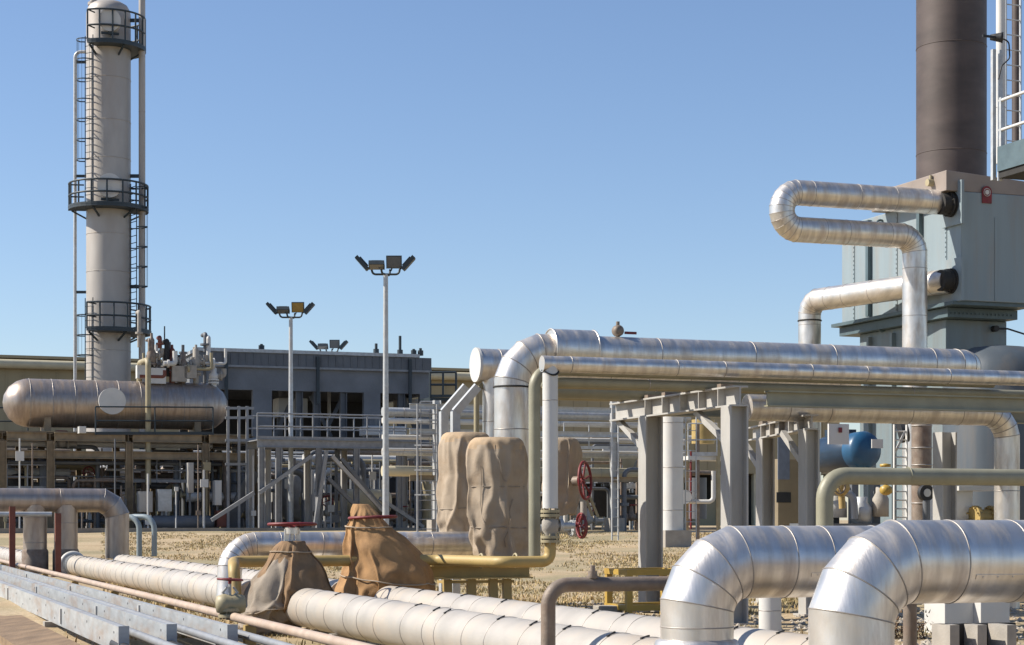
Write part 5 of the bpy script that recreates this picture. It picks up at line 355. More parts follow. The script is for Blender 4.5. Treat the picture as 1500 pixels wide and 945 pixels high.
[27,0,0,0,0,0,0,0,0,0,0,0,0,0,0,0,0,0,0,0,0,0,0,0,0,0,0,0,0,0,0,0,0,0,0,0,0,0,0,0,0,0,0,0,0,0,0,0,-5,1,-2,1,-1,-1,1,2,-1,0,-4,1,2,-2,1,3,-4,3,-1,2,-1,2,-5,1,3,-2,2,-4,0,3,-2,3,-3,2,
1,-3,0,0,-1,2,0,2,-2,1,-1,0,0,0,-5,2,-2,-1,-1,-1,2,2,-1,-1,-3,-1,2,-1,5,1,-5,2,2,1,1,-1,-5,2,2,-2,2,-3,-3,4,-1,2,-1,-2,3,1,-3,1,-3,2,0,3,-1,0,-1,-1,1,0,-4,2,-2,-3,-2,0,2,4,-4,-1,0,
3,-5,2,5,-1,-4,2,-1,2,1,3,-6,-2,4,1,-1,-4,-2,1,5,-1,-2,-1,1,4,-3,1,-3,0,2,3,2,0,-4,2,-1,2,3,-8,-3,-2,-1,0,2,3,1,2,0,-7,7,-5,0,0,0,-1,-1,-1,1,3,4,3,-8,0,-1,2,7,-8,-2,0,1,0,-1,0,9,
-8,-3,0,1,3,3,8,-8,-3,0,4,3,-2,1,-2,1,0,2,3,1,1,-6,0,-1,3,0,0,-1,0,-1,-1,-1,4,5,-5,0,0,-1,2,-1,-1,-1,0,1,0,-2,1,-2,1,-1,0,1,0,0,1,4,-6,2,4,4,-2,0,-1,0,0,4,0,4,-6,0,0,0,3,0,0,-1,0,
0,-1,-2,2,3,-1,1,-1,-1,0,2,-1,-2,0,1,-1,0,-1,-1,1,-1,0,0,0,0,0,4,-5,0,3,6,-1,0,0,0,0,3,-2,1,0,0,0,0,3,0,0,0,0,-1,0,-3,2,1,2,0,-1,0,0,1,-1,-1,-1,0,0,0,-1,-1,0,0,0,0,0,0,0,-1,0,0,2,
6,0,0,0,0,0,2,-2,2,0,0,0,0,0,3,1,-2,2,-2,0,-3,3,1,2,-1,-1,-2,2,1,0,-2,-2,0,1,0,-1,-2,1,0,0,0,0,0,0,-1,0,0,0,8,0,0,0,0,0,-1,2,0,-1,2,-2,0,1,4,-2,1,0,1,-1,-3,3,2,1,-1,-1,-3,1,3,-4,2,
-1,-1,1,-1,0,-1,0,0,-1,-1,1,1,0,-1,0,0,0,8,0,0,0,0,0,-1,1,0,0,1,-1,0,2,2,-2,1,1,1,-3,-1,2,3,1,-1,-1,-3,0,3,-4,2,0,-1,1,-1,1,-2,0,0,-1,0,0,0,1,-1,0,0,0,8,1,0,-1,1,-2,0,1,0,1,1,-1,0,
0,0,1,1,1,1,-3,0,-1,3,3,-1,-1,-3,0,-1,0,2,0,-1,1,0,0,-2,-1,2,-2,0,0,1,0,0,-1,0,0,9,0,0,-1,0,-1,1,0,1,0,1,-1,0,-1,1,-1,3,0,1,-2,0,0,-1,5,-1,0,-3,-1,0,0,1,1,-1,0,1,0,-1,-2,1,-1,0,0,
1,1,-1,0,-1,1,8,1,-1,0,-1,-1,1,1,0,0,0,0,-1,0,1,-1,3,0,1,-2,0,-1,0,1,3,0,-3,-1,0,0,0,2,0,0,0,1,-2,-1,0,0,0,0,0,1,-1,0,0,0,9,0,0,-1,-1,0,0,1,0,0,0,0,0,0,0,-1,3,0,1,-2,0,-1,0,1,2,0,
-2,0,0,-1,0,2,-1,0,1,1,-1,-2,0,0,0,0,1,1,-1,-1,0,1,8,0,0,-1,0,-1,0,1,0,0,0,0,0,0,0,0,2,1,0,-2,0,0,-1,1,2,-2,0,0,0,0,0,0,0,0,1,-1,1,-1,0,0,0,0,0,1,-1,0,0,0,7,0,1,-1,0,-1,1,0,0,0,1,
-1,0,0,0,0,3,0,-1,0,-1,0,0,-1,1,-1,1,0,0,0,0,0,0,1,0,0,0,-1,0,0,0,0,1,0,0,-1,0,-1,9,-1,0,1,-1,0,0,0,1,0,0,0,0,0,-1,1,2,0,0,0,-1,-1,0,0,0,-1,1,1,0,-1,0,0,1,0,0,0,0,-1,0,0,0,0,1,1,
-1,-1,0,0,8,0,0,0,-1,0,1,0,0,0,0,0,0,0,0,0,1,2,-1,0,-1,-1,0,0,0,0,0,0,1,0,0,0,0,0,0,0,0,0,-1,1,-1,0,1,1,-1,0,-1,0,9,-1,0,0,0,0,0,0,0,0,0,0,0,0,0,0,1,2,-1,-1,1,-1,0,-1,0,0,1,0,0,0,
0,0,0,1,-2,1,0,0,0,0,0,0,0,1,-1,0,0,-1,9,-1,0,0,0,0,1,0,0,0,0,-1,1,0,0,0,0,2,-1,-1,0,0,0,0,0,0,0,0,0,0,0,0,0,1,-1,-1,1,0,0,0,0,0,1,1,-1,0,-1,0,8,0,0,-1,0,0,1,0,0,0,0,0,0,0,0,0,0,2,
0,-1,-1,0,0,0,0,0,1,-1,1,-1,0,0,0,1,-1,0,0,1,-1,0,0,0,1,1,-1,0,0,-1,9,-1,0,0,0,0,0,0,0,0,0,0,0,0,1,0,0,1,-2,1,-1,1,-1,1,0,0,0,0,0,0,0,-1,0,1,-1,0,1,0,0,0,0,0,0,0,1,-1,0,0,8,0,0,-1,
0,0,1,0,0,-1,0,0,0,1,0,0,0,0,0,0,0,0,0,0,0,1,-1,0,0,0,0,0,0,0,0,-1,1,0,0,0,0,0,1,-1,1,0,-1,0,9,-1,0,0,0,0,0,0,0,0,0,0,-1,1,1,0,-1,0,0,0,0,0,0,0,1,0,0,0,-1,0,0,0,0,0,0,0,1,0,-1,1,0,
0,0,0,0,0,0,-1,9,0,-1,0,0,0,1,0,-1,0,0,0,0,0,1,0,0,-1,0,0,0,0,1,0,0,0,0,0,0,0,0,0,-1,0,0,0,1,-1,1,0,0,0,0,0,1,-1,0,0,8,0,-1,0,0,0,1,0,0,0,-1,0,0,1,0,0,0,0,0,0,0,0,0,0,1,0,-1,0,0,0,
0,0,0,-1,1,0,0,0,0,0,1,0,-1,0,1,-1,0,0,9,-1,0,0,0,0,1,-1,0,0,-1,1,0,0,1,0,-1,0,0,0,0,0,0,1,0,0,0,-1,0,0,0,0,0,0,0,0,0,0,0,1,-1,1,0,0,0,0,0,0,8,0,-1,0,0,0,1,0,0,-1,0,0,0,1,0,0,0,0,
-1,1,-1,1,-1,1,0,1,-1,0,-1,1,0,0,0,-1,1,0,-1,0,1,0,0,-1,1,0,0,0,0,0,8,0,-1,0,0,0,1,0,0,0,-1,1,-1,1,0,0,0,0,0,0,-1,0,1,0,1,0,0,-1,0,0,0,0,0,0,0,0,0,0,0,0,0,0,0,1,-1,0,0,0,9,-1,0,0,
0,0,1,-1,0,0,0,0,0,0,0,0,1,0,-1,-1,1,-1,1,1,0,1,-1,0,-1,0,1,-1,1,-1,0,0,0,0,0,1,-1,0,1,0,0,0,0,0,8,0,-1,0,0,0,1,0,0,-1,0,0,0,1,0,-1,1,0,-1,-1,1,0,0,1,1,0,-1,0,0,0,0,0,0,-1,1,0,-1,
1,0,-1,1,-1,1,0,0,0,0,0,9,-1,0,-1,0,0,2,-1,0,0,-1,1,0,0,0,-1,2,-1,-1,0,0,0,0,1,1,1,-1,-1,0,0,1,0,-2,1,0,0,0,0,-1,-1,2,0,0,0,0,1,-1,1,8,0,-1,0,0,0,1,-3,2,0,0,0,0,1,0,-2,2,0,-2,-1,1,
1,0,0,2,0,-1,-1,0,1,-1,1,-3,2,1,-3,1,2,-1,-2,3,-2,1,1,0,0,0,0,5,3,-2,2,-1,1,1,-4,1,1,-2,2,-3,5,-3,1,-2,4,-4,2,-2,3,-3,0,4,-4,4,-3,2,0,-3,2,0,1,0,-2,0,1,-1,0,1,-2,2,-2,2,-2,3,0,4,0,
0,0,0,0,0,0,0,0,0,0,0,0,0,0,0,0,0,0,0,0,0,0,0,0,0,0,0,0,0,0,0,0,0,0,0,0,0,0,0,0,0,0,0,0,0,0,4,0,0,0,0,0,0,0,0,0,0,0,0,0,0,0,0,0,0,0,0,0,0,0,0,0,0,0,0,0,0,0,0,0,0,0,0,0,0,0,0,0,0,0,
0,0,0,0,])
import bpy, math, random
from mathutils import Vector, Matrix, noise
random.seed(7)
R = math.radians
scene = bpy.context.scene
col = scene.collection

# ------------------------------------------------------------------ site grid
F = 2730.0            # focal length in photo pixels
CH = 1.10             # camera height
HZ = 762.0            # horizon row
A = R(20.05)
U = Vector((math.cos(A), math.sin(A), 0))
V = Vector((-math.sin(A), math.cos(A), 0))
Z = Vector((0, 0, 1))
def G(s, t, z=0): return U*s + V*t + Z*z
def P(px, py, Y): return Vector(((px-750)/F*Y, Y, CH+(HZ-py)*Y/F))
def PT(px, py, t):
    k = (px-750)/F
    s = t*(math.sin(A)+math.cos(A)*k)/(math.cos(A)-math.sin(A)*k)
    w = G(s, t); w.z = CH+(HZ-py)*w.y/F
    return w
def PS(px, py, s):
    k = (px-750)/F
    t = s*(math.cos(A)-k*math.sin(A))/(math.sin(A)+k*math.cos(A))
    w = G(s, t); w.z = CH+(HZ-py)*w.y/F
    return w
def st(w): return w.dot(U), w.dot(V)
def zat(w, z): return Vector((w.x, w.y, z))
def gz(y):
    pts = [(-1e4, -.12), (19, -.12), (24, 0), (42, 0), (72, .7), (1e6, .7)]
    for (a, za), (b, zb) in zip(pts, pts[1:]):
        if y <= b: return za+(zb-za)*(y-a)/(b-a)
    return .7

# ------------------------------------------------------------------ materials
def mat(name, c, metal=0.0, rough=.6, var=.25, scale=3.0, bump=.1, bscale=40.0, dirt=None, damt=.35, dscale=1.2, streak=None, rvar=.12, lowbump=0.0, rotz=0):
    if metal < .5: c = [x*.8 for x in c]
    m = bpy.data.materials.new(name); m.use_nodes = True
    nt = m.node_tree; N = nt.nodes; L = nt.links
    b = N['Principled BSDF']
    tc = N.new('ShaderNodeTexCoord')
    mp = N.new('ShaderNodeMapping'); L.new(tc.outputs['Object'], mp.inputs[0])
    if streak: mp.inputs['Scale'].default_value = streak
    if rotz: mp.vector_type = 'TEXTURE'; mp.inputs['Rotation'].default_value = (0, 0, rotz); mp.inputs['Scale'].default_value = [1/x for x in streak]
    n1 = N.new('ShaderNodeTexNoise'); n1.inputs['Scale'].default_value = scale; n1.inputs['Detail'].default_value = 6
    L.new(mp.outputs[0], n1.inputs['Vector'])
    cr = N.new('ShaderNodeValToRGB'); L.new(n1.outputs['Fac'], cr.inputs[0])
    cr.color_ramp.elements[0].position = .3; cr.color_ramp.elements[1].position = .72
    cr.color_ramp.elements[0].color = [max(0, x*(1-var)) for x in c]+[1]
    cr.color_ramp.elements[1].color = [min(1, x*(1+var*.6)) for x in c]+[1]
    out = cr.outputs[0]
    n2 = N.new('ShaderNodeTexNoise'); n2.inputs['Scale'].default_value = dscale; n2.inputs['Detail'].default_value = 8
    n2.inputs['Roughness'].default_value = .65
    L.new(mp.outputs[0], n2.inputs['Vector'])
    if dirt:
        r2 = N.new('ShaderNodeValToRGB'); L.new(n2.outputs['Fac'], r2.inputs[0])
        r2.color_ramp.elements[0].position = .48; r2.color_ramp.elements[1].position = .72
        r2.color_ramp.elements[0].color = (0, 0, 0, 1); r2.color_ramp.elements[1].color = (damt, damt, damt, 1)
        mx = N.new('ShaderNodeMix'); mx.data_type = 'RGBA'
        L.new(r2.outputs[0], mx.inputs[0]); L.new(out, mx.inputs[6]); mx.inputs[7].default_value = list(dirt)+[1]
        out = mx.outputs[2]
        if metal > .3:
            mm = N.new('ShaderNodeMath'); mm.operation = 'MULTIPLY_ADD'; mm.inputs[1].default_value = -metal; mm.inputs[2].default_value = metal
            L.new(r2.outputs[0], mm.inputs[0]); L.new(mm.outputs[0], b.inputs['Metallic'])
    L.new(out, b.inputs['Base Color'])
    if not (dirt and metal > .3): b.inputs['Metallic'].default_value = metal
    rr = N.new('ShaderNodeMapRange'); L.new(n2.outputs['Fac'], rr.inputs[0])
    rr.inputs[3].default_value = max(.05, rough-rvar); rr.inputs[4].default_value = min(1, rough+rvar)
    L.new(rr.outputs[0], b.inputs['Roughness'])
    nb = N.new('ShaderNodeTexNoise'); nb.inputs['Scale'].default_value = bscale; nb.inputs['Detail'].default_value = 4
    L.new(mp.outputs[0], nb.inputs['Vector'])
    bp = N.new('ShaderNodeBump'); bp.inputs['Strength'].default_value = bump; bp.inputs['Distance'].default_value = .02
    L.new(nb.outputs['Fac'], bp.inputs['Height'])
    last = bp
    if lowbump:
        nl = N.new('ShaderNodeTexNoise'); nl.inputs['Scale'].default_value = 3.2 if metal > .1 else 6.5; nl.inputs['Detail'].default_value = 2 if metal > .1 else 5; nl.inputs['Distortion'].default_value = 0 if metal > .1 else 1.4
        L.new(tc.outputs['Object'], nl.inputs['Vector'])
        b2 = N.new('ShaderNodeBump'); b2.inputs['Strength'].default_value = lowbump; b2.inputs['Distance'].default_value = .05
        L.new(nl.outputs['Fac'], b2.inputs['Height']); L.new(bp.outputs[0], b2.inputs['Normal']); last = b2
    L.new(last.outputs[0], b.inputs['Normal'])
    return m
M = {}
M['alu'] = mat('aluminium cladding', (.70, .665, .62), .9, .40, .2, 3, .06, 20, (.36, .27, .19), .7, 1.3, streak=(5, 1, 1), rotz=A, lowbump=.22)
M['alu_dull'] = mat('weathered cladding', (.41, .345, .295), .8, .42, .17, 2.2, .05, 20, (.20, .125, .075), .65, .9, streak=(5, 1, 1), rotz=A, lowbump=.15)
M['cream'] = mat('dusty cream cladding', (.55, .505, .445), .2, .5, .16, 3, .06, 30, (.42, .32, .22), .6, 1.5, lowbump=.15)
M['seam'] = mat('seam bead', (.36, .33, .30), .5, .5, .2, 8, .05)
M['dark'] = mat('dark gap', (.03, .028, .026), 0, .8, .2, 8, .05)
M['galv'] = mat('galvanised steel', (.56, .58, .59), .3, .5, .16, 9, .05, 60, (.36, .29, .22), .5, 2.0)
M['colgrey'] = mat('grey painted steel', (.50, .485, .455), .05, .55, .14, 4, .06, 60, (.27, .20, .145), .5, 1.6, streak=(1, 1, .4))
M['galv_shade'] = mat('shade toned galvanised steel', (.31, .32, .335), .15, .5, .18, 6, .05, 60, (.20, .17, .15), .35, 2)  # darker copy of galv, shade of the background steel put into its colour
M['brown'] = mat('brown painted steel', (.32, .24, .145), .05, .6, .25, 4, .08, 50, (.10, .07, .05), .5, 1.5)
M['tan'] = mat('tan paint', (.42, .36, .22), .05, .55, .15, 4, .05, 50, (.26, .18, .10), .45, 1.8)
M['olive'] = mat('olive tan paint', (.33, .315, .225), .05, .5, .18, 4, .06, 50, (.20, .17, .11), .4, 1.8)
M['yellow'] = mat('ochre yellow paint', (.50, .36, .13), .05, .55, .22, 5, .06, 50, (.30, .19, .09), .6, 2.5)
M['bright_yellow'] = mat('bright yellow paint', (.52, .34, .065), .0, .45, .15, 5, .05, 50, (.30, .18, .06), .4, 2.5)
M['red'] = mat('red paint', (.215, .013, .018), .0, .55, .35, 7, .08, 50, (.15, .06, .045), .7, 9)
M['redbrown'] = mat('red oxide paint', (.22, .06, .035), .0, .6, .25, 6, .08, 50, (.09, .04, .03), .5, 3)
M['rust'] = mat('rusty grey pipe', (.27, .215, .17), .15, .6, .3, 9, .12, 60, (.17, .085, .045), .6, 3.5)
M['canvas'] = mat('ochre canvas', (.46, .26, .11), 0, .9, .28, 4, .35, 130, (.13, .07, .035), .8, 2.2, lowbump=.12)
M['canvas_pale'] = mat('pale canvas', (.45, .36, .265), 0, .9, .16, 3, .3, 130, (.25, .17, .10), .65, 2.4, lowbump=.12)
M['canvas_grey'] = mat('dirty grey canvas', (.36, .30, .235), 0, .9, .3, 4, .3, 130, (.11, .065, .035), .85, 2.2, lowbump=.12)
M['canvas_brown'] = mat('brown canvas', (.30, .185, .095), 0, .9, .35, 4, .35, 130, (.07, .04, .025), .8, 2.2, lowbump=.12)
M['canvas_hem'] = mat('turned canvas hem in sunlit tone', (.52, .385, .25), 0, .9, .25, 5, .35, 130, (.40, .25, .13), .6, 5.0, lowbump=.12)  # turned-over hem fabric, sunlit ochre of the top edge painted in
M['galv_worn'] = mat('worn galvanised steel', (.52, .54, .55), .3, .5, .2, 6, .08, 60, (.30, .20, .13), .75, 2.6, streak=(.6, .6, 2))
M['drum'] = mat('dark slate vessel paint', (.085, .105, .125), .0, .5, .15, 2, .05, 30, (.13, .11, .09), .5, 1.4, streak=(2, 2, .3))
M['cabinet'] = mat('faded tan cabinet paint', (.27, .215, .135), .0, .55, .15, 2, .05, 30, (.17, .12, .07), .5, 1.4)
M['navy'] = mat('dark teal handrail paint', (.035, .05, .06), .1, .5, .2, 6, .05)
M['stack'] = mat('sooty stack steel', (.10, .076, .068), .1, .6, .28, 1.6, .06, 30, (.08, .06, .055), .6, .9, streak=(1, 1, 2.2))
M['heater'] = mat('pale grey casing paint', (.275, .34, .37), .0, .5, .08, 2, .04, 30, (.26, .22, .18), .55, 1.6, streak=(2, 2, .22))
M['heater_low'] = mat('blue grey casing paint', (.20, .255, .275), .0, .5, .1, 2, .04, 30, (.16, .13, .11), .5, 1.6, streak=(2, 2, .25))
M['hood'] = mat('brown grey hood paint', (.33, .275, .235), .0, .55, .14, 2, .05, 30, (.20, .15, .12), .4, 1.2)
M['teal'] = mat('blue grey edge paint', (.10, .15, .17), .0, .5, .2, 4, .05)
M['tower'] = mat('weathered tower cladding', (.50, .46, .415), .15, .5, .16, 1.2, .05, 20, (.36, .29, .24), .5, .7, streak=(1, 1, .35))
M['bldg'] = mat('dark grey sheet', (.15, .16, .175), .1, .55, .15, 2, .05, 20, (.17, .17, .18), .4, .6)
M['bldg_wall'] = mat('grey blockwork', (.215, .225, .24), .0, .7, .2, 1.2, .3, 12, (.14, .145, .15), .5, .8)
M['shed'] = mat('tan shed sheet', (.40, .325, .19), .0, .6, .1, .8, .05, 10, (.30, .23, .13), .4, .4, streak=(1, 1, .2))
M['shed_trim'] = mat('pale tan trim', (.62, .55, .38), .0, .55, .1, 2, .05)
M['white'] = mat('white paint', (.70, .69, .66), .0, .45, .1, 3, .05, 40, (.45, .38, .30), .4, 1.5)
M['black'] = mat('black rubber', (.02, .02, .022), .0, .6, .2, 8, .05)
M['blue'] = mat('dark blue motor paint', (.012, .035, .07), .0, .4, .2, 6, .05)
M['sky_blue'] = mat('bright blue cover', (.02, .10, .21), .0, .4, .15, 6, .05)
M['glass'] = mat('grey lamp glass', (.16, .165, .165), .0, .15, .1, 6, .02)
M['amber'] = mat('amber lamp glass', (.45, .27, .06), .0, .25, .15, 6, .02)
M['concrete'] = mat('concrete', (.42, .385, .335), .0, .85, .18, 5, .2, 60, (.28, .23, .18), .4, 2)
M['panel_blue'] = mat('blue grey panel', (.17, .20, .27), .0, .4, .15, 8, .03)

# ------------------------------------------------------------------ mesh builder
class MB:
    def __init__(s): s.v = []; s.f = []; s.mi = []; s.sm = []; s.sharp = []
    def add(s, verts, faces, mi=0, smooth=False):
        o = len(s.v); s.v += [Vector(v) for v in verts]
        for f in faces: s.f.append([i+o for i in f]); s.mi.append(mi); s.sm.append(smooth)
        return o
    def box(s, c, hx, hy, hz, ax=None, mi=0):
        ax = ax or (U, V, Z); vs = []
        for dz in (-1, 1):
            for dx, dy in ((-1, -1), (1, -1), (1, 1), (-1, 1)):
                vs.append(Vector(c)+ax[0]*hx*dx+ax[1]*hy*dy+ax[2]*hz*dz)
        s.add(vs, [(3, 2, 1, 0), (4, 5, 6, 7), (0, 1, 5, 4), (1, 2, 6, 5), (2, 3, 7, 6), (3, 0, 4, 7)], mi)
        return s
    def gbox(s, s0, s1, t0, t1, z0, z1, mi=0):
        return s.box(G((s0+s1)/2, (t0+t1)/2, (z0+z1)/2), abs(s1-s0)/2, abs(t1-t0)/2, abs(z1-z0)/2, None, mi)
    def frame(s, d, up=None):
        d = d.normalized(); up = up or (Z if abs(d.z) < .9 else U)
        x = up.cross(d).normalized(); y = d.cross(x).normalized()
        return x, y, d
    def bar(s, a, b, w, h=None, up=None, mi=0):
        a = Vector(a); b = Vector(b); h = h or w
        x, y, d = s.frame(b-a, up)
        return s.box((a+b)/2, w/2, h/2, (b-a).length/2, (x, y, d), mi)
    def hbeam(s, a, b, w, h, th=.018, up=None, mi=0):
        a = Vector(a); b = Vector(b); x, y, d = s.frame(b-a, up); L = (b-a).length/2; c = (a+b)/2
        s.box(c+y*(h/2-th/2), w/2, th/2, L, (x, y, d), mi); s.box(c-y*(h/2-th/2), w/2, th/2, L, (x, y, d), mi)
        return s.box(c, th/2, h/2-th, L, (x, y, d), mi)
    def channel(s, a, b, w, h, side=1, th=.015, mi=0):
        a = Vector(a); b = Vector(b); x, y, d = s.frame(b-a); L = (b-a).length/2; c = (a+b)/2
        s.box(c+x*side*(w/2-th/2), th/2, h/2, L, (x, y, d), mi)
        s.box(c+y*(h/2-th/2)-x*side*th/2, w/2-th/2, th/2, L, (x, y, d), mi)
        return s.box(c-y*(h/2-th/2)-x*side*th/2, w/2-th/2, th/2, L, (x, y, d), mi)
    def cone(s, a, b, r0, r1, n=20, mi=0, caps=True, smooth=True):
        a = Vector(a); b = Vector(b); x, y, d = s.frame(b-a); vs = []
        for c, r in ((a, r0), (b, r1)):
            for i in range(n):
                q = 2*math.pi*i/n; vs.append(c+x*r*math.cos(q)+y*r*math.sin(q))
        o = s.add(vs, [(i, (i+1) % n, n+(i+1) % n, n+i) for i in range(n)], mi, smooth)
        for k in (0, n):
            for i in range(n): s.sharp.append((o+k+i, o+k+(i+1) % n))
        if caps: s.f += [[o+i for i in reversed(range(n))], [o+n+i for i in range(n)]]; s.mi += [mi]*2; s.sm += [False]*2
        return s
    def cyl(s, a, b, r, n=20, mi=0, caps=True): return s.cone(a, b, r, r, n, mi, caps)
    def lathe(s, c, d, prof, n=28, mi=0, sharp=False, fn=None):
        x, y, d = s.frame(Vector(d)); vs = []
        for r, h in prof:
            for i in range(n):
                q = 2*math.pi*i/n; rr = r*(fn(q, h) if fn else 1)
                vs.append(Vector(c)+d*h+x*rr*math.cos(q)+y*rr*math.sin(q))
        m = len(prof)
        s.add(vs, [(k*n+i, k*n+(i+1) % n, (k+1)*n+(i+1) % n, (k+1)*n+i) for k in range(m-1) for i in range(n)], mi, True)
        return s
    def torus(s, c, nrm, R_, r, n=28, k=8, mi=0):
        x, y, d = s.frame(Vector(nrm)); pts = [Vector(c)+x*R_*math.cos(2*math.pi*i/n)+y*R_*math.sin(2*math.pi*i/n) for i in range(n)]
        return s.loop(pts, r, k, mi)
    def loop(s, pts, r, k=5, mi=0):
        n = len(pts); c = sum(pts, Vector())/n; vs = []
        nrm = (pts[0]-c).cross(pts[n//4]-c).normalized()
        for p in pts:
            o = (p-c).normalized()
            for j in range(k):
                q = 2*math.pi*j/k; vs.append(p+o*r*math.cos(q)+nrm*r*math.sin(q))
        s.add(vs, [(i*k+j, ((i+1) % n)*k+j, ((i+1) % n)*k+(j+1) % k, i*k+(j+1) % k) for i in range(n) for j in range(k)], mi, True)
        return s
    def tube(s, path, r, n=20, bend=0, seg=5, mitre=False, seams=0, smi=1, sr=.006, marks=False, mi=0, caps=True, jit=.25):
        path = [Vector(p) for p in path]; pts = [path[0]]; soft = {0}
        gore = []
        for i in range(1, len(path)-1):
            a, b, c = path[i-1], path[i], path[i+1]; d0 = (a-b).normalized(); d1 = (c-b).normalized(); ang = d0.angle(d1)
            if bend and .05 < ang < math.pi-.02:
                tl = min(bend/math.tan(ang/2), (a-b).length*.499, (c-b).length*.499)
                rad = tl*math.tan(ang/2); cen = b+(d0+d1).normalized()*(rad/math.sin(ang/2))
                e0 = b+d0*tl-cen; e1 = b+d1*tl-cen; ax = e0.cross(e1).normalized(); tot = e0.angle(e1)
                if mitre:    # chord points circumscribed so straight legs stay straight
                    for j in range(seg):
                        q = tot*(j+.5)/seg
                        pts.append(cen+(Matrix.Rotation(q, 3, ax) @ e0)/math.cos(tot/seg/2)); gore.append(len(pts)-1)
                else:
                    for j in range(seg+1): pts.append(cen+Matrix.Rotation(tot*j/seg, 3, ax) @ e0)
            else: pts.append(b); gore.append(len(pts)-1)
        pts.append(path[-1])
        x, y, d = s.frame(pts[1]-pts[0]); rings = []
        for i, p in enumerate(pts):
            if i == 0: dd = (pts[1]-p).normalized(); nn = dd
            elif i == len(pts)-1: dd = (p-pts[i-1]).normalized(); nn = dd
            else:
                di = (p-pts[i-1]).normalized(); do = (pts[i+1]-p).normalized(); nn = (di+do).normalized(); dd = di
            if i > 0:    # carry frame along incoming direction
                q = d.rotation_difference(dd); x = q @ x; y = q @ y; d = dd
            ring = []
            for j in range(n):
                a = 2*math.pi*j/n; o = x*r*math.cos(a)+y*r*math.sin(a)
                o = o - dd*(o.dot(nn)/dd.dot(nn)); ring.append(p+o)
            rings.append(ring)
        o = s.add([v for rg in rings for v in rg], [(k*n+i, k*n+(i+1) % n, (k+1)*n+(i+1) % n, (k+1)*n+i) for k in range(len(rings)-1) for i in range(n)], mi, True)
        for gi in (gore if mitre else []):
            for i in range(n): s.sharp.append((o+gi*n+i, o+gi*n+(i+1) % n))
            if seams: s.loop(rings[gi], sr, 5, smi)
        if caps:
            e = (len(rings)-1)*n
            s.f += [[o+i for i in reversed(range(n))], [o+e+i for i in range(n)]]; s.mi += [mi]*2; s.sm += [False]*2
            for k in (0, e):
                for i in range(n): s.sharp.append((o+k+i, o+k+(i+1) % n))
        if seams:
            for k in range(len(pts)-1):
                a, b = pts[k], pts[k+1]; L = (b-a).length
                if L < seams*.7: continue
                m = max(1, int(L/seams)); d_ = (b-a)/L; xx, yy, _ = s.frame(d_)
                for q in range(m):
                    tq = (q+.5+random.uniform(-jit, jit))*L/m; c = a+d_*tq
                    s.loop([c+xx*r*math.cos(2*math.pi*i/n)+yy*r*math.sin(2*math.pi*i/n) for i in range(n)], sr, 5, smi)
                    if marks and random.random() < .6:
                        up = (Z-d_*Z.dot(d_)).normalized(); w = up.cross(d_)
                        th = random.uniform(.15, .4)
                        sg = -1 if marks is True else marks
                        rad = (up*math.cos(th)+w*sg*math.sin(th)); tn = d_.cross(rad)
                        s.box(c+rad*(r+.004)+d_*.02, .042, .007, .005, ((tn+d_*.6).normalized(), (d_-tn*.6).normalized(), rad), 2)
        return s
    def build(s, name, mats, parent=None, bevel=0, loc=None):
        if not isinstance(mats, (list, tuple)): mats = [mats]
        me = bpy.data.meshes.new(name)
        base = Vector(parent['_w']) if parent is not None else (Vector(loc) if loc is not None else s.base())
        me.from_pydata([v-base for v in s.v], [], s.f)
        me.polygons.foreach_set('material_index', [min(i, len(mats)-1) for i in s.mi])
        me.polygons.foreach_set('use_smooth', s.sm)
        for m in mats: me.materials.append(m)
        if s.sharp:
            sh = {(min(a, b), max(a, b)) for a, b in s.sharp}
            at = me.attributes.new('sharp_edge', 'BOOLEAN', 'EDGE')
            at.data.foreach_set('value', [tuple(sorted(e.vertices)) in sh for e in me.edges])
        me.update()
        o = bpy.data.objects.new(name, me); col.objects.link(o)
        if parent is not None: o.parent = parent; o['_w'] = list(base)
        else: o.location = base; o['_w'] = list(base)
        if bevel:
            bv = o.modifiers.new('Bevel', 'BEVEL'); bv.width = bevel; bv.segments = 2; bv.limit_method = 'ANGLE'
        return o
    def base(s):
        n = len(s.v); zmin = min(v.z for v in s.v)
        return Vector((sum(v.x for v in s.v)/n, sum(v.y for v in s.v)/n, zmin))
def tag(o, label, cat, group=None):
    o['label'] = label; o['category'] = cat
    if group: o['group'] = group
    return o
def thing(name, label, cat, loc, group=None):
    o = bpy.data.objects.new(name, None); col.objects.link(o); o.empty_display_size = .2
    o.location = loc; o['_w'] = list(loc)
    return tag(o, label, cat, group)
def struct(name, mb, m, **k):
    o = mb.build(name, m, loc=(0, 0, 0), **k); o['kind'] = 'structure'; return o
CL = [M['alu'], M['seam'], M['dark']]
CD = [M['alu_dull'], M['seam'], M['dark']]
CC = [M['cream'], M['seam'], M['dark']]
def clone(o, parent=None):
    c = o.copy(); col.objects.link(c); c.parent = parent
    for ch in list(o.children): clone(ch, c)
    return c
def handwheel(c, nrm, R_, r=.013, spokes=5, drop=.03):
    m = MB(); nrm = Vector(nrm).normalized(); m.torus(c, nrm, R_, r)
    x, y, d = m.frame(nrm); h = Vector(c)-nrm*drop
    for i in range(spokes):
        q = 2*math.pi*i/spokes+.3; m.cyl(h, Vector(c)+(x*math.cos(q)+y*math.sin(q))*R_, r*.7, 6)
    m.cyl(h-nrm*.03, h+nrm*.03, R_*.14, 12)
    return m
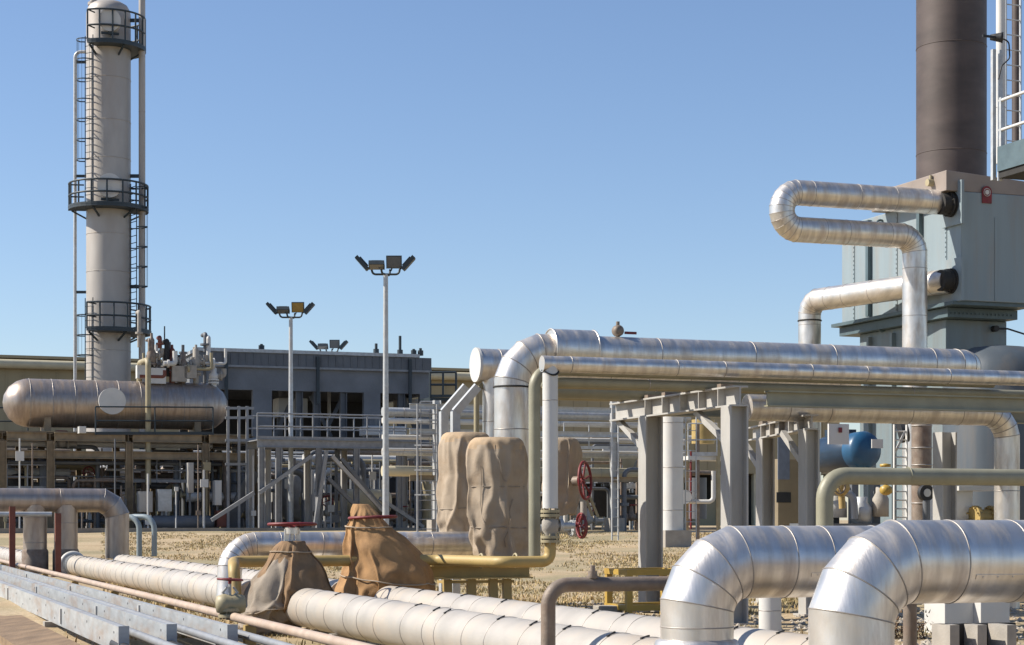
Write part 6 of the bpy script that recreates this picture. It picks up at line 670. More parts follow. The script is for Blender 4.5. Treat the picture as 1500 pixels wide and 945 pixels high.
def flange(m, c, d, r, th=.03, bolts=8, mi=0):
    d = Vector(d).normalized(); m.cyl(Vector(c)-d*th/2, Vector(c)+d*th/2, r, 20, mi)
    x, y, _ = m.frame(d)
    for i in range(bolts):
        q = 2*math.pi*(i+.5)/bolts; p = Vector(c)+(x*math.cos(q)+y*math.sin(q))*r*.82
        m.cyl(p-d*th*1.2, p+d*th*1.2, r*.09, 6, mi)
def rails(m, pts, h=1.05, r=.022, step=1.5, mids=2, toe=True, closed=False):
    pts = [Vector(p) for p in pts]
    for a, b in zip(pts, pts[1:]):
        for k in range(1, mids+1): m.cyl(a+Z*h*k/mids, b+Z*h*k/mids, r, 8)
        if toe: m.bar(a+Z*.06, b+Z*.06, .012, .12)
        n = max(1, round((b-a).length/step))
        for i in range(n+1): p = a.lerp(b, i/n); m.cyl(p, p+Z*h, r, 8)
def ladder(m, a, b, side, w=.4, r=.022, step=.3, cage=None, cr=.36, rr=.012):
    a = Vector(a); b = Vector(b); side = Vector(side).normalized(); d = (b-a).normalized(); L = (b-a).length
    for sg in (-1, 1): m.bar(a+side*w/2*sg, b+side*w/2*sg, r*2, r)
    for i in range(int(L/step)): p = a+d*(i+.5)*step; m.cyl(p-side*w/2, p+side*w/2, rr, 6)
    if cage:
        cage = Vector(cage).normalized(); k = 9; st0 = min(2.0, L*.3)
        hoops = []; z = st0
        while z <= L:
            c = a+d*z; pts = [c+side*w/2*-1]
            for i in range(k): q = math.pi*i/(k-1); pts.append(c-side*cr*math.cos(q)+cage*(.15+cr*1.1*math.sin(q)))
            pts.append(c+side*w/2)
            for p, q in zip(pts, pts[1:]): m.bar(p, q, .02, .05)
            hoops.append(pts); z += .9
        for j in (2, 4, 5, 6, 8):
            m.bar(hoops[0][j], hoops[-1][j], .03, .012)
exec_parts = []

def cloth(name, key, mt, parent, crease=.03, to=None, rot=0, sc=1, hem=None, bulge=0):
    """canvas settled by a cloth simulation, stored as whole-number steps"""
    n, m_, lo, hi, *d = CLOTH[key]; ax = []
    for k in range(3):
        a = 0; l = []
        for v in d[k]: a += v; l.append(lo[k]+(hi[k]-lo[k])*a/255)
        ax.append(l)
    pv = list(zip(*ax)); cx = [Vector((sum(p[0] for p in pv[i*n:(i+1)*n])/n, sum(p[1] for p in pv[i*n:(i+1)*n])/n, 0)) for i in range(m_)]
    for i in range(m_):
        for j in range(n):
            p = Vector(pv[i*n+j]); o_ = p-cx[i]; o_.z = 0; o_.normalize(); w = Vector((p.x*4+p.z*3, p.y*4-p.z*2, p.z*4))
            if bulge: p += (p-cx[i])*Vector((1, 1, 0))*bulge*(abs(math.sin(math.pi*(i-3)/10))-.45)
            p += o_*crease*(noise.noise(p*3.1)*1.2+(1-min(1, abs(noise.noise(w*.8))*3))*.9-.3); ax[0][i*n+j], ax[1][i*n+j] = p.x, p.y
    if to is not None:
        b0 = Vector(((lo[0]+hi[0])/2, (lo[1]+hi[1])/2, lo[2])); rm = Matrix.Rotation(rot, 3, 'Z')
        for i in range(n*m_):
            p = Vector(to)+(rm @ (Vector((ax[0][i], ax[1][i], ax[2][i]))-b0))*sc; ax[0][i], ax[1][i], ax[2][i] = p
    m = MB(); m.add(list(zip(*ax)), [(i*n+j, i*n+(j+1) % n, (i+1)*n+(j+1) % n, (i+1)*n+j) for i in range(m_-1) for j in range(n)], 0, True)
    if hem:
        for i in range(m_-1-hem, m_-1):
            for j in range(n):
                if i > m_-1-hem or j % 7 > 2: m.mi[i*n+j] = 1
    o = m.build(name, mt, parent); sb = o.modifiers.new('Smooth', 'SUBSURF'); sb.levels = sb.render_levels = 1
    so_ = o.modifiers.new('Thickness', 'SOLIDIFY'); so_.thickness = .008; o.modifiers.move(1, 0)
    rows = []
    for i in range(m_):
        p = [Vector((ax[0][i*n+j], ax[1][i*n+j], ax[2][i*n+j])) for j in range(n)]; rows.append(p)
    return o, rows
def tie(rows, i, r=.008, off=.015):
    m = MB(); p = rows[i]; c = sum(p, Vector())/len(p); n = len(p)
    q = [(p[k-2]+p[k-1]+p[k]+p[(k+1) % n]+p[(k+2) % n])/5 for k in range(n)]
    q = [v+((v-c)*Vector((1, 1, 0))).normalized()*off for v in q][::2]
    return m.loop(q, r, 6)
# ------------------------------------------------------------------ ground
def ground_mesh():
    m = MB(); ys = [-30, -10, 0, 4, 7, 10, 12, 14, 16, 18, 20, 22, 24, 27, 30, 34, 38, 42, 47, 52, 57, 62, 67, 72, 80, 90, 110, 140, 200, 400, 1000, 4000]
    xs = [-4000, -1000, -300, -120, -60]+[i*2.0 for i in range(-22, 23)]+[60, 120, 300, 1000, 4000]
    vs = []
    for y in ys:
        for x in xs:
            j = 0 if abs(x) > 50 or y > 72 or y < 4 else .05*noise.noise(Vector((x*.4, y*.4, 3)))
            vs.append((x, y, gz(y)+j))
    w = len(xs)
    m.add(vs, [(k*w+i, k*w+i+1, (k+1)*w+i+1, (k+1)*w+i) for k in range(len(ys)-1) for i in range(w-1)], 0, True)
    return m
def ground_mat():
    m = bpy.data.materials.new('dry ground'); m.use_nodes = True; nt = m.node_tree; N = nt.nodes; L = nt.links; b = N['Principled BSDF']
    tc = N.new('ShaderNodeTexCoord')
    def nz(s, d=6, r=.6):
        n = N.new('ShaderNodeTexNoise'); n.inputs['Scale'].default_value = s; n.inputs['Detail'].default_value = d; n.inputs['Roughness'].default_value = r
        L.new(tc.outputs['Object'], n.inputs['Vector']); return n
    def ramp(n, els):
        c = N.new('ShaderNodeValToRGB'); L.new(n.outputs['Fac'], c.inputs[0])
        while len(c.color_ramp.elements) < len(els): c.color_ramp.elements.new(.5)
        for e, (p, k) in zip(c.color_ramp.elements, els): e.position = p; e.color = list(k)+[1]
        return c
    a = ramp(nz(.5), [(.3, (.24, .165, .09)), (.5, (.41, .305, .175)), (.7, (.49, .40, .28))])
    g = ramp(nz(14, 8, .7), [(.3, (.10, .072, .04)), (.5, (.38, .285, .165)), (.75, (.56, .47, .35))])
    mx = N.new('ShaderNodeMix'); mx.data_type = 'RGBA'; mx.inputs[0].default_value = .55
    L.new(a.outputs[0], mx.inputs[6]); L.new(g.outputs[0], mx.inputs[7]); L.new(mx.outputs[2], b.inputs['Base Color'])
    b.inputs['Roughness'].default_value = .95
    m2 = N.new('ShaderNodeMix'); m2.data_type = 'RGBA'; c3 = ramp(nz(.22, 5, .6), [(.46, (0, 0, 0)), (.6, (.55, .55, .55))]); L.new(c3.outputs[0], m2.inputs[0]); L.new(mx.outputs[2], m2.inputs[6]); m2.inputs[7].default_value = (.19, .18, .095, 1); L.new(m2.outputs[2], b.inputs['Base Color'])
    bp = N.new('ShaderNodeBump'); bp.inputs['Strength'].default_value = .6; bp.inputs['Distance'].default_value = .06
    L.new(nz(9, 8, .7).outputs['Fac'], bp.inputs['Height']); L.new(bp.outputs[0], b.inputs['Normal'])
    return m
struct('ground', ground_mesh(), ground_mat())
M['paving'] = mat('dark plant paving', (.17, .15, .125), 0, .85, .25, 2, .15, 30, (.10, .085, .07), .5, .6)
m = MB(); m.gbox(-28, 40, 71, 135, .4, .712); struct('plant_paving', m, M['paving'])
M['path'] = mat('grey concrete path', (.30, .275, .24), 0, .85, .2, 2, .15, 30)
# gravel chips at the lower right and around the guard frame
M['stone'] = mat('pale gravel', (.47, .41, .33), 0, .9, .35, 9, .2, 60)
m = MB(); rg = random.Random(3)
ico = [(0, 0, 1), (.9, 0, .2), (.2, .9, .1), (-.8, .4, .1), (-.5, -.8, .15), (.5, -.8, 0)]
for i in range(2600):
    y = rg.uniform(14, 25); x = rg.uniform(.02, .30)*y + rg.uniform(-1.0, .6)
    if .085*y < x < .175*y and y > 22: continue
    r = rg.uniform(.018, .05); q = rg.uniform(0, 6.28); c, s = math.cos(q), math.sin(q)
    o = Vector((x, y, gz(y)+.01))
    vs = [o+Vector((a*c-b*s, a*s+b*c, h*rg.uniform(.5, .9)))*r for a, b, h in ico]
    m.add(vs, [(0, i_, i_ % 5+1) for i_ in ()] + [(0, 1, 2), (0, 2, 3), (0, 3, 4), (0, 4, 5), (0, 5, 1)])
o = m.build('gravel', M['stone'], loc=(0, 0, 0)); o['kind'] = 'stuff'; tag(o, 'loose pale gravel chips on the ground by the yellow guard frame', 'gravel')
# dry grass
def grass(name, label, n, rx, colr, seed, h0=.06, h1=.24, mask=True):
    m = MB(); rg = random.Random(seed); k = 0
    while k < n:
        x, y = rx(rg)
        if mask and noise.noise(Vector((x*.5, y*.3, seed)))+.6*noise.noise(Vector((x*1.9, y*1.2, seed)))+rg.uniform(-.25, .25) < -.12: continue
        k += 1
        for _ in range(3):
            q = rg.uniform(0, 6.28); h = rg.uniform(h0, h1); w = rg.uniform(.004, .010)*(1+y*.02); ln = rg.uniform(.0, .7)*h
            o = Vector((x+rg.uniform(-.05, .05), y+rg.uniform(-.05, .05), gz(y)-.02)); d = Vector((math.cos(q), math.sin(q), 0)); sd = Vector((-d.y, d.x, 0))*w
            m.add([o-sd, o+sd, o+d*ln*.4+Z*h*.65+sd*.6, o+d*ln+Z*h, o+d*ln*.4+Z*h*.65-sd*.6], [(0, 1, 2, 4), (4, 2, 3)], rg.randrange(3))
    ms = []
    for i, c in enumerate(colr): ms.append(mat(name+' blade', c, 0, .8, .25, 2, .0))
    o = m.build(name, ms, loc=(0, 0, 0)); o['kind'] = 'stuff'; return tag(o, label, 'grass')
def band(rg):
    y = 19+(rg.random()**1.3)*50; x = (rg.uniform(150, 1250)-750)/F*y; return x, y
grass('dry_grass', 'dry straw coloured grass covering the yard between pipes and plant', 42000, band, [(.62, .45, .22), (.52, .40, .20), (.40, .33, .155)], 5, .015, .08)
def near(rg):
    y = rg.uniform(9, 20); return (rg.uniform(-150, 1500)-750)/F*y, y
grass('low_weeds', 'sparse low weeds growing in the dirt under the cream pipes', 1500, near, [(.30, .24, .11), (.22, .19, .09), (.36, .26, .13)], 9, .03, .12)
# dark brown dead bush under the right elbow pipe
m = MB(); rg = random.Random(4); c0 = P(1325, 905, 19)
for i in range(900):
    d = Vector((rg.gauss(0, .16), rg.gauss(0, .13), abs(rg.gauss(0, .10)))); q = Vector((rg.uniform(-1, 1), rg.uniform(-1, 1), rg.uniform(-.3, 1))).normalized()*rg.uniform(.02, .05)
    w = q.cross(Z).normalized()*.009; o = zat(c0, gz(19))+d
    m.add([o-w, o+w, o+q+w*.3, o+q-w*.3], [(0, 1, 2, 3)], rg.randrange(2))
tag(m.build('dead_bush', [mat('dead leaf', (.22, .12, .05), 0, .85, .3, 8, 0), mat('dead leaf dark', (.12, .07, .035), 0, .85, .3, 8, 0)]), 'small dead brown bush on gravel below the large right elbow pipe', 'bush')

# ------------------------------------------------------------------ foreground ground pipes
def tA(px, s): return st(PS(px, 800, s))[1]
S1, S2, S0 = 4.6, 5.6, 3.95
def ground_pipe(label, s, spans, r=.2, zc=.2, sup=True):
    b = thing('insulated_pipe', label, 'pipe', G(s, spans[0][0], gz(10)), 'cream ground pipes')
    for a, c in spans:
        m = MB(); m.tube([G(s, a, zc), G(s, c, zc)], r, 40, seams=.58, sr=.0042, marks=1, jit=.38); m.build('pipe_section', CC, b)
        n = int((c-a)/4)
        for i in range(n):
            t = a+(i+.6)*(c-a)/n; m = MB(); m.gbox(s-.16, s+.16, t-.06, t+.06, gz(G(s, t).y)-.05, zc-r+.02); m.build('sleeper', M['concrete'], b)
    return b
ground_pipe('long cream clad pipe low in front, running under both big elbow pipes', S1, [(3.5, tA(432, S1)), (tA(372, S1), tA(108, S1))])
ground_pipe('cream clad pipe lying just behind the long front one, ending at the ochre tarpaulin', S2, [(3.5, tA(572, S2)), (tA(505, S2), tA(178, S2))])
ground_pipe('cream clad pipe at the left picture edge, behind the red brown posts', S0, [(39.3, 75)], .22, .22)
# big shiny elbow pipes
def elbow_pipe(label, px, pyc, r, s_end, collar):
    w = PS(px, pyc, S1); s, t = st(w)
    b = thing('elbow_pipe', label, 'pipe', G(s, t, .38), None)
    m = MB(); m.tube([G(s, t, .25), G(s, t, w.z), G(s_end, t, w.z)], r, 48, bend=.36, seg=4, mitre=True, seams=.42, sr=.0038, jit=.48); m.build('pipe', CL, b)
    for k in range(3):    # longitudinal lap joints with rivets, one per sheet
        a0 = s+.55+k*.62+random.uniform(0, .1); a1 = a0+.5; an = random.choice((.25, -.35, .1)); o_ = -V*math.cos(an)+Z*math.sin(an)
        m = MB(); m.box((G(a0, t, w.z)+G(a1, t, w.z))/2+o_*(r+.0015), .25, .012, .0025, (U, U.cross(o_), o_))
        for i in range(6): c_ = G(a0+.04+i*.084, t, w.z)+o_*(r+.004); m.cyl(c_, c_+o_*.004, .005, 6)
        m.build('lap_joint', M['alu'], b)
    m = MB(); m.lathe(G(s, t, .33), Z, [(r*1.0, .10), (r*1.12, .09), (r*1.17, .05), (r*1.14, 0), (r*1.2, -.05)], 40, fn=lambda q, h: 1+.02*math.sin(7*q+h*40)); m.build('collar', M['cream' if collar else 'alu'], b)
    for sg in (8.0, 11.5):
        m = MB(); m.gbox(sg-.15, sg+.15, t-.14, t+.14, -.2, w.z-r-.05); m.build('plinth', M['concrete'], b)
        m = MB(); m.gbox(sg-.08, sg+.08, t-.1, t+.1, w.z-r-.05, w.z-r+.04); m.build('saddle', M['galv'], b)
elbow_pipe('shiny aluminium elbow pipe dropping onto the front cream pipe, left of the two', 1021, 824, .207, 13, False)
elbow_pipe('largest shiny aluminium elbow pipe at lower right, nearest the camera', 1247, 824, .204, 13, True)
# rusty small pipe in front of the cream pipes
w0 = P(803, 900, 11.6); s0, t0 = st(w0); zt = P(803, 857, 11.6).z
b = thing('small_pipe', 'rusty grey small bore pipe bent down in front of the cream pipes', 'pipe', G(s0, t0, gz(11)))
m = MB(); m.tube([G(s0, t0, gz(11)-.05), G(s0, t0, zt), G(s0+2.6, t0, zt), G(s0+2.6, t0, -.1)], .046, 20, bend=.13, seg=8); m.build('pipe', M['rust'], b)
p = PT(868, 845, t0); m = MB(); m.cyl(zat(p, zt+.03), zat(p, zt+.085), .03, 12); m.cyl(zat(p, zt+.085), zat(p, zt+.12), .018, 8); m.cyl(zat(p, zt+.04), zat(p, zt+.055), .04, 12); m.build('vent_plug', M['rust'], b)
# channels lower left
for lab, s, pe, hh in (('pale galvanised steel channel at lower left, nearest of the three', 2.3, 181, .22), ('middle galvanised steel channel of the three at lower left', 2.73, 251, .22), ('galvanised steel channel next to the thin pink pipe, farthest of the three', 3.2, 340, .2)):
    t = tA(pe, s); b = thing('steel_channel', lab, 'channel', G(s, t, gz(10)), 'galvanised channels at lower left')
    m = MB(); m.channel(G(s, t, .2-hh/2), G(s, 62, .2-hh/2), .06, hh, side=1, th=.01); [m.cyl(G(s-.033, t+.35+i*.9, .2-hh/2+.05*(-1)**i), G(s-.027, t+.35+i*.9, .2-hh/2+.05*(-1)**i), .012, 8, 1) for i in range(14)]; m.build('beam', [M['galv_worn'], M['dark']], b)
    m = MB(); m.gbox(s-.045, s+.045, t-.02, t-.002, .2-hh-.06, .212); m.build('end_plate', M['galv_worn'], b)
    for k in range(3):
        tt = t+2.6+k*6.3+s*.7
        m = MB(); m.gbox(s-.05, s-.031, tt, tt+.05, .2-hh+.03, .17); m.gbox(s-.036, s-.031, tt+.05, tt+.16, .2-hh+.05, .15); m.build('lug', M['white'], b)
        m = MB(); m.gbox(s-.1, s+.1, tt+1, tt+1.2, -.2, .2-hh); m.build('sleeper', M['concrete'], b)
    m = MB(); m.tube([G(s+.0, t+.5, .03), G(s+.0, t-.25, .02), G(s+.15, t-1.6, -.08), G(s+.5, t-3.5, -.09)], .05, 12, bend=.3, seg=5)
    tag(m.build('black_hose', M['black']), {2.3: 'black hose lying below the nearest channel end plate', 2.73: 'black hose lying below the middle channel end plate', 3.2: 'black hose lying below the farthest channel end plate'}[s], 'hose', 'black hoses under the channel ends')
m = MB(); m.gbox(1.55, 2.12, 13, 30, -.16, -.03); tag(m.build('timber_board', mat('old timber', (.30, .20, .115), 0, .85, .35, 3, .25, 30, (.14, .09, .05), .6, 2, streak=(3, .4, 3))), 'old brown timber board on the dirt left of the nearest channel', 'timber')
for s_, z_, lab in ((2.5, .1, 'thin grey conduit lying between the nearest and the middle channel'), (2.95, .12, 'thin grey conduit lying between the middle and the farthest channel'), (3.36, .1, 'thin grey conduit between the farthest channel and the pink pipe')):
    m = MB(); m.tube([G(s_, 12, z_), G(s_+.03, 30, z_+.01), G(s_, 60, z_)], .035, 12); m.tube([G(s_+.09, 12.5, z_-.03), G(s_+.08, 60, z_-.03)], .022, 10); tag(m.build('conduit', M['galv_shade']), lab, 'conduit')
# thin pink-beige pipe
M['pink'] = mat('pinkish beige pipe paint', (.55, .42, .32), .05, .5, .2, 5, .06, 50, (.35, .22, .14), .4, 3)
b = thing('thin_pipe', 'thin pinkish beige pipe running along beside the channels', 'pipe', G(3.55, 8, gz(8)))
m = MB(); m.tube([G(3.55, 6, .19), G(3.55, 48, .19)], .042, 16); m.build('pipe', M['pink'], b)
for k in range(9): m = MB(); m.gbox(3.5, 3.6, 8+k*4.3, 8.1+k*4.3, -.2, .15); m.build('stand', M['yellow'], b)
# header at left with its three drops
TH = 39.4; zh = 1.51; rh = .245
def header(label, legs, s_end): pass
b = thing('header_pipe', 'dull aluminium header pipe at left, bending down at its end', 'pipe', G(S2, TH, 0), 'header pipes at left')
m = MB(); m.tube([G(-8, TH, zh), G(S2, TH, zh), G(S2, TH, .3)], rh, 40, bend=.42, seg=3, mitre=True, seams=1.6, sr=.006); m.build('pipe', CD, b)
for s_, lab in ((S1-.05, 'drop_leg'), (3.93, 'drop_leg')):
    m = MB(); m.tube([G(s_, TH, zh-.1), G(s_, TH, .30)], rh*.98, 36, seams=.55, sr=.006); m.build(lab, CD, b)
    m = MB(); m.lathe(G(s_, TH, .0), Z, [(rh*1.02, .5), (rh*1.1, .45), (rh*1.1, -.05)], 36); m.build('rusty_boot', M['rust'], b)
m = MB(); m.torus(G(S1, tA(106, S1)-.1, .2), V, .225, .05, 36, 8); m.build('white_ring', M['white'], b)
m = MB(); m.cyl(G(S1, tA(106, S1)-.2, .2), G(S1, tA(106, S1)-.75, .2), .207, 36); m.build('dark_band', M['bldg'], b)
m = MB(); m.tube([G(2.0, TH-.6, 1.22), G(4.2, TH-.6, 1.22)], .05, 14); tag(m.build('tray_rail', M['galv']), 'thin pale rail in front of the left header pipe', 'rail')
for px, y0, y1, lab in ((18, 742, 832, 'red brown steel post at the far left under the header pipe'), (85, 752, 846, 'dark red brown steel post between the two header drop legs')):
    w = P(px, y1, 36); b = thing('steel_post', lab, 'post', w, 'red brown posts at left')
    m = MB(); m.bar(zat(w, 0), zat(P(px, y0, 36), P(px, y0, 36).z), .11, .11); m.build('post', M['redbrown'], b)
    m = MB(); m.box(zat(w, .01), .12, .12, .012); m.build('base_plate', M['redbrown'], b)
b = thing('vent_pipe', 'pair of pale green grey bent vent pipes behind the left elbow', 'pipe', P(225, 815, 44))
for dx in (0, -22):
    m = MB(); m.tube([P(226+dx, 815, 44), P(226+dx, 757, 44), P(180+dx, 757, 44.3), P(180+dx, 815, 44.3)], .065, 16, bend=.3, seg=6); m.build('pipe', M['heater'], b)

# ------------------------------------------------------------------ wrapped valves (tarpaulins)
def ridge(v): return 1-min(1, abs(noise.noise(v))*2.2)
def drape(m, rings, n=112, amp=.12, seed=0, vk=3.0, mi=0, sub=14, kf=5, pleat=0, hz=0):
    """rings: (centre Vector, rx, ry) bottom to top, with cloth folds"""
    rows = []
    for (c0, a0, b0), (c1, a1, b1) in zip(rings, rings[1:]):
        for j in range(sub):
            f = j/sub; g = f*f*(3-2*f); rows.append((c0.lerp(c1, f), a0+(a1-a0)*g, b0+(b1-b0)*g))
    rows.append(rings[-1]); vs = []
    N_ = len(rows); zt = rows[-1][0].z; z0 = rows[0][0].z
    for i, (c, a, b) in enumerate(rows):
        up = (c.z-z0)/(zt-z0)
        for j in range(n):
            q = 2*math.pi*j/n; x, y = math.cos(q), math.sin(q); z = c.z
            sd = Vector((seed, seed*.7, 0))
            big = noise.noise(Vector((x*1.3, y*1.3, z*1.4))+sd)
            tw = q+.9*noise.noise(Vector((x, y, z*1.5))+sd)+.5*z
            crs = ridge(Vector((math.cos(tw)*2.6, math.sin(tw)*2.6, z*1.3+seed)))**2
            dia = ridge(Vector((x*2.2+z*2.6, y*2.2-z*1.2, z*1.8+seed*3)))**3
            fine = ridge(Vector((x*kf+z*2, y*kf, z*6+seed*2)))**2
            hw = ridge(Vector((x*.9, y*.9, z*7+seed)))**3
            pl = abs(math.sin(tw*6.5+2*noise.noise(Vector((x*2, y*2, seed)))))
            k = 1+amp*(.8*big+.75*crs+.6*dia+.22*fine-.5)+hz*(hw-.3)+pleat*up*up*(pl-.5)
            vs.append(c+U*a*x*k+V*b*y*k+Z*amp*.3*noise.noise(Vector((x*2, y*2, z*2+seed)))*max(a, b))
    o = m.add(vs, [(i*n+j, i*n+(j+1) % n, (i+1)*n+(j+1) % n, (i+1)*n+j) for i in range(N_-1) for j in range(n)], mi, True)
    m.f.append([o+(N_-1)*n+j for j in range(n)]); m.mi.append(mi); m.sm.append(True)
    return rows
def rope(m, rows, i, off=1.1, r=.008, tilt=.06, seed=0):
    i = max(0, min(len(rows)-1, i)); c, a, b = rows[i]; pts = []
    for j in range(28):
        q = 2*math.pi*j/28; pts.append(c+U*a*off*math.cos(q)+V*b*off*math.sin(q)+Z*tilt*math.sin(q+seed))
    m.loop(pts, r, 6)
def PR(px, py, Y, rp): w = P(px, py, Y); r = rp*Y/F; return (w, r, r*.95)
Y1 = 19.6
b = thing('wrapped_valve', 'gate valve under grey brown canvas on the front cream pipe, with red handwheel', 'valve', zat(P(420, 900, Y1), gz(Y1)), 'tarpaulin wrapped valves')
bl, rw = cloth('canvas_cover', 'lower1', M['canvas_grey'], b)
fp, rf = cloth('canvas_flap', 'flap1', M['canvas_brown'], b)
tie(rf, 17).build('rope', M['canvas_pale'], fp); tie(rw, 16, .008, .03).build('rope', M['canvas_pale'], bl)
c = P(428, 768, Y1)
m = MB(); m.cyl(P(428, 800, Y1), c+Z*.02, .018, 12)
for dx in (-.07, .07): m.bar(P(428, 812, Y1)+U*dx, P(428, 775, Y1)+U*dx*.8, .035, .05)
m.cyl(P(428, 782, Y1), P(428, 773, Y1), .075, 16); m.build('yoke', M['alu'], b)
handwheel(c, Z+V*.02, .245, .017, 5, .02).build('handwheel', M['red'], b)
Y2 = 20.9
b = thing('wrapped_valve', 'gate valve under bright ochre canvas tied with rope, with red handwheel', 'valve', zat(P(560, 880, Y2), gz(Y2)), 'tarpaulin wrapped valves')
bl, rw = cloth('canvas_cover', 'ochre2', M['canvas'], b)
for ii in (22, 37): tie(rw, ii, .009, .02).build('rope', M['canvas_pale'], bl)
c = P(546, 758, Y2)
m = MB(); m.cyl(P(546, 790, Y2), c+Z*.02, .02, 12); m.cyl(P(546, 772, Y2), P(546, 764, Y2), .06, 14); m.build('stem', M['rust'], b)
handwheel(c, Z+V*.02+U*-.03, .262, .017, 5, .02).build('handwheel', M['red'], b)

b = thing('small_valve', 'small tan valve with red handwheel left of the grey brown canvas', 'valve', zat(P(336, 905, 17.6), .2))
q = P(337, 905, 17.6); m = MB(); flange(m, P(337, 902, 17.6), Z, .11, .03, 6); flange(m, P(337, 893, 17.6), Z, .11, .03, 6); m.lathe(P(338, 885, 17.6), U, [(0, -.14), (.08, -.13), (.10, -.06), (.085, 0), (.10, .06), (.08, .13), (0, .14)], 18); m.cyl(q, P(337, 876, 17.6), .07, 14); m.build('body', M['tan'], b)
m = MB(); m.cyl(P(337, 878, 17.6), P(337, 846, 17.6), .014, 8)
for dx in (-1, 1): m.tube([P(337, 874, 17.6)+U*.03*dx, P(337, 868, 17.6)+U*.07*dx, P(337, 860, 17.6)+U*.03*dx], .012, 6)
m.build('yoke', M['colgrey'], b)
handwheel(P(337, 849, 17.6), Z+U*.06, .115, .011, 4, .01).build('handwheel', M['red'], b)
# ------------------------------------------------------------------ overhead pipe run
T1, T2, T3, T4 = 18.8, 20.4, 22.6, 21.4
# small overhead pipe with its drop leg
w = PT(800, 533, T1); s0, t0 = st(w); zs = w.z
b = thing('overhead_pipe', 'slim aluminium pipe on the rack front with a straight drop leg', 'pipe', zat(w, CH), 'overhead rack pipes')
m = MB(); m.tube([G(s0-.05, T1, zs), G(22, T1, zs)], .088, 32, seams=.9, sr=.005); m.build('pipe', CL, b)
pv = PT(806, 640, T1); sv = st(pv)[0]; zv = PT(806, 745, T1).z
m = MB(); m.tube([G(sv, T1, zs), G(sv, T1, zv)], .084, 32, seams=.8, sr=.004); m.build('drop_leg', [M['white'], M['seam'], M['dark']], b)
m = MB(); m.loop([G(sv+.09*math.cos(q), T1+.09*math.sin(q), zs-.075-.05*math.sin(q)**2+.0) for q in [i*2*math.pi/28 for i in range(28)]], .012, 6); m.build('saddle_weld', M['dark'], b)
# valve below the drop leg
b = thing('flanged_valve', 'tan flanged valve under the straight white drop leg', 'valve', G(sv, T1, PT(806, 800, T1).z))
m = MB(); za, zb = zv, PT(806, 795, T1).z
flange(m, G(sv, T1, za-.03), Z, .105, .03); flange(m, G(sv, T1, za-.075), Z, .105, .03); flange(m, G(sv, T1, zb+.06), Z, .105, .03); flange(m, G(sv, T1, zb+.015), Z, .105, .03); m.build('flange', M['tan'], b)
m = MB(); zm = (za+zb)/2; m.lathe(G(sv, T1, zm), Z, [(.055, -.16), (.06, -.09), (.09, -.05), (.095, 0), (.09, .05), (.06, .09), (.055, .14)], 24); m.build('body', M['concrete'], b)
m = MB(); m.cyl(G(sv, T1, zm), G(sv+.28, T1, zm), .035, 14); m.cyl(G(sv+.1, T1, zm), G(sv+.14, T1, zm), .07, 16); m.build('bonnet', M['galv'], b)
handwheel(G(sv+.36, T1, zm), U, .13, .014, 4).build('handwheel', M['red'], b)
# yellow pipe from valve to left
b = thing('yellow_pipe', 'ochre yellow pipe running left from under the flanged valve behind the tarpaulins', 'pipe', G(sv, T1, 0))
zy = PT(780, 823, T1).z
m = MB(); a_ = PT(334, 829, T1+1.5); sa = st(a_)[0]
m.tube([G(sv, T1, zb), G(sv, T1, zy), G(sv-.55, T1+.0, zy), G(sv-.9, T1+1.2, zy), G(sa, T1+1.2, zy), G(sa-.12, T1+.6, zy-.05), G(sa-.12, T1+.5, .3)], .062, 20, bend=.14, seg=7); m.build('pipe', M['yellow'], b)
for px in (705, 755):
    p = PT(px, 823, T1+.6); m = MB(); m.torus(zat(p, zy), U, .075, .014, 20, 6); m.build('clamp', M['tan'], b)
b = thing('pipe_support', 'ochre yellow support beam on splayed feet under the yellow pipe', 'support', G(7.0, 20.4, 0))
a_, c_ = PT(632, 838, 20.2), PT(778, 838, 20.2); zb0 = a_.z
m = MB(); m.channel(a_, zat(c_, a_.z), .14, .16, 1); m.bar(a_+Z*.085+V*.1, zat(c_, a_.z)+Z*.085+V*.1, .3, .02); m.build('beam', M['yellow'], b)
for px in (655, 690, 722, 742):
    p = PT(px, 840, 20.3); m = MB(); m.bar(zat(p, zb0-.09), zat(p, gz(21)-.05)-V*.05, .10, .06, V); m.build('foot', M['yellow'], b)
m = MB(); a2, c2 = PT(645, 855, 20.4), PT(748, 855, 20.4); m.bar(zat(a2, zb0-.12), zat(c2, zb0-.12), .26, .03); m.build('plate', M['yellow'], b)
# tan vertical pipe just left of the drop leg
p0 = PT(783, 815, T1+.4); s_, t_ = st(p0)
b = thing('tan_pipe', 'tan painted vertical pipe beside the white drop leg, hooked over at its top', 'pipe', p0)
m = MB(); ztop = PT(783, 546, T1+.4).z; m.tube([p0, G(s_, t_, ztop), G(s_+.35, t_+.1, ztop+.05), G(s_+6, t_+.1, ztop+.05)], .066, 24, bend=.2, seg=7); m.build('pipe', M['olive'], b)
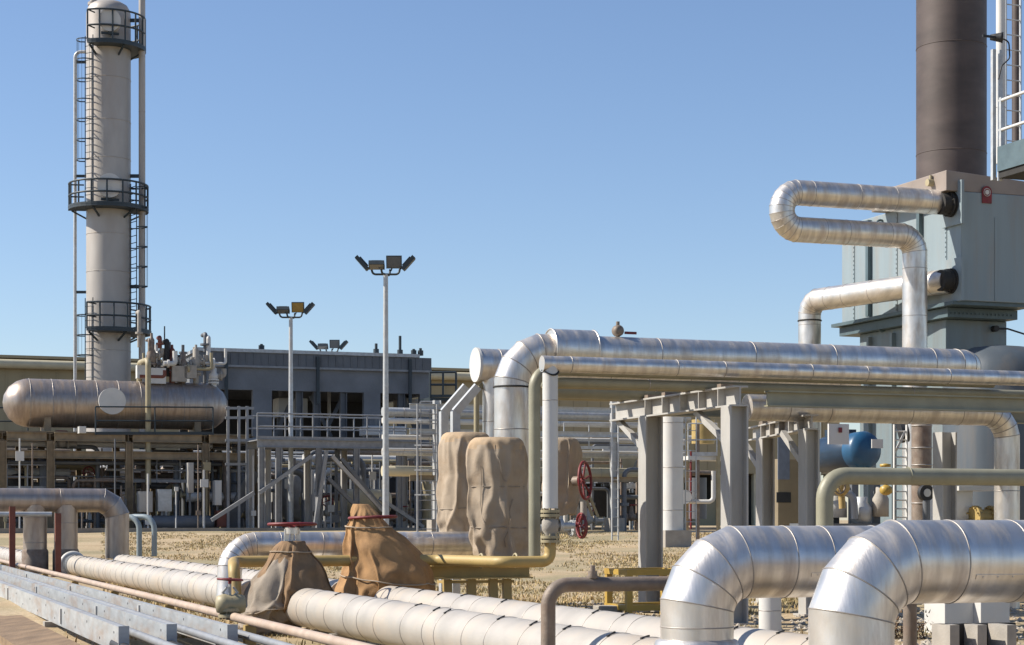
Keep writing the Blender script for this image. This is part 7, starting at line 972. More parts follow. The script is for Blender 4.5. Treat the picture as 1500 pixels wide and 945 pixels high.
# large overhead pipe
wv = PT(749, 620, T2); s_, t_ = st(wv); zb_ = PT(870, 517, T2).z; r2 = .2
b = thing('overhead_pipe', 'large aluminium pipe rising from the pale blanket and elbowing along the rack', 'pipe', zat(wv, 1.0), 'overhead rack pipes')
m = MB(); se_ = st(PT(1432, 520, T2))[0]; m.tube([G(s_, t_, .55), G(s_, t_, zb_), G(se_, t_, zb_), G(se_, t_+1.0, zb_)], r2, 48, bend=.44, seg=4, mitre=True, seams=1.05, sr=.006); m.build('pipe', CL, b)
c0 = PT(806, 500, T2); c1 = PT(868, 500, T2); m = MB()
m.tube([zat(c0, zb_+.02), zat(c1, zb_+.02)], .245, 44); m.build('collar', CL, b)
for cc in (c0, c1): m = MB(); m.torus(zat(cc, zb_+.02), U, .243, .011, 40, 6); m.build('collar_bead', M['alu'], b)
m = MB(); m.torus(G(s_, t_, PT(749, 567, T2).z), Z, .205, .012, 40, 6); m.build('joint_band', M['dark'], b)
# its rear twin
wv3 = PT(712, 620, T3); s3, t3 = st(wv3); z3 = PT(712, 535, T3).z
b = thing('overhead_pipe', 'second large aluminium pipe behind, with a flat round end cap', 'pipe', zat(wv3, 1.0), 'overhead rack pipes')
m = MB(); ca = PT(712, 535, T3); m.tube([zat(ca, z3)-U*.12, G(se_-.5, T3, z3)], .21, 44, seams=1.1, sr=.006); m.build('pipe', CL, b)
m = MB(); m.cyl(zat(ca, z3)-U*.15, zat(ca, z3)-U*.115, .222, 40); m.build('end_cap', M['white'], b)
m = MB(); m.tube([G(s3+.1, t3, z3), G(s3+.1, t3, .7)], .14, 32, seams=.9, sr=.005); m.build('drop_leg', CL, b)
m = MB(); m.tube([PT(698, 640, T3), PT(698, 572, T3), PT(712, 560, T3+.1)], .035, 14, bend=.12, seg=5); tag(m.build('thin_pipe', M['tan']), 'thin tan pipe rising out of the pale blankets behind the bent frames', 'pipe')
# other rack pipes lying behind
for i, (t, z, r, mt, lab) in enumerate(((19.35, 2.64, .055, 'olive', 'thin olive pipe on the rack just behind the slim aluminium one'), (19.8, 2.66, .06, 'tan', 'thin tan pipe on the rack under the large aluminium pipe'), (21.15, 2.67, .085, 'olive', 'medium olive pipe in the middle of the rack'), (21.7, 2.66, .06, 'tan', 'thin tan pipe at the back of the rack'))):
    a_ = PT(792+i*3, 560, t); m = MB(); m.tube([zat(a_, z), G(24, t, z)], r, 18, seams=3); tag(m.build('rack_pipe', [M[mt], M['seam'], M['dark']]), lab, 'pipe', 'thin pipes on the rack')
# U-run from blankets to pipe 1
zu = PT(700, 796, T4).z
b = thing('insulated_pipe', 'aluminium pipe from the pale blanket, elbowing down at left behind the tarpaulins', 'pipe', PT(540, 830, T4))
e0 = PT(742, 796, T4); e1 = PT(338, 796, T4); s_e = st(e1)[0]
m = MB(); m.tube([zat(e0, zu), G(s_e+.0, T4, zu), G(s_e-.05, T4-.12, .2)], (.142), 36, bend=.62, seg=7, mitre=True, seams=.55, sr=.005); m.build('pipe', CL, b)
# pale blankets round the big vertical
Yb = 21.6
b = thing('insulation_blanket', 'pale canvas blanket bulging around the foot of the large vertical pipe', 'blanket', P(732, 805, Yb), 'pale canvas blankets')
bl, rw = cloth('canvas', 'pale3', [M['canvas_pale'], M['canvas_hem']], b, .01, hem=4, bulge=.06)
for ii in (13, 23): tie(rw, ii, .007, .004).build('strap', M['canvas_grey'], bl)
for (ia, ja, ib, jb) in ((8, 34, 20, 38), (14, 30, 28, 29), (24, 36, 33, 33)):
    m = MB(); a_, c_ = rw[ia][ja], rw[ib][jb]; m.tube([rw[ia+(ib-ia)*k//5][ja+(jb-ja)*k//5]-V*.012 for k in range(6)], .004, 6); m.build('lacing', M['canvas_grey'], bl)
b = thing('insulation_blanket', 'pale canvas blanket behind the bent frame, left and rear of the other', 'blanket', P(680, 780, 23.2), 'pale canvas blankets')
bl, rw = cloth('canvas', 'pale3', [M['canvas_pale'], M['canvas_hem']], b, .01, P(681, 790, 23.2), 2.1, .91, hem=4, bulge=.06)
tie(rw, 13, .005, .006).build('strap', M['canvas_grey'], bl)
b = thing('wrapped_valve', 'side valve under shaded tan canvas with an upright red handwheel', 'valve', P(835, 760, 22.6), 'tarpaulin wrapped valves')
cloth('canvas_cover', 'pale3', [M['canvas_pale']], b, .01, P(820, 757, 22.8), 4.0, .66, bulge=.06)
m = MB(); hc = P(857, 704, 22.4); m.cyl(P(835, 705, 22.6), hc, .02, 10); m.cyl(P(841, 705, 22.55), P(849, 704.5, 22.5), .06, 14); m.build('stem', M['rust'], b)
handwheel(hc, Vector((.93, -.36, .05)), .225, .018, 6, .03).build('handwheel', M['red'], b)
m = MB(); m.tube([P(855, 735, 22.4), P(855, 762, 22.4)], .04, 12); m.build('spindle', M['concrete'], b)
b = thing('red_valve', 'small red handwheel valve standing below the upright red wheel', 'valve', P(853, 795, 22.2))
hc = P(853, 772, 22.2); m = MB(); m.tube([P(805, 775, 21.5)+V*.5, P(848, 774, 22.2)], .05, 16); flange(m, P(838, 774, 22.1), U, .1); flange(m, P(845, 774, 22.15), U, .1); m.build('body', M['galv'], b)
handwheel(hc, Vector((.9, -.45, 0)), .125, .018, 4, .02).build('handwheel', M['red'], b)
m = MB(); m.cyl(P(853, 762, 22.2), P(853, 756, 22.2), .05, 12); m.build('gland', M['red'], b)
m = MB(); m.bar(P(858, 728, 23), P(868, 756, 23), .02, .03); m.bar(P(864, 728, 23), P(876, 757, 23), .02, .03); tag(m.build('lever', M['tan']), 'pair of slanting tan levers right of the red handwheel valve', 'lever')
# bent galvanised frames
for k, (px, Y, lab) in enumerate(((650, 24.2, 'bent galvanised frame leg left of the pale blankets, outer one'), (667, 23.4, 'bent galvanised frame leg left of the pale blankets, inner one'))):
    b = thing('bent_frame', lab, 'frame', zat(P(px, 800, Y), 0), 'bent galvanised frames')
    p0 = zat(P(px, 780, Y), 0); p1 = P(px, 604, Y); p2 = P(px+33, 566, Y); up = U
    m = MB(); m.bar(p0, p1+Z*.01, .10, .10, V); m.build('leg', M['galv'], b)
    m = MB(); m.bar(p1, p2, .10, .098, V); m.build('arm', M['galv'], b)
    m = MB(); m.box(p0+Z*.012, .12, .12, .012); m.build('base_plate', M['galv'], b)
# valve on top of pipe with red lever
b = thing('small_valve', 'tiny rusty valve with red lever on top of the large overhead pipe', 'valve', PT(905, 497, T2))
p = PT(905, 497, T2); k = p.y/F
m = MB(); m.cyl(p-Z*.03, p+Z*.04, .025, 12); m.lathe(p+Z*.1, V, [(.0, -.07), (.05, -.07), (.068, -.03), (.068, .03), (.05, .07), (0, .07)], 16); m.cyl(p+Z*.14, p+Z*.21, .022, 10); m.build('body', M['rust'], b)
m = MB(); m.bar(p+Z*.08+U*.09, p+Z*.08+U*.24, .022, .03); m.build('lever', M['red'], b)

# ------------------------------------------------------------------ rack
def pipe_rack_bent(label, cols, w, ztop, over, mt, brace=True):
    b = thing('pipe_rack', label, 'pipe rack', zat(cols[-1], gz(cols[-1].y)), 'grey pipe rack frames')
    s_ = st(cols[0])[0]
    for c in cols:
        g = gz(c.y); m = MB(); m.hbeam(zat(c, g), zat(c, ztop-w), w, w, .022, U); m.build('column', M[mt], b)
        m = MB(); m.box(zat(c, g+.012), w*.75, w*.75, .012); m.build('base_plate', M[mt], b)
        if brace:
            m = MB(); m.bar(zat(c, ztop-w)+V*over*.93, zat(c, ztop-w-.42)+V*w*.5, .07, .07, U); m.build('brace', M[mt], b)
    if len(cols) > 1:
        a, c = cols[0], cols[-1]; d = (zat(a, 0)-zat(c, 0)).normalized()
        m = MB(); m.hbeam(zat(c, ztop-w/2)-d*.14, zat(a, ztop-w/2)+d*over, w*.85, w, .02); m.build('beam', M[mt], b)
        for i in range(5):
            p = zat(c, ztop-w/2).lerp(zat(a, ztop-w/2), .1+i*.22); m = MB(); m.box(p-U*w*.22, w*.2, .008, w*.45); m.build('stiffener', M[mt], b)
            m = MB(); m.box(zat(p, ztop+.02), .08, .05, .02); m.build('shoe', M['rust'], b)
    return b
SB = st(P(955, 800, 23))[0]
c1 = P(953, 800, 23.0); c2 = P(1076, 800, 20.9)
pipe_rack_bent('grey steel rack frame with two columns standing in the yellow guard', [c1, c2], .23, 2.60, 1.05, 'colgrey')
c3 = P(1121, 800, 24.6); c4 = P(1185, 800, 22.3)
pipe_rack_bent('second grey rack frame behind, with diagonal knee braces', [c3, c4], .185, 2.36, .7, 'colgrey')
c5 = P(1384, 800, 24); pipe_rack_bent('lone grey rack column beside the vertical pipe at right', [c5], .22, 2.45, .3, 'colgrey', False)
b = thing('rack_beam', 'grey lengthwise rack beam carrying the slim pipes towards the heater', 'beam', G(SB, T1, 2.3))
for t in (18.75, 20.9):
    m = MB(); m.hbeam(G(SB+.1 if t > 19 else 9.9, t, 2.47), G(24, t, 2.47), .12, .18); m.build('beam', M['olive'], b)
# pipe under rack and drop at right
b = thing('insulated_pipe', 'aluminium pipe slung under the rack at right and elbowing down to the ground', 'pipe', PT(1250, 615, 19.6))
a_, c_ = PT(1094, 597, 20.0), PT(1475, 597, 20.0)
m = MB(); m.tube([a_, zat(c_, a_.z), zat(c_, -.05)], .158, 36, bend=.34, seg=5, mitre=True, seams=.75, sr=.005); m.build('pipe', CL, b)
# yellow guard frame
b = thing('guard_frame', 'bright yellow box guard frame round the foot of the rack column', 'guard', zat(c1, gz(23)))
g = gz(22); z1 = P(950, 838, 22).z; cs, ct = st(P(947, 838, 22.1)); h = .36
for ds in (-h, h):
    for dt in (-.3, .3): m = MB(); m.gbox(cs+ds-.035, cs+ds+.035, ct+dt-.035, ct+dt+.035, g-.05, z1); m.build('post', M['bright_yellow'], b)
for zz in (z1, g+.12):
    m = MB()
    for dt in (-.3, .3): m.gbox(cs-h-.04, cs+h+.04, ct+dt-.04, ct+dt+.04, zz-.03, zz+.04)
    for ds in (-h, h): m.gbox(cs+ds-.038, cs+ds+.038, ct-.259, ct+.259, zz-.028, zz+.038)
    m.build('rail', M['bright_yellow'], b)
m = MB(); m.box(zat(P(890, 888, 22), gz(22)+.06), .14, .12, .08); tag(m.build('concrete_block', M['concrete'], bevel=.01), 'pale concrete block left of the yellow guard frame', 'block')
# olive pipe at right
b = thing('olive_pipe', 'olive green pipe across the right side, bending down at its left end', 'pipe', zat(P(1208, 780, 19), gz(19)))
pa = P(1208, 780, 19); sa, ta = st(pa); zz = P(1208, 697, 19).z
m = MB(); m.tube([G(sa, ta, gz(19)-.05), G(sa, ta, zz), G(sa+6, ta, zz)], .088, 30, bend=.24, seg=8); m.torus(PT(1330, 697, ta), U, .089, .006, 28, 5); m.build('pipe', M['olive'], b)
m = MB(); m.gbox(sa+4.5, sa+4.6, ta-.05, ta+.05, gz(19), zz-.05); m.build('stand', M['olive'], b)
# ------------------------------------------------------------------ fired heater at right
SH, TC = 19.93, 30.0
zt_ = CH+482*35/F; zb_ = CH+322*35/F
h = thing('fired_heater', 'tall pale grey fired heater with dark round stack at right', 'heater', G(20.7, 31.5, .0))
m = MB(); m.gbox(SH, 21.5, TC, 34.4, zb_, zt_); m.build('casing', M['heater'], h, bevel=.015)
for t in (31.3, 33.2): m = MB(); m.gbox(SH-.09, SH-.002, t, t+.10, zb_+.03, zt_-.06); m.build('stiffener', M['teal'], h)
m = MB(); m.gbox(SH-.14, 21.55, TC+.05, 34.6, zb_-.07, zb_-.003); m.build('ledge', M['teal'], h)
m = MB(); m.gbox(SH+.0, 21.5, TC+.45, 34.5, zb_-.26, zb_-.083); m.build('ledge_web', M['teal'], h)
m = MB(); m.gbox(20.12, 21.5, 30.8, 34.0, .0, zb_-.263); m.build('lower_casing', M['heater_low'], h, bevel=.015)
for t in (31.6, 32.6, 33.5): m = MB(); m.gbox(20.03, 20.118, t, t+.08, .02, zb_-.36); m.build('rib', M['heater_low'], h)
for t in (30.5, 32.25, 33.9):
    m = MB(); m.gbox(SH-.014, SH-.002, t-.03, t+.03, zb_+.02, zt_-.02)
    for i in range(22): z = zb_+.07+i*(zt_-zb_-.14)/21; m.gbox(SH-.026, SH-.0145, t-.012, t+.012, z-.012, z+.012)
    m.build('joint_batten', M['heater'], h)
for s in (20.7, ):
    m = MB(); m.gbox(s-.03, s+.03, TC-.012, TC-.002, zb_+.02, zt_-.45); m.build('joint_batten', M['heater'], h)
for i in range(16): m = MB(); m.gbox(20.0+i*.09, 20.025+i*.09, TC+.43, TC+.449, zb_-.2, zb_-.17); m.build('bolt', M['teal'], h)
zh0 = zt_+.003; zh1 = CH+508*36/F
m = MB(); s0, s1, t0, t1 = 19.62, 21.62, 30.02, 32.7; zh1 = CH+512*35/F
vs = [G(s0, t0, zh0), G(s1, t0, zh0), G(s1, t1, zh0), G(s0, t1, zh0), G(s0, t0, zh1), G(s1, t0, zh1-.12), G(s1, t1, zh1-.12), G(s0, t1, zh1)]
m.add(vs, [(3, 2, 1, 0), (0, 1, 5, 4), (1, 2, 6, 5), (2, 3, 7, 6), (3, 0, 4, 7), (4, 5, 6, 7)]); m.build('hood', M['hood'], h, bevel=.012)
m = MB(); m.tube([G(20.9, 31.8, zh1-.25), G(20.9, 31.8, 17)], .685, 56, seams=2.2, smi=0, sr=.008); m.build('stack', [M['stack']], h)
for (py, lab) in ((300, 1), (412, 2)):
    pc = PS(1398, py, SH); s_, t_ = st(pc)
    m = MB(); m.gbox(SH-.06, SH-.003, t_-.33, t_+.33, pc.z-.4, pc.z+.42); m.build('nozzle_plate', M['heater'], h)
    m = MB(); m.cyl(pc-U*.32, pc-U*.06, .2, 24); flange(m, pc-U*.13, U, .235 if lab == 1 else .21, .04, 12); flange(m, pc-U*.075, U, .24, .03, 12); m.build('nozzle', M['dark'], h)
for px, py in ((1293, 330), (1295, 478)):
    q = PS(px, py, SH if py < 400 else 20.1)-U*.02; m = MB(); m.torus(q-U*.03, V, .10, .025, 16, 6); m.build('lifting_lug', M['teal'], h)
q = PS(1366, 268, 19.62); m = MB(); m.cyl(q, q-U*.12, .07, 14); m.cyl(q-U*.04+Z*.07, q-U*.04+Z*.14, .03, 8); m.build('inspection_port', M['tan'], h)
# red arched badge on the right-hand face
bc = PT(1445, 284, TC-.003); k = bc.y/F
b = MB(); n = 14; out = [bc-U*8*k-Z*14*k, bc+U*8*k-Z*14*k]+[bc+Z*3*k+(U*math.cos(math.pi*i/n)+Z*math.sin(math.pi*i/n))*8*k*1.04 for i in range(n+1)]
fr = [p-V*.02 for p in out]; nn = len(out)
b.add(out+fr, [list(range(nn, 2*nn))]+[(i, (i+1) % nn, nn+(i+1) % nn, nn+i) for i in range(nn)]); bb = b.build('badge', M['red'], h)
m = MB(); m.cyl(bc+Z*2*k-V*.022, bc+Z*2*k-V*.03, 3.6*k, 18); m.torus(bc+Z*2*k-V*.024, V, 5.6*k, .5*k, 20, 6); m.build('badge_disc', M['white'], bb)
# cable gland on the lower casing
q = PT(1455, 482, 30.79); m = MB(); m.cyl(q, q-V*.12, .06, 12); m.tube([q-V*.1, q-V*.12+U*.25, q-V*.1+U*.7-Z*.1, q-V*.05+U*1.2-Z*.12], .018, 8, bend=.1, seg=4); m.build('cable', M['black'], h)
m = MB(); dd = PT(1462, 560, 29.2); m.lathe(zat(dd, 0), Z, [(1.0, .0), (1.0, 3.72), (.96, 3.9), (.8, 4.12), (.5, 4.27), (0, 4.33)], 48); m.build('drum', M['drum'], h)
m = MB(); m.torus(zat(dd, 3.7), Z, 1.01, .03, 44, 6); m.build('drum_band', M['teal'], h)
# loop pipe
pn = PS(1392, 300, SH); s_, tl = st(pn); zu_ = pn.z+.02; pl = PT(1163, 340, tl); zl_ = PT(1163, 336, tl).z; zu_ = PT(1163, 282, tl).z
sl = st(PT(1147, 300, tl))[0]; sd = st(PT(1340, 400, tl))[0]
b = thing('loop_pipe', 'shiny hairpin loop pipe leaving the top nozzle of the heater', 'pipe', G(sd, tl, 1.0), 'heater pipes')
r_ = .232; rb = (zu_-zl_)/2
m = MB(); m.tube([G(SH-.14, tl, zu_), G(sl-.02, tl, zu_), G(sl-.02, tl, zl_), G(sd, tl, zl_), G(sd, tl, .6)], r_, 44, bend=rb*.98, seg=6, mitre=True, seams=.72, sr=.005); m.build('pipe', CL, b)
pn = PS(1398, 412, SH)-U*.13; pe = P(1186, 441, 38.5)
b = thing('heater_pipe', 'shiny pipe sloping from the lower nozzle of the heater and turning down', 'pipe', zat(pe, 1.0), 'heater pipes')
m = MB(); m.tube([pn, pe, zat(pe, .8)], .232, 40, bend=.32, seg=4, mitre=True, seams=.72, sr=.005); m.torus(zat(pe, P(1183, 470, 38.5).z), Z, .235, .018, 36, 6, 2); m.build('pipe', CL, b)
# platform on the heater
b = thing('access_platform', 'grey access platform with handrails beside the dark stack', 'platform', P(1475, 245, 33.2))
a_ = P(1463, 250, 33.4); zd = a_.z; s_, t_ = st(a_); te = t_-3.0
m = MB(); m.gbox(s_, s_+1.3, te, t_, zd-.14, zd); m.build('deck', M['dark'], b)
m = MB(); m.gbox(s_-.03, s_-.005, te, t_, zd-.02, zd+.42); m.build('toe_plate', M['teal'], b)
m = MB(); m.gbox(s_, s_+1.3, t_+.005, t_+.03, zd-.02, zd+.3); m.build('toe_plate', M['teal'], b)
for i, tt in enumerate((t_-.05, t_-1.4, te+.1)):
    m = MB(); m.bar(G(s_+.02, tt, zd), G(s_+.02, tt, zd+1.3), .06, .06, U); m.build('post', M['galv'], b)
for zz in (.72, 1.25): m = MB(); m.cyl(G(s_+.02, t_, zd+zz), G(s_+.02, te, zd+zz), .03, 10); m.build('rail', M['white'], b)
for ds in (-.02, .12): m = MB(); m.gbox(s_+ds-.035, s_+ds+.035, t_+.1, t_+.17, zd-.15, zd+2.2); m.build('corner_post', M['galv'], b)
m = MB(); ladder(m, P(1484, 240, 34.5), P(1484, -60, 34.5), U, .32, .022, .28); tag(m.build('steel_ladder', M['galv']), 'narrow grey ladder at the right picture edge beside the stack', 'ladder')
b = thing('riser_pipe', 'pale vertical riser pipe next to the dark stack', 'pipe', P(1465, 250, 34), 'risers beside the stack')
m = MB(); p = P(1466, 240, 34); m.tube([p, zat(p, 13)], .085, 18, seams=2); m.build('pipe', [M['white'], M['seam']], b)
b = thing('riser_pipe', 'dark vertical riser pipe at the right picture edge above the platform', 'pipe', P(1489, 250, 35), 'risers beside the stack')
m = MB(); p = P(1489, 240, 35); m.tube([p, zat(p, 13)], .085, 18); m.build('pipe', M['stack'], b)
b = thing('floodlight', 'small black floodlight clamped by the stack with a drooping cable', 'floodlight', P(1462, 55, 33.3))
m = MB(); q = P(1464, 55, 33.3); m.lathe(q, Vector((1, -.3, -.1)), [(0, -.17), (.05, -.16), (.07, -.06), (.085, .02), (.10, .06), (.0, .07)], 18); m.build('housing', M['black'], b)
m = MB(); m.tube([q, q+U*.2-Z*.05, q+U*.22-Z*.35, q+U*.05-Z*.5, q-U*.02-Z*.75], .013, 8, bend=.1, seg=5); m.bar(q-U*.02, q-U*.35, .03, .04); m.build('cable', M['black'], b)
# ---------------- equipment under the rack at right
b = thing('motor_pump', 'dark blue electric motor with bright blue fan cover on a skid', 'motor', zat(P(1260, 760, 30), .0))
q0, q1 = P(1208, 668, 30.8), P(1290, 656, 29.4)
m = MB(); d = (q1-q0).normalized(); m.lathe(q0, d, [(0, 0), (.27, 0), (.30, .06), (.30, .9), (.28, .95)], 32, fn=lambda q, hh: 1+.025*(1 if int(q*14/math.pi) % 2 else 0)); m.build('motor_body', M['blue'], b)
m = MB(); m.lathe(q0+d*.95, d, [(.305, -.03), (.305, .16), (.28, .22), (.17, .28), (0, .29)], 32); m.build('fan_cover', M['sky_blue'], b)
m = MB(); m.box(q0+d*.45+Z*.33, .2, .16, .06); m.build('terminal_box', M['blue'], b)
m = MB(); m.box(P(1228, 636, 29.3), .18, .02, .16); m.build('notice_plate', M['white'], b)
m = MB(); m.box(P(1231, 630, 29.27), .03, .005, .04); m.build('notice_mark', M['red'], b)
m = MB(); m.cyl(P(1318, 632, 29.6), P(1328, 630, 29.6), .19, 24); m.build('coupling', M['black'], b)
m = MB(); m.box(P(1255, 776, 30), 1.0, .4, .1); m.build('skid', M['bldg'], b)
for px, py, w, hh, mt in ((1224, 740, .18, .2, 'colgrey'), (1262, 748, .16, .22, 'galv'), (1290, 735, .13, .24, 'concrete')): m = MB(); m.lathe(P(px, py, 29.8)-Z*hh, Z, [(0, 0), (w, 0), (w, hh*1.2), (w*.6, hh*1.6), (w*.6, hh*2), (0, hh*2)], 18); m.build('pump_casing', M[mt], b)
m = MB(); m.tube([P(1205, 720, 29.6), P(1250, 722, 29.6), P(1252, 760, 29.6)], .06, 12, bend=.15); m.build('suction_pipe', M['galv_shade'], b)
m = MB()
for px in (1222, 1250, 1282): q = P(px, 700, 30); m.bar(zat(q, .4), q, .12, .12)
m.build('pedestal', M['bldg'], b)
m = MB(); m.box(P(1285, 650, 29.25), .1, .01, .07); m.build('name_plate', M['white'], b)
b = thing('yellow_valve', 'yellow valve below the left bend of the olive pipe', 'valve', P(1236, 725, 27), 'yellow valves at the pump')
m = MB(); m.lathe(P(1232, 714, 27), V*-1+U*.3, [(0, -.1), (.08, -.1), (.12, -.04), (.12, .04), (.08, .1), (0, .1)], 18); m.cyl(P(1232, 714, 27), P(1234, 745, 27), .05, 10); m.build('body', M['yellow'], b)
handwheel(P(1230, 712, 26.7), V*-1+U*.3, .11, .014, 4).build('handwheel', M['rust'], b)
b = thing('yellow_valve', 'small yellow valve in front of the blue motor fan cover', 'valve', P(1298, 725, 27), 'yellow valves at the pump')
m = MB(); m.lathe(P(1298, 718, 27), U, [(0, -.08), (.05, -.08), (.075, -.03), (.075, .03), (.05, .08), (0, .08)], 16); m.cyl(P(1298, 718, 27), P(1298, 690, 27), .025, 8); m.lathe(P(1297, 682, 27), Z, [(0, -.02), (.08, -.02), (.08, .02), (0, .03)], 16); m.build('body', M['bright_yellow'], b)
b = thing('yellow_valve', 'ochre flanged valve by the upright pipe at the right edge', 'valve', P(1440, 775, 25), 'yellow valves at the pump')
m = MB(); q = P(1440, 757, 25); flange(m, q-U*.12, U, .15, .05); flange(m, q+U*.12, U, .15, .05); m.cyl(q-U*.12, q+U*.12, .1, 16); m.build('body', M['yellow'], b)
b = thing('white_ladder', 'narrow white ladder standing in front of the blue motor', 'ladder', P(1319, 790, 26))
m = MB(); a_ = P(1319, 800, 26); ladder(m, zat(a_, .0), P(1319, 622, 26), U, .2, .018, .12); m.build('ladder', M['white'], b)
m = MB(); m.bar(P(1310, 665, 26), P(1326, 632, 26), .03, .03); m.build('stay', M['white'], b)
b = thing('pressure_gauge', 'round pressure gauge on a stalk right of the white ladder', 'gauge', P(1355, 770, 25))
q = P(1357, 722, 25); m = MB(); m.cyl(q+V*.05, q-V*.02, .11, 24); m.build('case', M['black'], b)
m = MB(); m.cyl(q-V*.02, q-V*.028, .055, 20); m.build('dial', M['white'], b)
m = MB(); m.cyl(q-Z*.1, zat(q, .1), .05, 12); m.build('stalk', M['bldg'], b)
b = thing('brown_pipe', 'mottled brown insulated pipe behind the white ladder', 'pipe', P(1352, 780, 28))
m = MB(); p = P(1350, 780, 28); m.tube([zat(p, 0), zat(p, 2.7)], .15, 20, seams=.3, sr=.012); m.build('pipe', [M['rust'], M['seam']], b)
b = thing('steel_pedestal', 'white painted steel pedestal under the olive pipe at right', 'pedestal', zat(P(1400, 770, 25), .2))
m = MB(); q = P(1400, 766, 25); m.box(q, .42, .3, .03); m.build('top_plate', M['white'], b)
m = MB(); m.box(P(1392, 738, 25.2), .22, .2, .24); m.build('block', M['white'], b)
for dx in (-.38, -.02, .34): m = MB(); m.bar(zat(q+U*dx, 0), q+U*dx-Z*.03, .08, .08); m.build('leg', M['white'], b)
m = MB(); m.box(P(1420, 716, 25.2), .33, .25, .03); m.build('shelf', M['white'], b)
b = thing('pipe_plinth', 'white painted concrete plinths with dark gap below the right elbow pipe', 'plinth', zat(P(1415, 925, 19.8), -.12))
for px in (1390, 1442): m = MB(); q = P(px, 900, 19.8); m.box(zat(q, .08), .18, .2, .19); m.build('block', M['white'], b, bevel=.01)
b = thing('pipe_plinth', 'dark framed concrete base at the lower right corner', 'plinth', zat(P(1440, 945, 17), -.12))
m = MB()
for px in (1385, 1425, 1468): m.box(zat(P(px, 935, 17.2), 0), .05, .15, .14)
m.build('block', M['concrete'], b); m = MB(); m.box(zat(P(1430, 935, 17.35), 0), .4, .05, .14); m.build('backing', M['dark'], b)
b = thing('pipe_stub', 'short white pipe stub below the left elbow pipe', 'pipe', zat(P(1128, 920, 19), -.12))
m = MB(); p = P(1128, 920, 19); m.tube([zat(p, -.15), zat(p, .75)], .115, 24, seams=.3, sr=.004); m.build('pipe', [M['white'], M['seam']], b)
b = thing('control_cabinet', 'tan control cabinet with blue grey panel and dark vent behind the rack', 'cabinet', zat(P(1150, 775, 40), .0))
m = MB(); c_ = P(1150, 690, 40); m.box(zat(c_, 1.2), .33, .3, 1.2); m.build('case', M['cabinet'], b, bevel=.01)
q = PT(1148, 668, st(c_)[1]-.305); m = MB(); m.box(q, .14, .008, .5); m.build('panel', M['panel_blue'], b)
m = MB(); m.box(zat(q, P(1148, 729, 40).z), .17, .01, .11); m.build('vent', M['black'], b)
# white vertical drum and little skid seen between the rack columns
Yq = 55
b = thing('vertical_drum', 'white vertical drum on a concrete foot, seen between rack columns', 'tank', zat(P(985, 775, Yq), gz(Yq)))
m = MB(); q = P(985, 770, Yq); m.tube([zat(q, gz(Yq)+.5), zat(q, 4.35)], .32, 28, seams=.9, sr=.01); m.build('shell', [M['white'], M['seam']], b)
m = MB(); m.box(zat(q, gz(Yq)+.2), .42, .42, .3); m.build('foot', M['concrete'], b)
m = MB(); ladder(m, zat(q, .6)+U*.55-V*.1, zat(q, 4.2)+U*.55-V*.1, U, .35, .02, .3); m.build('ladder', M['galv'], b)
rr = random.Random(21)
b = thing('valve_skid', 'small dosing skid of thin pipes and yellow tank right of the white drum', 'skid', zat(P(1028, 775, 58), gz(58)))
m = MB(); m.box(P(1030, 672, 58), .75, .5, .06); m.build('deck', M['white'], b)
for px in (1006, 1022, 1052):
    m = MB(); p = P(px, 780, 57.5); m.bar(zat(p, gz(57)), zat(p, 4.1), .09, .09); m.build('post', M['rust' if px == 1022 else 'tan'], b)
m = MB(); m.cyl(P(1030, 650, 58.3), P(1030, 615, 58.3), .36, 18); m.build('day_tank', M['yellow'], b)
m = MB(); m.cyl(P(1022, 760, 58.3), P(1022, 700, 58.3), .28, 18); m.build('pot', M['bldg'], b)
m = MB(); m.tube([P(1000, 735, 57.3), P(1045, 735, 57.3), P(1045, 690, 57.3)], .07, 10, bend=.15); m.build('white_pipe', M['white'], b)
m = MB(); m.tube([P(1012, 775, 57.4), P(1012, 660, 57.4)], .035, 8); m.build('red_pipe', M['red'], b)
m = MB(); rails(m, [P(1008, 668, 57.4), P(1050, 668, 57.4)], 1.0, .02, .6); m.build('railing', M['galv'], b)
m = MB(); m.cyl(P(1003, 728, 57.3), P(1003, 728, 57.1), .22, 18); m.build('gauge', M['white'], b)

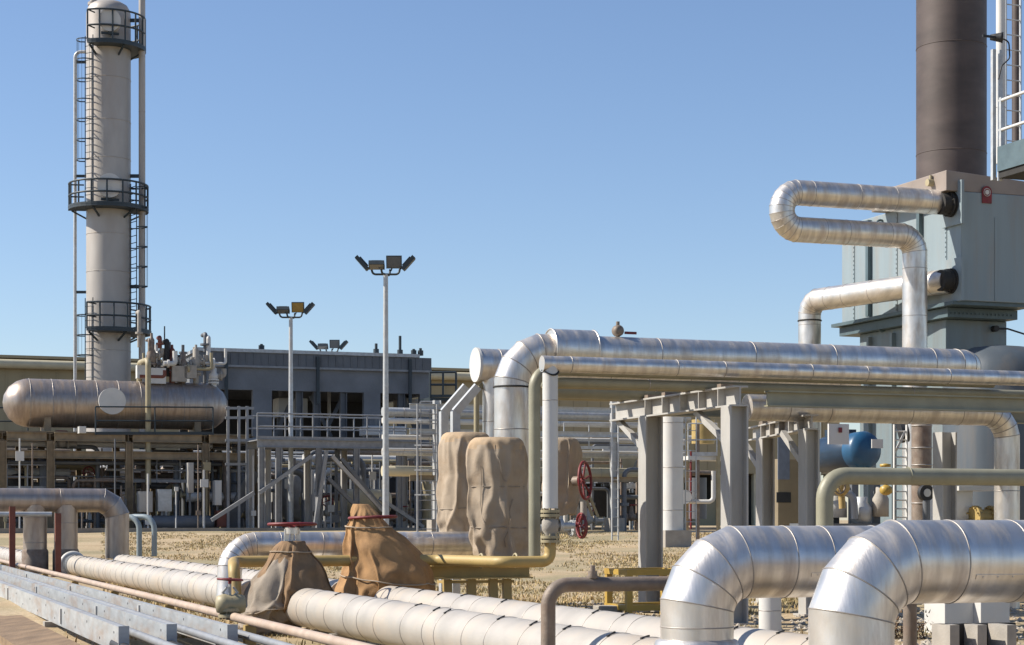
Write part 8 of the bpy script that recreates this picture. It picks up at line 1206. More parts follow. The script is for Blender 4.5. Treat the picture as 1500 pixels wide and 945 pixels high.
# ------------------------------------------------------------------ floodlight masts
def mast(label, base, ztop, low):
    b = thing('light_mast', label, 'light mast', base, 'floodlight masts')
    m = MB(); m.cone(base, zat(base, ztop), .11, .075, 14); m.cyl(base, base+Z*.04, .22, 12); m.build('pole', M['galv'], b)
    t = zat(base, ztop); X = Vector((1, 0, 0)); Yv = Vector((0, 1, 0))
    m = MB(); m.tube([t+X*-.46+Z*.2, t+X*-.42, t+X*.42, t+X*.46+Z*.2], .035, 10, bend=.15, seg=4); m.tube([t-Yv*.3+Z*.12+X*-.12, t-Yv*.25+X*-.1, t+Yv*.3+X*.1, t+Yv*.35+Z*.2+X*.12], .035, 10, bend=.1, seg=4); m.build('cross_arm', M['navy'], b)
    for (dx, dy, dz, ax, tl, w, hgt, face) in ((-.76, 0, .36, 'y', 48, .3, .26, 'glass'), (-.27, -.3, .26, 'x', 65, .24, .2, 'glass'), (.25, .3, .44, 'x', 14, .27, .24, 'glass'), (.73, 0, .36, 'y', -48, .3, .26, 'glass')):
        c = t+X*dx+Yv*dy+Z*dz
        rm = Matrix.Rotation(R(tl), 3, 'Y' if ax == 'y' else 'X')
        a1, a2, a3 = (rm @ X, rm @ Yv, rm @ Z) if ax == 'x' else (rm @ X, rm @ Yv, rm @ Z)
        m = MB()
        if ax == 'y': m.box(c, .27, .2, .06, (a1, a2, a3)); m.box(c+a3*.075, .18, .13, .03, (a1, a2, a3))
        else: m.box(c, .25, .07, hgt*.85, (a1, a2, a3)); m.box(c+a2*.09, .16, .03, hgt*.5, (a1, a2, a3))
        hd = m.build('lamp_head', M['navy'], b)
        m = MB(); fm = 'amber' if (low and dx == .25) else 'glass'
        if ax == 'y': m.box(c-a3*.066, .24, .17, .006, (a1, a2, a3))
        else: m.box(c-a2*.076, .22, .006, hgt*.75, (a1, a2, a3))
        m.build('lens', M[fm], hd)
        m = MB(); m.bar(c-Z*.02, t+X*dx*.6+Yv*dy+Z*.15, .03, .04); m.build('bracket', M['navy'], hd)
p = P(565, 760, 60); mast('tall floodlight mast, nearest, rising behind the ochre tarpaulin', zat(p, gz(60)), CH+360*60/F, False)
p = P(426, 770, 74.4); mast('floodlight mast with one amber lens, left of the taller one', zat(p, .7), CH+297*74.4/F, True)
p = P(482, 770, 93); mast('floodlight head peeping over the dark grey building roof', zat(p, .7), CH+246*93/F, False)

# ------------------------------------------------------------------ tower
TY = 85.0; ctr = P(159, 760, TY); kp = TY/F
def zp(py): return CH+(HZ-py)*kp
t_ = thing('distillation_tower', 'tall weathered process tower with three dark railed platforms at left', 'tower', zat(ctr, .7))
m = MB(); rt = 32*kp; zt0 = zp(22)
m.lathe(zat(ctr, 0), Z, [(rt*1.0, .7), (rt, zt0), (rt*.97, zt0+.18), (rt*.85, zt0+.4), (rt*.6, zt0+.55), (rt*.3, zt0+.62), (0, zt0+.63)], 56)
for py in (118, 180, 235, 345, 400, 515): m.torus(zat(ctr, zp(py)), Z, rt+.005, .012, 48, 5)
m.build('shell', M['tower'], t_)
def sector(m, r0, r1, a0, a1, z0, z1, n=24, mi=0):
    vs = []
    for i in range(n+1):
        q = R(a0+(a1-a0)*i/n); d = Vector((math.cos(q), math.sin(q), 0))
        for r, z in ((r0, z0), (r1, z0), (r1, z1), (r0, z1)): vs.append(zat(ctr, z)+d*r)
    f = [(i*4+j, i*4+(j+1) % 4, (i+1)*4+(j+1) % 4, (i+1)*4+j) for i in range(n) for j in range(4)]+[(0, 1, 2, 3), (n*4+3, n*4+2, n*4+1, n*4)]
    m.add(vs, f, mi)
for zd_, zr, a0, a1, r1 in ((72, 27, -112, 70, 1.68), (307, 272, -172, 35, 1.80), (487, 449, -108, 60, 1.92)):
    zd = zp(zd_); hh = zp(zr)-zd
    pb = bpy.data.objects.new('platform', None); col.objects.link(pb); pb.parent = t_; pb['_w'] = t_['_w']
    m = MB(); sector(m, rt+.01, r1, a0, a1, zd-.10, zd); m.build('deck', M['navy'], pb)
    m = MB(); n = 9
    P_ = [zat(ctr, zd)+Vector((math.cos(R(a0+(a1-a0)*i/n)), math.sin(R(a0+(a1-a0)*i/n)), 0))*(r1-.04) for i in range(n+1)]
    full = [zat(ctr, zd)+Vector((math.cos(R(a0+(a1-a0)*i/27)), math.sin(R(a0+(a1-a0)*i/27)), 0))*(r1-.04) for i in range(28)]
    for k in (.5, 1): m.tube([p+Z*hh*k for p in full], .045, 8)
    for p in P_[::1]: m.cyl(p, p+Z*hh, .04, 8)
    for e in (0, -1):
        q = P_[e]; i_ = zat(ctr, zd)+(q-zat(ctr, zd)).normalized()*(rt+.1)
        for k in (.5, 1): m.cyl(q+Z*hh*k, i_+Z*hh*k, .035, 8)
    sector(m, r1-.02, r1+.005, a0, a1, zd+.003, zd+.09)
    m.build('railing', M['navy'], pb)
    for i in range(0, 28, 9): q = full[i]; i_ = zat(ctr, zd-.45)+(q-zat(ctr, zd)).normalized()*(rt-.02); m = MB(); m.bar(q-Z*.1-(q-zat(ctr, zd)).normalized()*.12, i_, .07, .07); m.build('bracket', M['navy'], pb)
for px, py, rr_ in ((165, 42, 16), (165, 280, 17.5)):
    q = P(px, py, TY); q.y = ctr.y; d = Vector((.12, -.99, 0)); m = MB(); r_ = rr_*kp
    m.cyl(q, q+d*1.32, r_*.86, 28); m.cyl(q+d*1.32, q+d*1.5, r_, 28); m.build('manway', M['white'], t_)
    m = MB(); m.cyl(q+d*1.1-Z*r_*1.0, q+d*1.45-Z*r_*1.08, .09, 10); m.bar(q+d*1.3-Z*r_*1.1-U*.4, q+d*1.3-Z*r_*1.1+U*.4, .1, .1); m.build('davit', M['navy'], t_)
for px, py0, py1 in ((137, 20, -6), (158, 12, -6)): m = MB(); q = P(px, py0, TY); q.y = ctr.y; m.cyl(zat(q, zp(py0+12)), zat(q, zp(py1)), .16, 14); m.cyl(zat(q, zp(8)), zat(q, zp(4)), .26, 14); m.build('nozzle', M['tower'], t_)
# ladders with cages
fl = Vector((-.57, -.82, 0)); sdv = Vector((.82, -.57, 0))
for py0, py1, al in ((306, 60, 0), (560, 440, 0)):
    m = MB(); o_ = zat(ctr, 0)+fl*(rt+.18); ladder(m, zat(o_, zp(py0)), zat(o_, zp(py1)), sdv, .5, .035, .32, fl, .42, .018); m.build('caged_ladder', M['navy'], t_)
fr_ = Vector((.97, -.25, 0)); m = MB(); o_ = zat(ctr, 0)+fr_*(rt+.25); ladder(m, zat(o_, zp(486)), zat(o_, zp(270)), Vector((.6, -.8, 0)), .6, .035, .32, Vector((.97, -.1, 0)), .42, .018); m.build('caged_ladder', M['navy'], t_)
b = thing('riser_pipe', 'thin riser pipe standing off the left side of the tower', 'pipe', zat(P(110, 770, TY), .7), 'risers on the tower')
q = P(110, 770, TY); m = MB(); e = zat(ctr, zp(76))-Vector((rt, 0, 0)); m.tube([zat(q, .7), zat(q, zp(76)), e], .075, 14, bend=.3, seg=6); m.build('pipe', M['galv'], b)
for py in (91, 258, 428): m = MB(); m.bar(zat(q, zp(py)), zat(ctr, zp(py))-Vector((rt, 0, 0)), .08, .12); m.build('bracket', M['navy'], b)

b = thing('riser_pipe', 'thick overhead riser pipe along the right side of the tower', 'pipe', zat(P(208, 770, TY), .7), 'risers on the tower')
q = P(208, 770, TY); m = MB(); m.tube([zat(q, 4.5), zat(q, zp(-30))], .15, 18, seams=2.5, sr=.01); m.build('pipe', [M['tower'], M['seam']], b)
m = MB(); m.tube([zat(q, 4.5), zat(q, 4.5)+Vector((0, 0, -3.8))], .12, 14); m.build('lower_leg', M['navy'], b)
for py in (30, 258, 420): m = MB(); m.bar(zat(q, zp(py)), zat(ctr, zp(py))+Vector((rt, 0, 0)), .08, .16); m.build('bracket', M['navy'], b)


# ------------------------------------------------------------------ horizontal vessel
VT = 75.9; va, vb = PT(40, 592, VT), PT(300, 592, VT); zv = PT(170, 593, VT).z; va.z = vb.z = zv; rv = 35*75/F
b = thing('horizontal_vessel', 'long weathered horizontal vessel with domed ends on the brown frame', 'vessel', zat((va+vb)/2, PT(170, 640, VT).z))
m = MB(); L_ = (vb-va).length; m.lathe(va, U, [(0, -.95), (.3, -.9), (.62, -.72), (.85, -.42), (.94, -.15), (rv, 0), (rv, L_), (.94, L_+.15), (.85, L_+.42), (.62, L_+.72), (.3, L_+.9), (0, L_+.95)], 56)
for i in range(9): m.torus(va+U*(.05+i*L_/8.2), U, rv+.003, .014, 48, 5, 1)
m.build('shell', CD, b)
m = MB(); q = PT(158, 591, VT); q.z += .02; m.cyl(q, q-V*1.15, .42, 30); m.cyl(q-V*1.15, q-V*1.3, .53, 36); m.build('manway', M['white'], b)
for px in (67, 285): m = MB(); q = PT(px, 600, VT); m.box(zat(q, zv-.9), .13, .75, .6); m.build('saddle', M['brown'], b)
# vessel top fittings
def valve_obj(label, px, py0, py1, kind, Y=None):
    q = PT(px, py0, VT-.2); k = q.y/F; hgt = (py0-py1)*k
    b = thing('relief_valve', label, 'valve', q, 'valves on the vessel top')
    m = MB(); m.cyl(q, q+Z*hgt*.35, .12, 12); flange(m, q+Z*hgt*.3, Z, .22, .07, 6); flange(m, q+Z*hgt*.42, Z, .22, .07, 6)
    m.lathe(q+Z*hgt*.42, Z, [(.14, 0), (.2, .1), (.2, hgt*.2), (.12, hgt*.28), (.12, hgt*.45), (.06, hgt*.5), (.05, hgt*.58)], 16); m.build('body', M[kind], b)
    m = MB(); m.tube([q+Z*hgt*.58, q+Z*hgt*.58+U*.42, q+Z*hgt*.58+U*.42+Z*.3], .11, 12, bend=.12); flange(m, q+Z*hgt*.58+U*.3, U, .19, .06, 6); m.build('outlet', M['concrete'], b)
valve_obj('rusty relief valve next to the tower foot, tallest on the vessel', 222, 566, 488, 'rust'); valve_obj('brown relief valve in the middle of the vessel top', 252, 564, 505, 'redbrown')
valve_obj('dark relief valve right of the middle on the vessel top', 268, 564, 512, 'rust'); valve_obj('pale relief valve standing highest near the right end of the vessel', 287, 566, 505, 'concrete'); valve_obj('low whitish relief valve at the right end of the vessel', 313, 572, 535, 'white')
b = thing('valve_manifold', 'cluster of dark manifold pipes and pale boxes on the vessel top', 'manifold', PT(250, 562, VT+.5))
rr = random.Random(5)
for i in range(26):
    px = rr.uniform(198, 312); py = rr.uniform(500+max(0, px-270)*.5, 556); q = PT(px, py, VT+rr.uniform(-.6, 1.2)); ln = rr.uniform(.4, 1.6)
    d = rr.choice([U, U, V, Z, -Z]); m = MB(); m.tube([q, q+d*ln, q+d*ln+(V if abs(d.z) > .5 else Z)*rr.uniform(.2, .7)], rr.uniform(.04, .11), 10, bend=.1, seg=3)
    if rr.random() < .6: flange(m, q+d*ln*.4, d, rr.uniform(.14, .22), .08, 0)
    m.build('manifold_pipe', M[rr.choice(['rust', 'dark', 'concrete', 'tan', 'bldg', 'redbrown', 'white'])], b)
for px, py, w in ((231, 551, .3), (209, 545, .25), (262, 548, .3), (278, 545, .25)):
    m = MB(); m.box(PT(px, py, VT-.4), w, .2, w*1.05); m.build('box', M['white' if px < 240 else 'concrete'], b)
for px in (216, 240, 262, 300): m = MB(); q = PT(px, 565, VT); m.cyl(q, zat(q, PT(px, 520, VT).z), .07, 8); m.build('stand', M['bldg'], b)
q = PT(241, 505, VT); m = MB(); m.cyl(q, zat(q, q.z+.75), .03, 6); m.build('antenna', M['navy'], b)
b = thing('tan_pipe', 'tan painted pipe rising in front of the horizontal vessel', 'pipe', PT(217, 640, VT-1.6))
q = PT(217, 640, VT-1.6); q2 = PT(217, 527, VT-1.6); m = MB(); m.tube([zat(q, 2.5), zat(q2, q2.z), zat(q2, q2.z)+V*1.6-U*.1, zat(q2, q2.z-1)+V*1.6-U*.1], .11, 16, bend=.25, seg=6); m.build('pipe', M['tan'], b)

# ------------------------------------------------------------------ brown steel frame under the vessel
FT = 74.2
b = thing('vessel_support_structure', 'brown painted steel frame carrying the horizontal vessel', 'steel frame', zat(PT(170, 770, FT), .7))
zd1 = PT(170, 641, FT).z; zd2 = PT(170, 667, FT).z; sF = [st(PT(px, 700, FT))[0] for px in (-70, 4, 74, 189, 301, 371)]
for tt in (FT, FT+3.6):
    for s_ in sF: m = MB(); m.hbeam(G(s_, tt, .7), G(s_, tt, zd1-.18), .28, .28, .03, U); m.build('post', M['brown'], b)
    for zz in (zd1, zd2):
        for sa, sb in zip(sF, sF[1:]):
            if sb > 12.5 and False: continue
            m = MB(); m.hbeam(G(sa+.15, tt, zz), G(sb-.15, tt, zz), .2, .34 if zz == zd1 else .3, .03); m.build('beam', M['brown'], b)
for s_ in sF:
    m = MB(); m.hbeam(G(s_, FT+.16, zd1), G(s_, FT+3.4, zd1), .2, .3, .03); m.build('cross_beam', M['brown'], b)
    m = MB(); m.hbeam(G(s_, FT+.16, zd2), G(s_, FT+3.4, zd2), .2, .28, .03); m.build('cross_beam', M['brown'], b)
m = MB(); m.gbox(sF[0], sF[-1], FT+.2, FT+3.5, zd1+.175, zd1+.22); m.build('deck', M['brown'], b)
m = MB(); rails(m, [PT(140, 637, FT-.1), PT(312, 637, FT-.1)], 1.1, .03, 2.2); m.build('railing', M['navy'], b)
m = MB(); rails(m, [PT(-40, 637, FT+3.8), PT(120, 637, FT+3.8)], 1.1, .03, 2.2); m.build('railing', M['navy'], b)
for sa, sb, tt in ((0, 1, 1.8), (2, 3, 3.6), (4, 5, 3.6), (3, 4, 1.8)):
    m = MB(); m.bar(G(sF[sa], FT+tt, .8), G(sF[sb], FT+tt, zd2-.2), .14, .14); m.build('brace', M['brown'], b)
for sa, sb in zip(sF, sF[1:]):
    mid = (sa+sb)/2; m = MB(); m.hbeam(G(mid, FT+3.6, .7), G(mid, FT+3.6, zd1-.18), .2, .2, .02, U); m.build('post', M['brown'], b)
for (xa, xb, dt, zz) in ((-20, 70, .3, 2.3), (80, 185, 1.6, 1.9), (195, 298, .4, 2.6)):
    m = MB(); qa, qb = PT(xa, 700, FT+dt), PT(xb, 700, FT+dt); rails(m, [zat(qa, zz), zat(qb, zz)], .95, .028, .9); m.build('railing', M['galv_shade'], b)
for i, (px, w, hh, mt, lab) in enumerate(((30, .5, 2.0, 'dark', 'dark upright pot vessel under the left end of the brown frame'), (150, .42, 1.7, 'rust', 'rusty upright pot vessel in the middle under the brown frame'), (335, .45, 2.3, 'bldg', 'dark grey upright pot vessel behind the stair tower'), (430, .5, 2.2, 'concrete', 'stone grey upright pot vessel under the walkway left end'), (575, .55, 2.0, 'dark', 'dark upright pot vessel under the walkway right end'))):
    q = zat(PT(px, 700, FT+2.2), .7); bb = thing('pot_vessel', lab, 'tank', q); m = MB(); m.lathe(q, Z, [(0, .3), (w*.7, .36), (w, .55), (w, hh), (w*.7, hh+.2), (0, hh+.28)], 24); m.build('shell', M[mt], bb)
    for k in range(3): a_ = 2.1*k+.5; d_ = Vector((math.cos(a_), math.sin(a_), 0))*w*.8; m = MB(); m.bar(q+d_, q+d_+Z*.6, .08, .08); m.build('leg', M['bldg'], bb)
    m = MB(); flange(m, q+Z*(hh+.4), Z, .2, .07, 0); m.cyl(q+Z*(hh+.2), q+Z*(hh+.8), .1, 12); m.build('nozzle', M['rust'], bb)
# things standing under / on the frame
rr = random.Random(11)
GP = 'pipes in the shade under the brown frame'
LV = {'galv_shade': 'pale grey upright pipe in the shade under the brown frame', 'rust': 'rusty brown upright pipe in the shade under the brown frame', 'concrete': 'stone grey upright pipe in the shade under the brown frame', 'bldg': 'dark grey upright pipe in the shade under the brown frame', 'tan': 'tan upright pipe in the shade under the brown frame', 'white': 'white upright pipe in the shade under the brown frame'}
for i in range(80):
    px = rr.uniform(-5, 375); t = FT+rr.uniform(.4, 9); q = PT(px, 700, t); r = rr.choice([.05, .07, .09, .13, .17]); k = rr.choice(list(LV)+['rust', 'bldg', 'bldg', 'rust']); top = rr.uniform(2.6, zd1-.3); m = MB()
    pa = [zat(q, .7), zat(q, top), zat(q, top)+rr.choice([U, -U, V])*rr.uniform(.8, 3)]
    m.tube(pa, r, 12, bend=r*3, seg=4)
    if rr.random() < .5: flange(m, zat(q, rr.uniform(1.2, 2.3)), Z, r*1.9, .1, 0)
    tag(m.build('process_pipe', M[k]), LV[k], 'pipe', GP+' '+k if False else LV[k].replace('upright pipe', 'upright pipes'))
LH = {'rust': 'rusty brown level pipe run crossing under the brown frame', 'bldg': 'dark grey level pipe run crossing under the brown frame', 'white': 'whitish level pipe run crossing under the brown frame', 'galv': 'pale grey level pipe run crossing under the brown frame'}
for i in range(40):
    t = FT+rr.uniform(.5, 10); z = rr.choice([rr.uniform(1.0, 3.2), rr.uniform(zd2+.2, zd2+.6), rr.uniform(3.0, zd2-.2)]); a_ = rr.uniform(-6, 9); L_ = rr.uniform(3, 11); k = rr.choice(list(LH)); m = MB()
    m.tube([G(a_+4, t, z), G(min(a_+4+L_, 20), t, z)], rr.choice([.05, .08, .12, .18]), 12); tag(m.build('process_pipe', M[k]), LH[k], 'pipe', LH[k].replace('pipe run', 'pipe runs'))
for px, py, w, hh, mt, lab in ((212, 735, 10, 15, 'colgrey', 'grey instrument box under the brown frame, left of the paler one'), (240, 733, 10, 16, 'galv', 'pale grey instrument box under the brown frame'), (278, 700, 4, 22, 'colgrey', 'tall grey instrument panel under the brown frame'), (318, 722, 5, 18, 'white', 'white electrical cabinet right of the last brown frame post'), (325, 760, 9, 12, 'redbrown', 'low red brown bin standing right of the brown frame'), (120, 600+30, 5, 5, 'white', 'small white box on the brown frame deck')):
    q = PT(px, py, FT-.9); k = q.y/F; m = MB(); m.box(q, w*k, .25, hh*k); z0 = q.z-hh*k
    bb = thing('instrument_box', lab, 'box', zat(q, z0)); m.build('case', M[mt], bb)
    m = MB(); m.box(q-V*.26, w*k*.85, .012, hh*k*.88); m.build('door', M[mt], bb)
    if 1.0 < z0 < 3: m = MB(); m.bar(zat(q, .7), zat(q, z0), .08, .08); m.build('stand', M['bldg'], bb)
b = thing('pump_drum', 'dark horizontal pump drum on feet under the brown frame', 'pump', zat(PT(262, 775, FT-1), .7))
q = PT(225, 768, FT-1); q.z = 1.0; m = MB(); m.lathe(q, U, [(0, -.2), (.2, -.15), (.28, 0), (.28, 2.2), (.2, 2.35), (0, 2.4)], 24); m.build('shell', M['bldg'], b)
for d in (.4, 1.8): m = MB(); m.box(q+U*d-Z*.22, .1, .2, .1); m.build('foot', M['concrete'], b)

# ------------------------------------------------------------------ dark grey building
BT = 84.0; sb0 = st(PT(292, 600, BT))[0]; sb1 = st(PT(632, 600, BT))[0]
ztop = PT(450, 519, BT).z; zpar = PT(450, 537, BT).z; zop = PT(450, 573, BT).z
b = thing('compressor_building', 'dark grey open sided building behind the walkway', 'building', zat(G((sb0+sb1)/2, BT, 0), .7))
m = MB(); m.gbox(sb0, sb1, BT, BT+8, zpar-.02, ztop); m.build('parapet', M['bldg'], b)
m = MB(); m.gbox(sb0-.1, sb1-.6, BT-.08, BT+8.1, ztop+.003, ztop+.16); m.build('roof_trim', M['galv'], b)
m = MB()
m.gbox(sb0, sb1, BT+.1, BT+.4, zop, zpar-.023); m.gbox(sb0, sb1, BT+7.6, BT+7.9, zop, zpar-.023); m.gbox(sb1-.3, sb1-.003, BT+.41, BT+7.59, zop, zpar-.023); m.gbox(sb0+.003, sb0+.3, BT+.41, BT+7.59, zop, zpar-.023); m.build('wall', M['bldg_wall'], b)
for px0, px1 in ((371, 399), (534, 558), (616, 630)):
    s0_, s1_ = st(PT(px0, 600, BT))[0], st(PT(px1, 600, BT))[0]; m = MB(); m.gbox(s0_, s1_, BT+.1, BT+.4, .7, zop-.003); m.build('pier', M['bldg_wall'], b)
m = MB(); m.gbox(sb0+.35, sb1-.35, BT+7.0, BT+7.3, .7, zop-.003); m.build('rear_shade_screen', M['dark'], b)  # near black screen paints in the shade of the open interior
for px in (440, 466, 505, 590): s0_ = st(PT(px, 600, BT))[0]; m = MB(); m.hbeam(G(s0_, BT+.3, .7), G(s0_, BT+.3, zop-.003), .3, .3, .03, U); m.build('column', M['bldg'], b)
for (x0, y0, x1, y1) in ((430, 580, 402, 640), (455, 580, 485, 640), (505, 575, 480, 625), (590, 580, 612, 640)): m = MB(); m.bar(PT(x0, y0, BT+1.2), PT(x1, y1, BT+1.2), .16, .16); m.build('brace', M['bldg'], b)
for i in range(30):
    s0_ = sb0+.4+i*(sb1-sb0-.8)/29; m = MB(); m.gbox(s0_-.025, s0_+.025, BT-.03, BT-.003, zpar+.02, ztop-.03); m.build('cladding_rib', M['bldg'], b)
for px in (331, 465, 600): s0_ = st(PT(px, 600, BT))[0]; m = MB(); m.gbox(s0_-.07, s0_+.07, BT-.15, BT-.033, zop-.6, ztop-.1); m.build('downpipe', M['navy'], b)
m = MB(); m.gbox(sb0, sb1, BT-.06, BT+.095, zpar-.12, zpar-.025); m.build('drip_edge', M['galv_shade'], b)
for px, hh in ((383, .3), (551, .5), (586, .9), (606, .3), (616, .35)):
    q = PT(px, 517, BT+.6); m = MB(); m.cyl(zat(q, ztop+.16), zat(q, ztop+.16+hh), .07, 8); m.cyl(zat(q, ztop+.16), zat(q, ztop+.4), .14, 8); m.build('roof_vent', M['navy'], b)
# equipment inside, in the shade
rr = random.Random(31)
for i, (px, py, w, hh, mt, lab) in enumerate(((425, 598, 22, 14, 'white', 'pale machine inside the dark grey building near the left opening'), (600, 600, 20, 14, 'concrete', 'stone grey machine inside the building near its right end'), (560, 632, 30, 7, 'white', 'long white machine housing behind the walkway railing'))):
    q = PT(px, py, BT-1.4 if px == 560 else BT+3); k = q.y/F; bb = thing('machine', lab, 'machine', zat(q, .7)); m = MB(); m.box(q, w*k, .6, hh*k); m.build('housing', M[mt], bb, bevel=.05)
    m = MB(); m.cyl(q-U*w*k*.5+Z*hh*k, q-U*w*k*.5+Z*(hh*k+.4), .2, 14); m.build('stack_pipe', M['bldg'], bb)
    for sg in (-1, 1): m = MB(); m.bar(zat(q+U*w*k*.7*sg, .7), zat(q+U*w*k*.7*sg, q.z-hh*k), .25, .25); m.build('leg', M['bldg'], bb)
# ------------------------------------------------------------------ walkway platform in front
WT = 71.0; sw0 = st(PT(377, 650, WT))[0]; sw1 = st(PT(616, 650, WT))[0]; zw = PT(500, 645, WT).z
b = thing('walkway', 'blue grey raised walkway with handrails on braced legs', 'walkway', zat(G((sw0+sw1)/2, WT, 0), .7))
m = MB(); m.channel(G(sw0, WT, zw-.16), G(sw1, WT, zw-.16), .1, .32, 1, .02); m.channel(G(sw0, WT+2, zw-.16), G(sw1, WT+2, zw-.16), .1, .32, -1, .02); m.gbox(sw0, sw1, WT+.05, WT+1.95, zw-.05, zw-.01); m.build('deck', M['galv_shade'], b)
m = MB(); rails(m, [G(sw0, WT, zw), G(sw1, WT, zw)], 1.0, .03, 1.05); rails(m, [G(sw0, WT+2, zw), G(sw1, WT+2, zw)], 1.0, .03, 1.05); m.build('railing', M['galv_shade'], b)
for px in (383, 408, 467, 522, 585, 612):
    for dt in (.0, 1.9):
        s_ = st(PT(px, 700, WT))[0]; m = MB(); m.hbeam(G(s_, WT+dt, .7), G(s_, WT+dt, zw-.33), .22, .22, .02, U); m.build('leg', M['colgrey' if dt else 'galv_shade'], b)
for (x0, y0, x1, y1, mt) in ((456, 668, 380, 722, 'galv_shade'), (478, 660, 462, 768, 'galv_shade'), (486, 668, 560, 748, 'colgrey'), (480, 700, 540, 760, 'bldg'), (500, 672, 560, 745, 'bldg'), (556, 730, 620, 772, 'galv_shade'), (372, 722, 310, 762, 'galv_shade')):
    m = MB(); m.bar(PT(x0, y0, WT-.2), PT(x1, y1, WT-.2), .18, .14); m.build('brace', M[mt], b)
b = thing('caged_ladder', 'blue grey caged ladder at the right end of the walkway', 'ladder', zat(P(626, 775, 68), .65))
q = P(626, 775, 68); m = MB(); ladder(m, zat(q, .6), zat(q, P(626, 592, 68).z), U, .75, .05, .35, -V+U*.6, .6, .02); m.build('ladder', M['galv_shade'], b)
m = MB(); rails(m, [P(616, 640, 69), P(645, 640, 69)], 1.3, .03, .4); m.build('railing', M['galv_shade'], b)
b = thing('stair_tower', 'galvanised steel stair tower between vessel frame and walkway', 'stairs', zat(PT(352, 775, 73), .7))
for px in (334, 350, 362):
    m = MB(); q = PT(px, 775, 73); m.bar(zat(q, .7), zat(q, PT(px, 595, 73).z), .1, .1); m.build('post', M['galv_shade'], b)
for py in (645, 612, 598, 680): m = MB(); m.bar(PT(330, py, 73), PT(372, py, 73), .08, .1); m.build('rail', M['galv_shade'], b)
m = MB(); m.bar(PT(335, 772, 73.5), PT(372, 690, 73.5), .25, .5); m.build('flight', M['bldg'], b)
LT = {'white': 'thin white conduit with a tag plate in the left plant', 'bldg': 'thin dark conduit with a tag plate in the left plant', 'rust': 'thin rusty conduit with a tag plate in the left plant', 'tan': 'thin tan conduit with a tag plate in the left plant'}
for i in range(60):
    px = rr.uniform(0, 640); t = 71.5+rr.uniform(0, 7); q = PT(px, 700, t); k = rr.choice(list(LT)); m = MB(); top = rr.uniform(1.6, 4.4)
    m.cyl(zat(q, .7), zat(q, top), rr.choice([.03, .045]), 8); zz = rr.uniform(1.0, top); m.box(zat(q, zz)-V*.06, rr.uniform(.05, .16), .04, rr.uniform(.06, .2)); tag(m.build('conduit', M[k]), LT[k], 'conduit', LT[k].replace('conduit with', 'conduits with'))
# clutter under the walkway
LW = {'galv_shade': 'pale grey upright pipe behind the walkway legs', 'white': 'white upright pipe behind the walkway legs', 'bldg': 'dark grey upright pipe behind the walkway legs', 'tan': 'tan upright pipe behind the walkway legs'}
for i in range(40):
    px = rr.uniform(330, 640); t = WT+rr.uniform(2.5, 12); q = PT(px, 700, t); k = rr.choice(list(LW)); m = MB(); r = rr.choice([.06, .09, .13, .2])
    top = rr.uniform(2.0, 4.2); m.tube([zat(q, .7), zat(q, top), zat(q, top)+rr.choice([U, -U])*rr.uniform(1, 3)], r, 12, bend=r*3, seg=4); tag(m.build('process_pipe', M[k]), LW[k], 'pipe', LW[k].replace('upright pipe', 'upright pipes'))
LX = {'white': 'white level pipe run seen through the walkway legs', 'bldg': 'dark grey level pipe run seen through the walkway legs', 'rust': 'rusty level pipe run seen through the walkway legs', 'tan': 'tan level pipe run seen through the walkway legs'}
for i in range(30):
    t = WT+rr.uniform(3, 12); a_ = rr.uniform(sw0-1, sw1-3); z = rr.uniform(1.0, 4.3); k = rr.choice(list(LX)); m = MB(); m.tube([G(a_+4, t, z), G(a_+4+rr.uniform(2, 6), t, z)], rr.choice([.06, .1, .16]), 12); tag(m.build('process_pipe', M[k]), LX[k], 'pipe', LX[k].replace('pipe run', 'pipe runs'))
b = thing('storage_drum', 'cream horizontal drum under the walkway behind the ochre tarpaulin', 'tank', zat(P(540, 760, 76), .7))
m = MB(); q = P(508, 735, 76); m.lathe(q, U, [(0, -.3), (.4, -.2), (.52, 0), (.52, 1.6), (.4, 1.8), (0, 1.9)], 28); m.build('shell', M['shed_trim'], b)
for d in (.3, 1.3): m = MB(); m.box(zat(q+U*d, 1.0), .12, .35, .3); m.build('saddle', M['concrete'], b)
# ------------------------------------------------------------------ long tan shed far behind
ST = 128.0; b = thing('long_shed', 'long tan sheet metal shed across the whole background', 'shed', zat(G(30, ST, 0), .7))
z1 = PT(300, 545, ST).z; s0_, s1_ = st(PT(-250, 600, ST))[0], st(PT(1230, 600, ST))[0]; zb0 = PT(700, 690, ST).z
m = MB(); m.gbox(s0_, s1_, ST, ST+14, zb0, z1+.55)
ns = int((s1_-s0_)/1.1)
m.build('wall', M['shed'], b)
m = MB(); [m.gbox(s0_+i*1.1, s0_+i*1.1+.12, ST-.04, ST-.003, zb0+.1, z1-.05) for i in range(ns)]; m.build('sheet_rib', M['shed'], b)
m = MB(); m.tube([G(s0_-.2, ST-.5, z1+.15), G(s1_+.2, ST-.5, z1+.15)], .3, 16); m.build('gutter', M['shed_trim'], b)
m = MB(); m.gbox(s0_-.2, s1_+.2, ST-.35, ST+14.3, z1+.56, z1+.75); m.build('roof', M['shed'], b)
m = MB(); m.gbox(s0_, s1_, ST+5, ST+5.2, .7, zb0-.003); m.build('shade_inner_wall', M['dark'], b)  # wall coloured near black as backdrop, shade of the open bays painted in
for i in range(24):
    s_ = s0_+1+i*(s1_-s0_-2)/23; m = MB(); m.gbox(s_-.18, s_+.18, ST+.1, ST+.5, .7, zb0-.003); m.build('column', M['shed_trim'], b)
for i in range(9):
    s_ = s0_+4+i*(s1_-s0_-8)/8; m = MB(); m.gbox(s_-2.2, s_+2.2, ST+.2, ST+.3, .7, 2.6); m.build('door_panel', M['shed'], b)
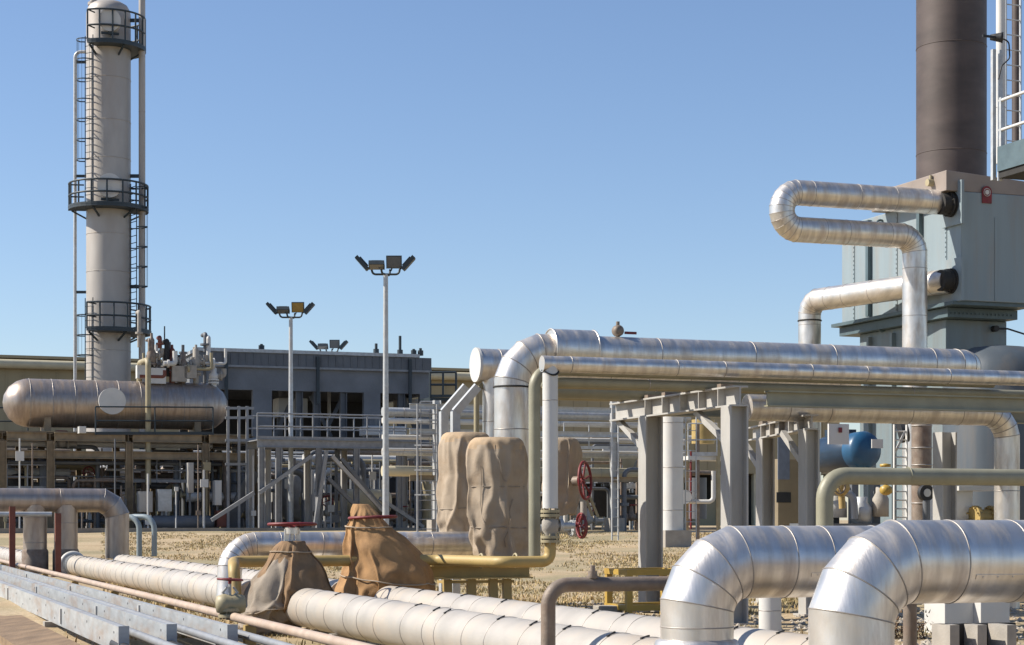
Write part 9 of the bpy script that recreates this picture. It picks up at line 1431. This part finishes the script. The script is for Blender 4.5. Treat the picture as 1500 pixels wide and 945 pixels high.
for i in range(14):
    px = 640+i*27; q = PT(px, 720, ST-1.4); m = MB(); m.tube([zat(q, .75), zat(q, zb0+rr.uniform(-.3, 2)), zat(q, zb0)+V*1.3], .11, 10, bend=.3); tag(m.build('downpipe', M['galv']), 'pale downpipe on the front of the long tan shed', 'downpipe', 'downpipes on the tan shed')
# ------------------------------------------------------------------ galvanised pipe bridge in the middle distance
b = thing('pipe_bridge', 'far galvanised pipe bridge across the gap left of the grey rack', 'pipe bridge', zat(P(810, 775, 72), .7))
t_ = 66.0
for py, r, mt in ((603, .16, 'galv'), (616, .11, 'white'), (640, .09, 'white'), (662, .14, 'galv'), (690, .2, 'shed_trim'), (658, .05, 'white')):
    a_, c_ = PT(560, py, t_+(py % 7)*.15), PT(1010, py, t_+(py % 7)*.15); c_.z = a_.z; m = MB(); m.tube([a_, c_], r, 14, seams=2.5, sr=.01); m.build('pipe', [M[mt], M['seam']], b)
for px in (640, 772, 900, 990):
    for dt in (0, 1.6): m = MB(); q = PT(px, 775, t_-.5+dt); m.hbeam(zat(q, gz(q.y)), zat(q, PT(px, 588, t_).z), .26, .26, .03, U); m.build('column', M['galv'], b)
    m = MB(); q = PT(px, 775, t_-.5); m.box(zat(q, gz(q.y)+.2), .3, .3, .3); m.build('foot', M['concrete'], b)
for py in (595, 632, 700):
    m = MB(); a_, c_ = PT(600, py, t_-.6), PT(1005, py, t_-.6); c_.z = a_.z; m.hbeam(a_, c_, .14, .2, .02); m.build('beam', M['galv' if py < 650 else 'brown'], b)
m = MB(); rails(m, [PT(826, 658, t_-.4), PT(935, 658, t_-.4)], 1.0, .025, 1.0); m.build('railing', M['galv'], b)
b = thing('tall_ladder', 'galvanised ladder on the far pipe bridge column', 'ladder', zat(P(901, 775, 60), .5))
q = P(901, 775, 60); m = MB(); ladder(m, zat(q, .45), zat(q, P(901, 580, 60).z), U, .22, .03, .3); m.build('ladder', M['galv'], b)
b = thing('machine', 'dark compressor machine in the shade below the far pipe bridge', 'machine', zat(P(880, 770, 76), .7))
for px, py, w, hh, mt in ((870, 735, 20, 22, 'dark'), (915, 740, 22, 18, 'dark'), (880, 700, 14, 8, 'bldg'), (910, 712, 18, 4, 'galv')): m = MB(); m.box(P(px, py, 76), w*.028, .6, hh*.028); m.build('housing', M[mt], b)
m = MB(); m.box(P(912, 665-4, 78), .9, .04, .08); m.build('white_label_strip', M['white'], b)
b = thing('railed_platform', 'dark railed platform at the right end of the dark grey building', 'platform', P(650, 585, 82))
a_, c_ = P(630, 582, 82), P(668, 582, 82); m = MB(); rails(m, [a_, c_], 1.1, .05, .6); m.gbox(st(a_)[0], st(c_)[0], st(a_)[1], st(a_)[1]+1.5, a_.z-.15, a_.z); m.build('railing', M['navy'], b)
for px in (634, 664): m = MB(); q = P(px, 582, 82); m.bar(zat(q, .7), zat(q, a_.z-.15), .14, .14); m.build('leg', M['navy'], b)
m = MB(); m.box(PT(750, 777, 60), 4, .5, .1, (U, V, Z)); 
LG = {'white': 'white upright pipe standing below the far pipe bridge', 'rust': 'rusty upright pipe standing below the far pipe bridge', 'bldg': 'dark grey upright pipe standing below the far pipe bridge', 'galv': 'pale grey upright pipe standing below the far pipe bridge'}
for i in range(34):
    px = rr.uniform(815, 1000); t = 64+rr.uniform(1, 12); q = PT(px, 700, t); k = rr.choice(list(LG)); r = rr.choice([.04, .06, .09]); top = rr.uniform(1.8, 4.6); m = MB()
    m.tube([zat(q, .5), zat(q, top), zat(q, top)+rr.choice([U, -U])*rr.uniform(.6, 2.5)], r, 10, bend=r*3, seg=4)
    if rr.random() < .5: flange(m, zat(q, rr.uniform(1.1, 2)), Z, r*2, .12, 0)
    tag(m.build('process_pipe', M[k]), LG[k], 'pipe', LG[k].replace('upright pipe', 'upright pipes'))
for i, (px, py, t) in enumerate(((862, 752, 65), (925, 748, 66), (350, 745, 74), (90, 640, 75), (130, 700, 76), (255, 715, 75), (480, 742, 73), (590, 750, 73))):
    q = PT(px, py, t); bb = thing('gate_valve', ['red wheeled gate valve below the far pipe bridge, left of the ladder', 'red wheeled gate valve below the far pipe bridge, right of the ladder', 'red wheeled gate valve beside the stair tower', 'red wheeled gate valve on the deck under the vessel left end', 'red wheeled gate valve under the brown frame at left', 'red wheeled gate valve near the two grey instrument boxes', 'red wheeled gate valve between the middle walkway legs', 'red wheeled gate valve near the walkway right end'][i], 'valve', q-Z*.4, 'small gate valves in the plant')
    m = MB(); m.lathe(q-Z*.4, Z, [(.1, 0), (.2, .08), (.2, .2), (.09, .3), (.06, .55), (.04, .6)], 14); flange(m, q-U*.25-Z*.28, U, .2, .06, 0); flange(m, q+U*.25-Z*.28, U, .2, .06, 0); m.cyl(q-U*.6-Z*.28, q+U*.6-Z*.28, .1, 12); m.build('body', M[['concrete', 'rust', 'tan'][i % 3]], bb)
    handwheel(q+Z*.22, Z if i % 2 else -V, .22, .025, 4).build('handwheel', M['red'], bb)
# low kerb line in front of the plant paving
m = MB(); m.gbox(-20, 36, 70.7, 70.99, .5, .80); struct('kerb', m, M['path'])

# ------------------------------------------------------------------ camera, light
cam = bpy.data.cameras.new('camera'); co = bpy.data.objects.new('camera', cam); col.objects.link(co); scene.camera = co
co.location = (0, 0, CH); co.rotation_euler = (R(90), 0, 0)
cam.sensor_width = 36; cam.lens = F/1500*36; cam.shift_y = (HZ-472.5)/1500; cam.clip_end = 9000; cam.clip_start = .1
EL = 41.0; AZ = -2.0    # sun at the left, a touch towards the camera
sd_ = Vector((-math.cos(R(EL))*math.cos(R(AZ)), -math.cos(R(EL))*math.sin(R(AZ)), math.sin(R(EL))))
sl_ = bpy.data.lights.new('sun', 'SUN'); sl_.energy = 5.0; sl_.angle = R(.5); sl_.color = (1, .93, .82)
so = bpy.data.objects.new('sun', sl_); col.objects.link(so); so.rotation_euler = (-sd_).to_track_quat('-Z', 'Y').to_euler(); so.location = (-30, 0, 40)
wd = bpy.data.worlds.new('World'); scene.world = wd; wd.use_nodes = True; nt = wd.node_tree
sk = nt.nodes.new('ShaderNodeTexSky'); sk.sky_type = 'NISHITA'; sk.sun_disc = False; sk.sun_elevation = R(EL); sk.sun_rotation = math.atan2(sd_.x, sd_.y)
sk.air_density = 1.0; sk.dust_density = .25; sk.ozone_density = 4; sk.altitude = 0
tn = nt.nodes.new('ShaderNodeMix'); tn.data_type = 'RGBA'; tn.blend_type = 'MULTIPLY'; tn.inputs[0].default_value = 1; tn.inputs[7].default_value = (1.04, 1.0, 1.03, 1)
nt.links.new(sk.outputs[0], tn.inputs[6]); nt.links.new(tn.outputs[2], nt.nodes['Background'].inputs[0]); nt.nodes['Background'].inputs[1].default_value = .09
vs_ = scene.view_settings; vs_.view_transform = 'Standard'; vs_.look = 'None'; vs_.exposure = .62; vs_.gamma = 1
for o in bpy.data.objects:
    if '_w' in o: del o['_w']
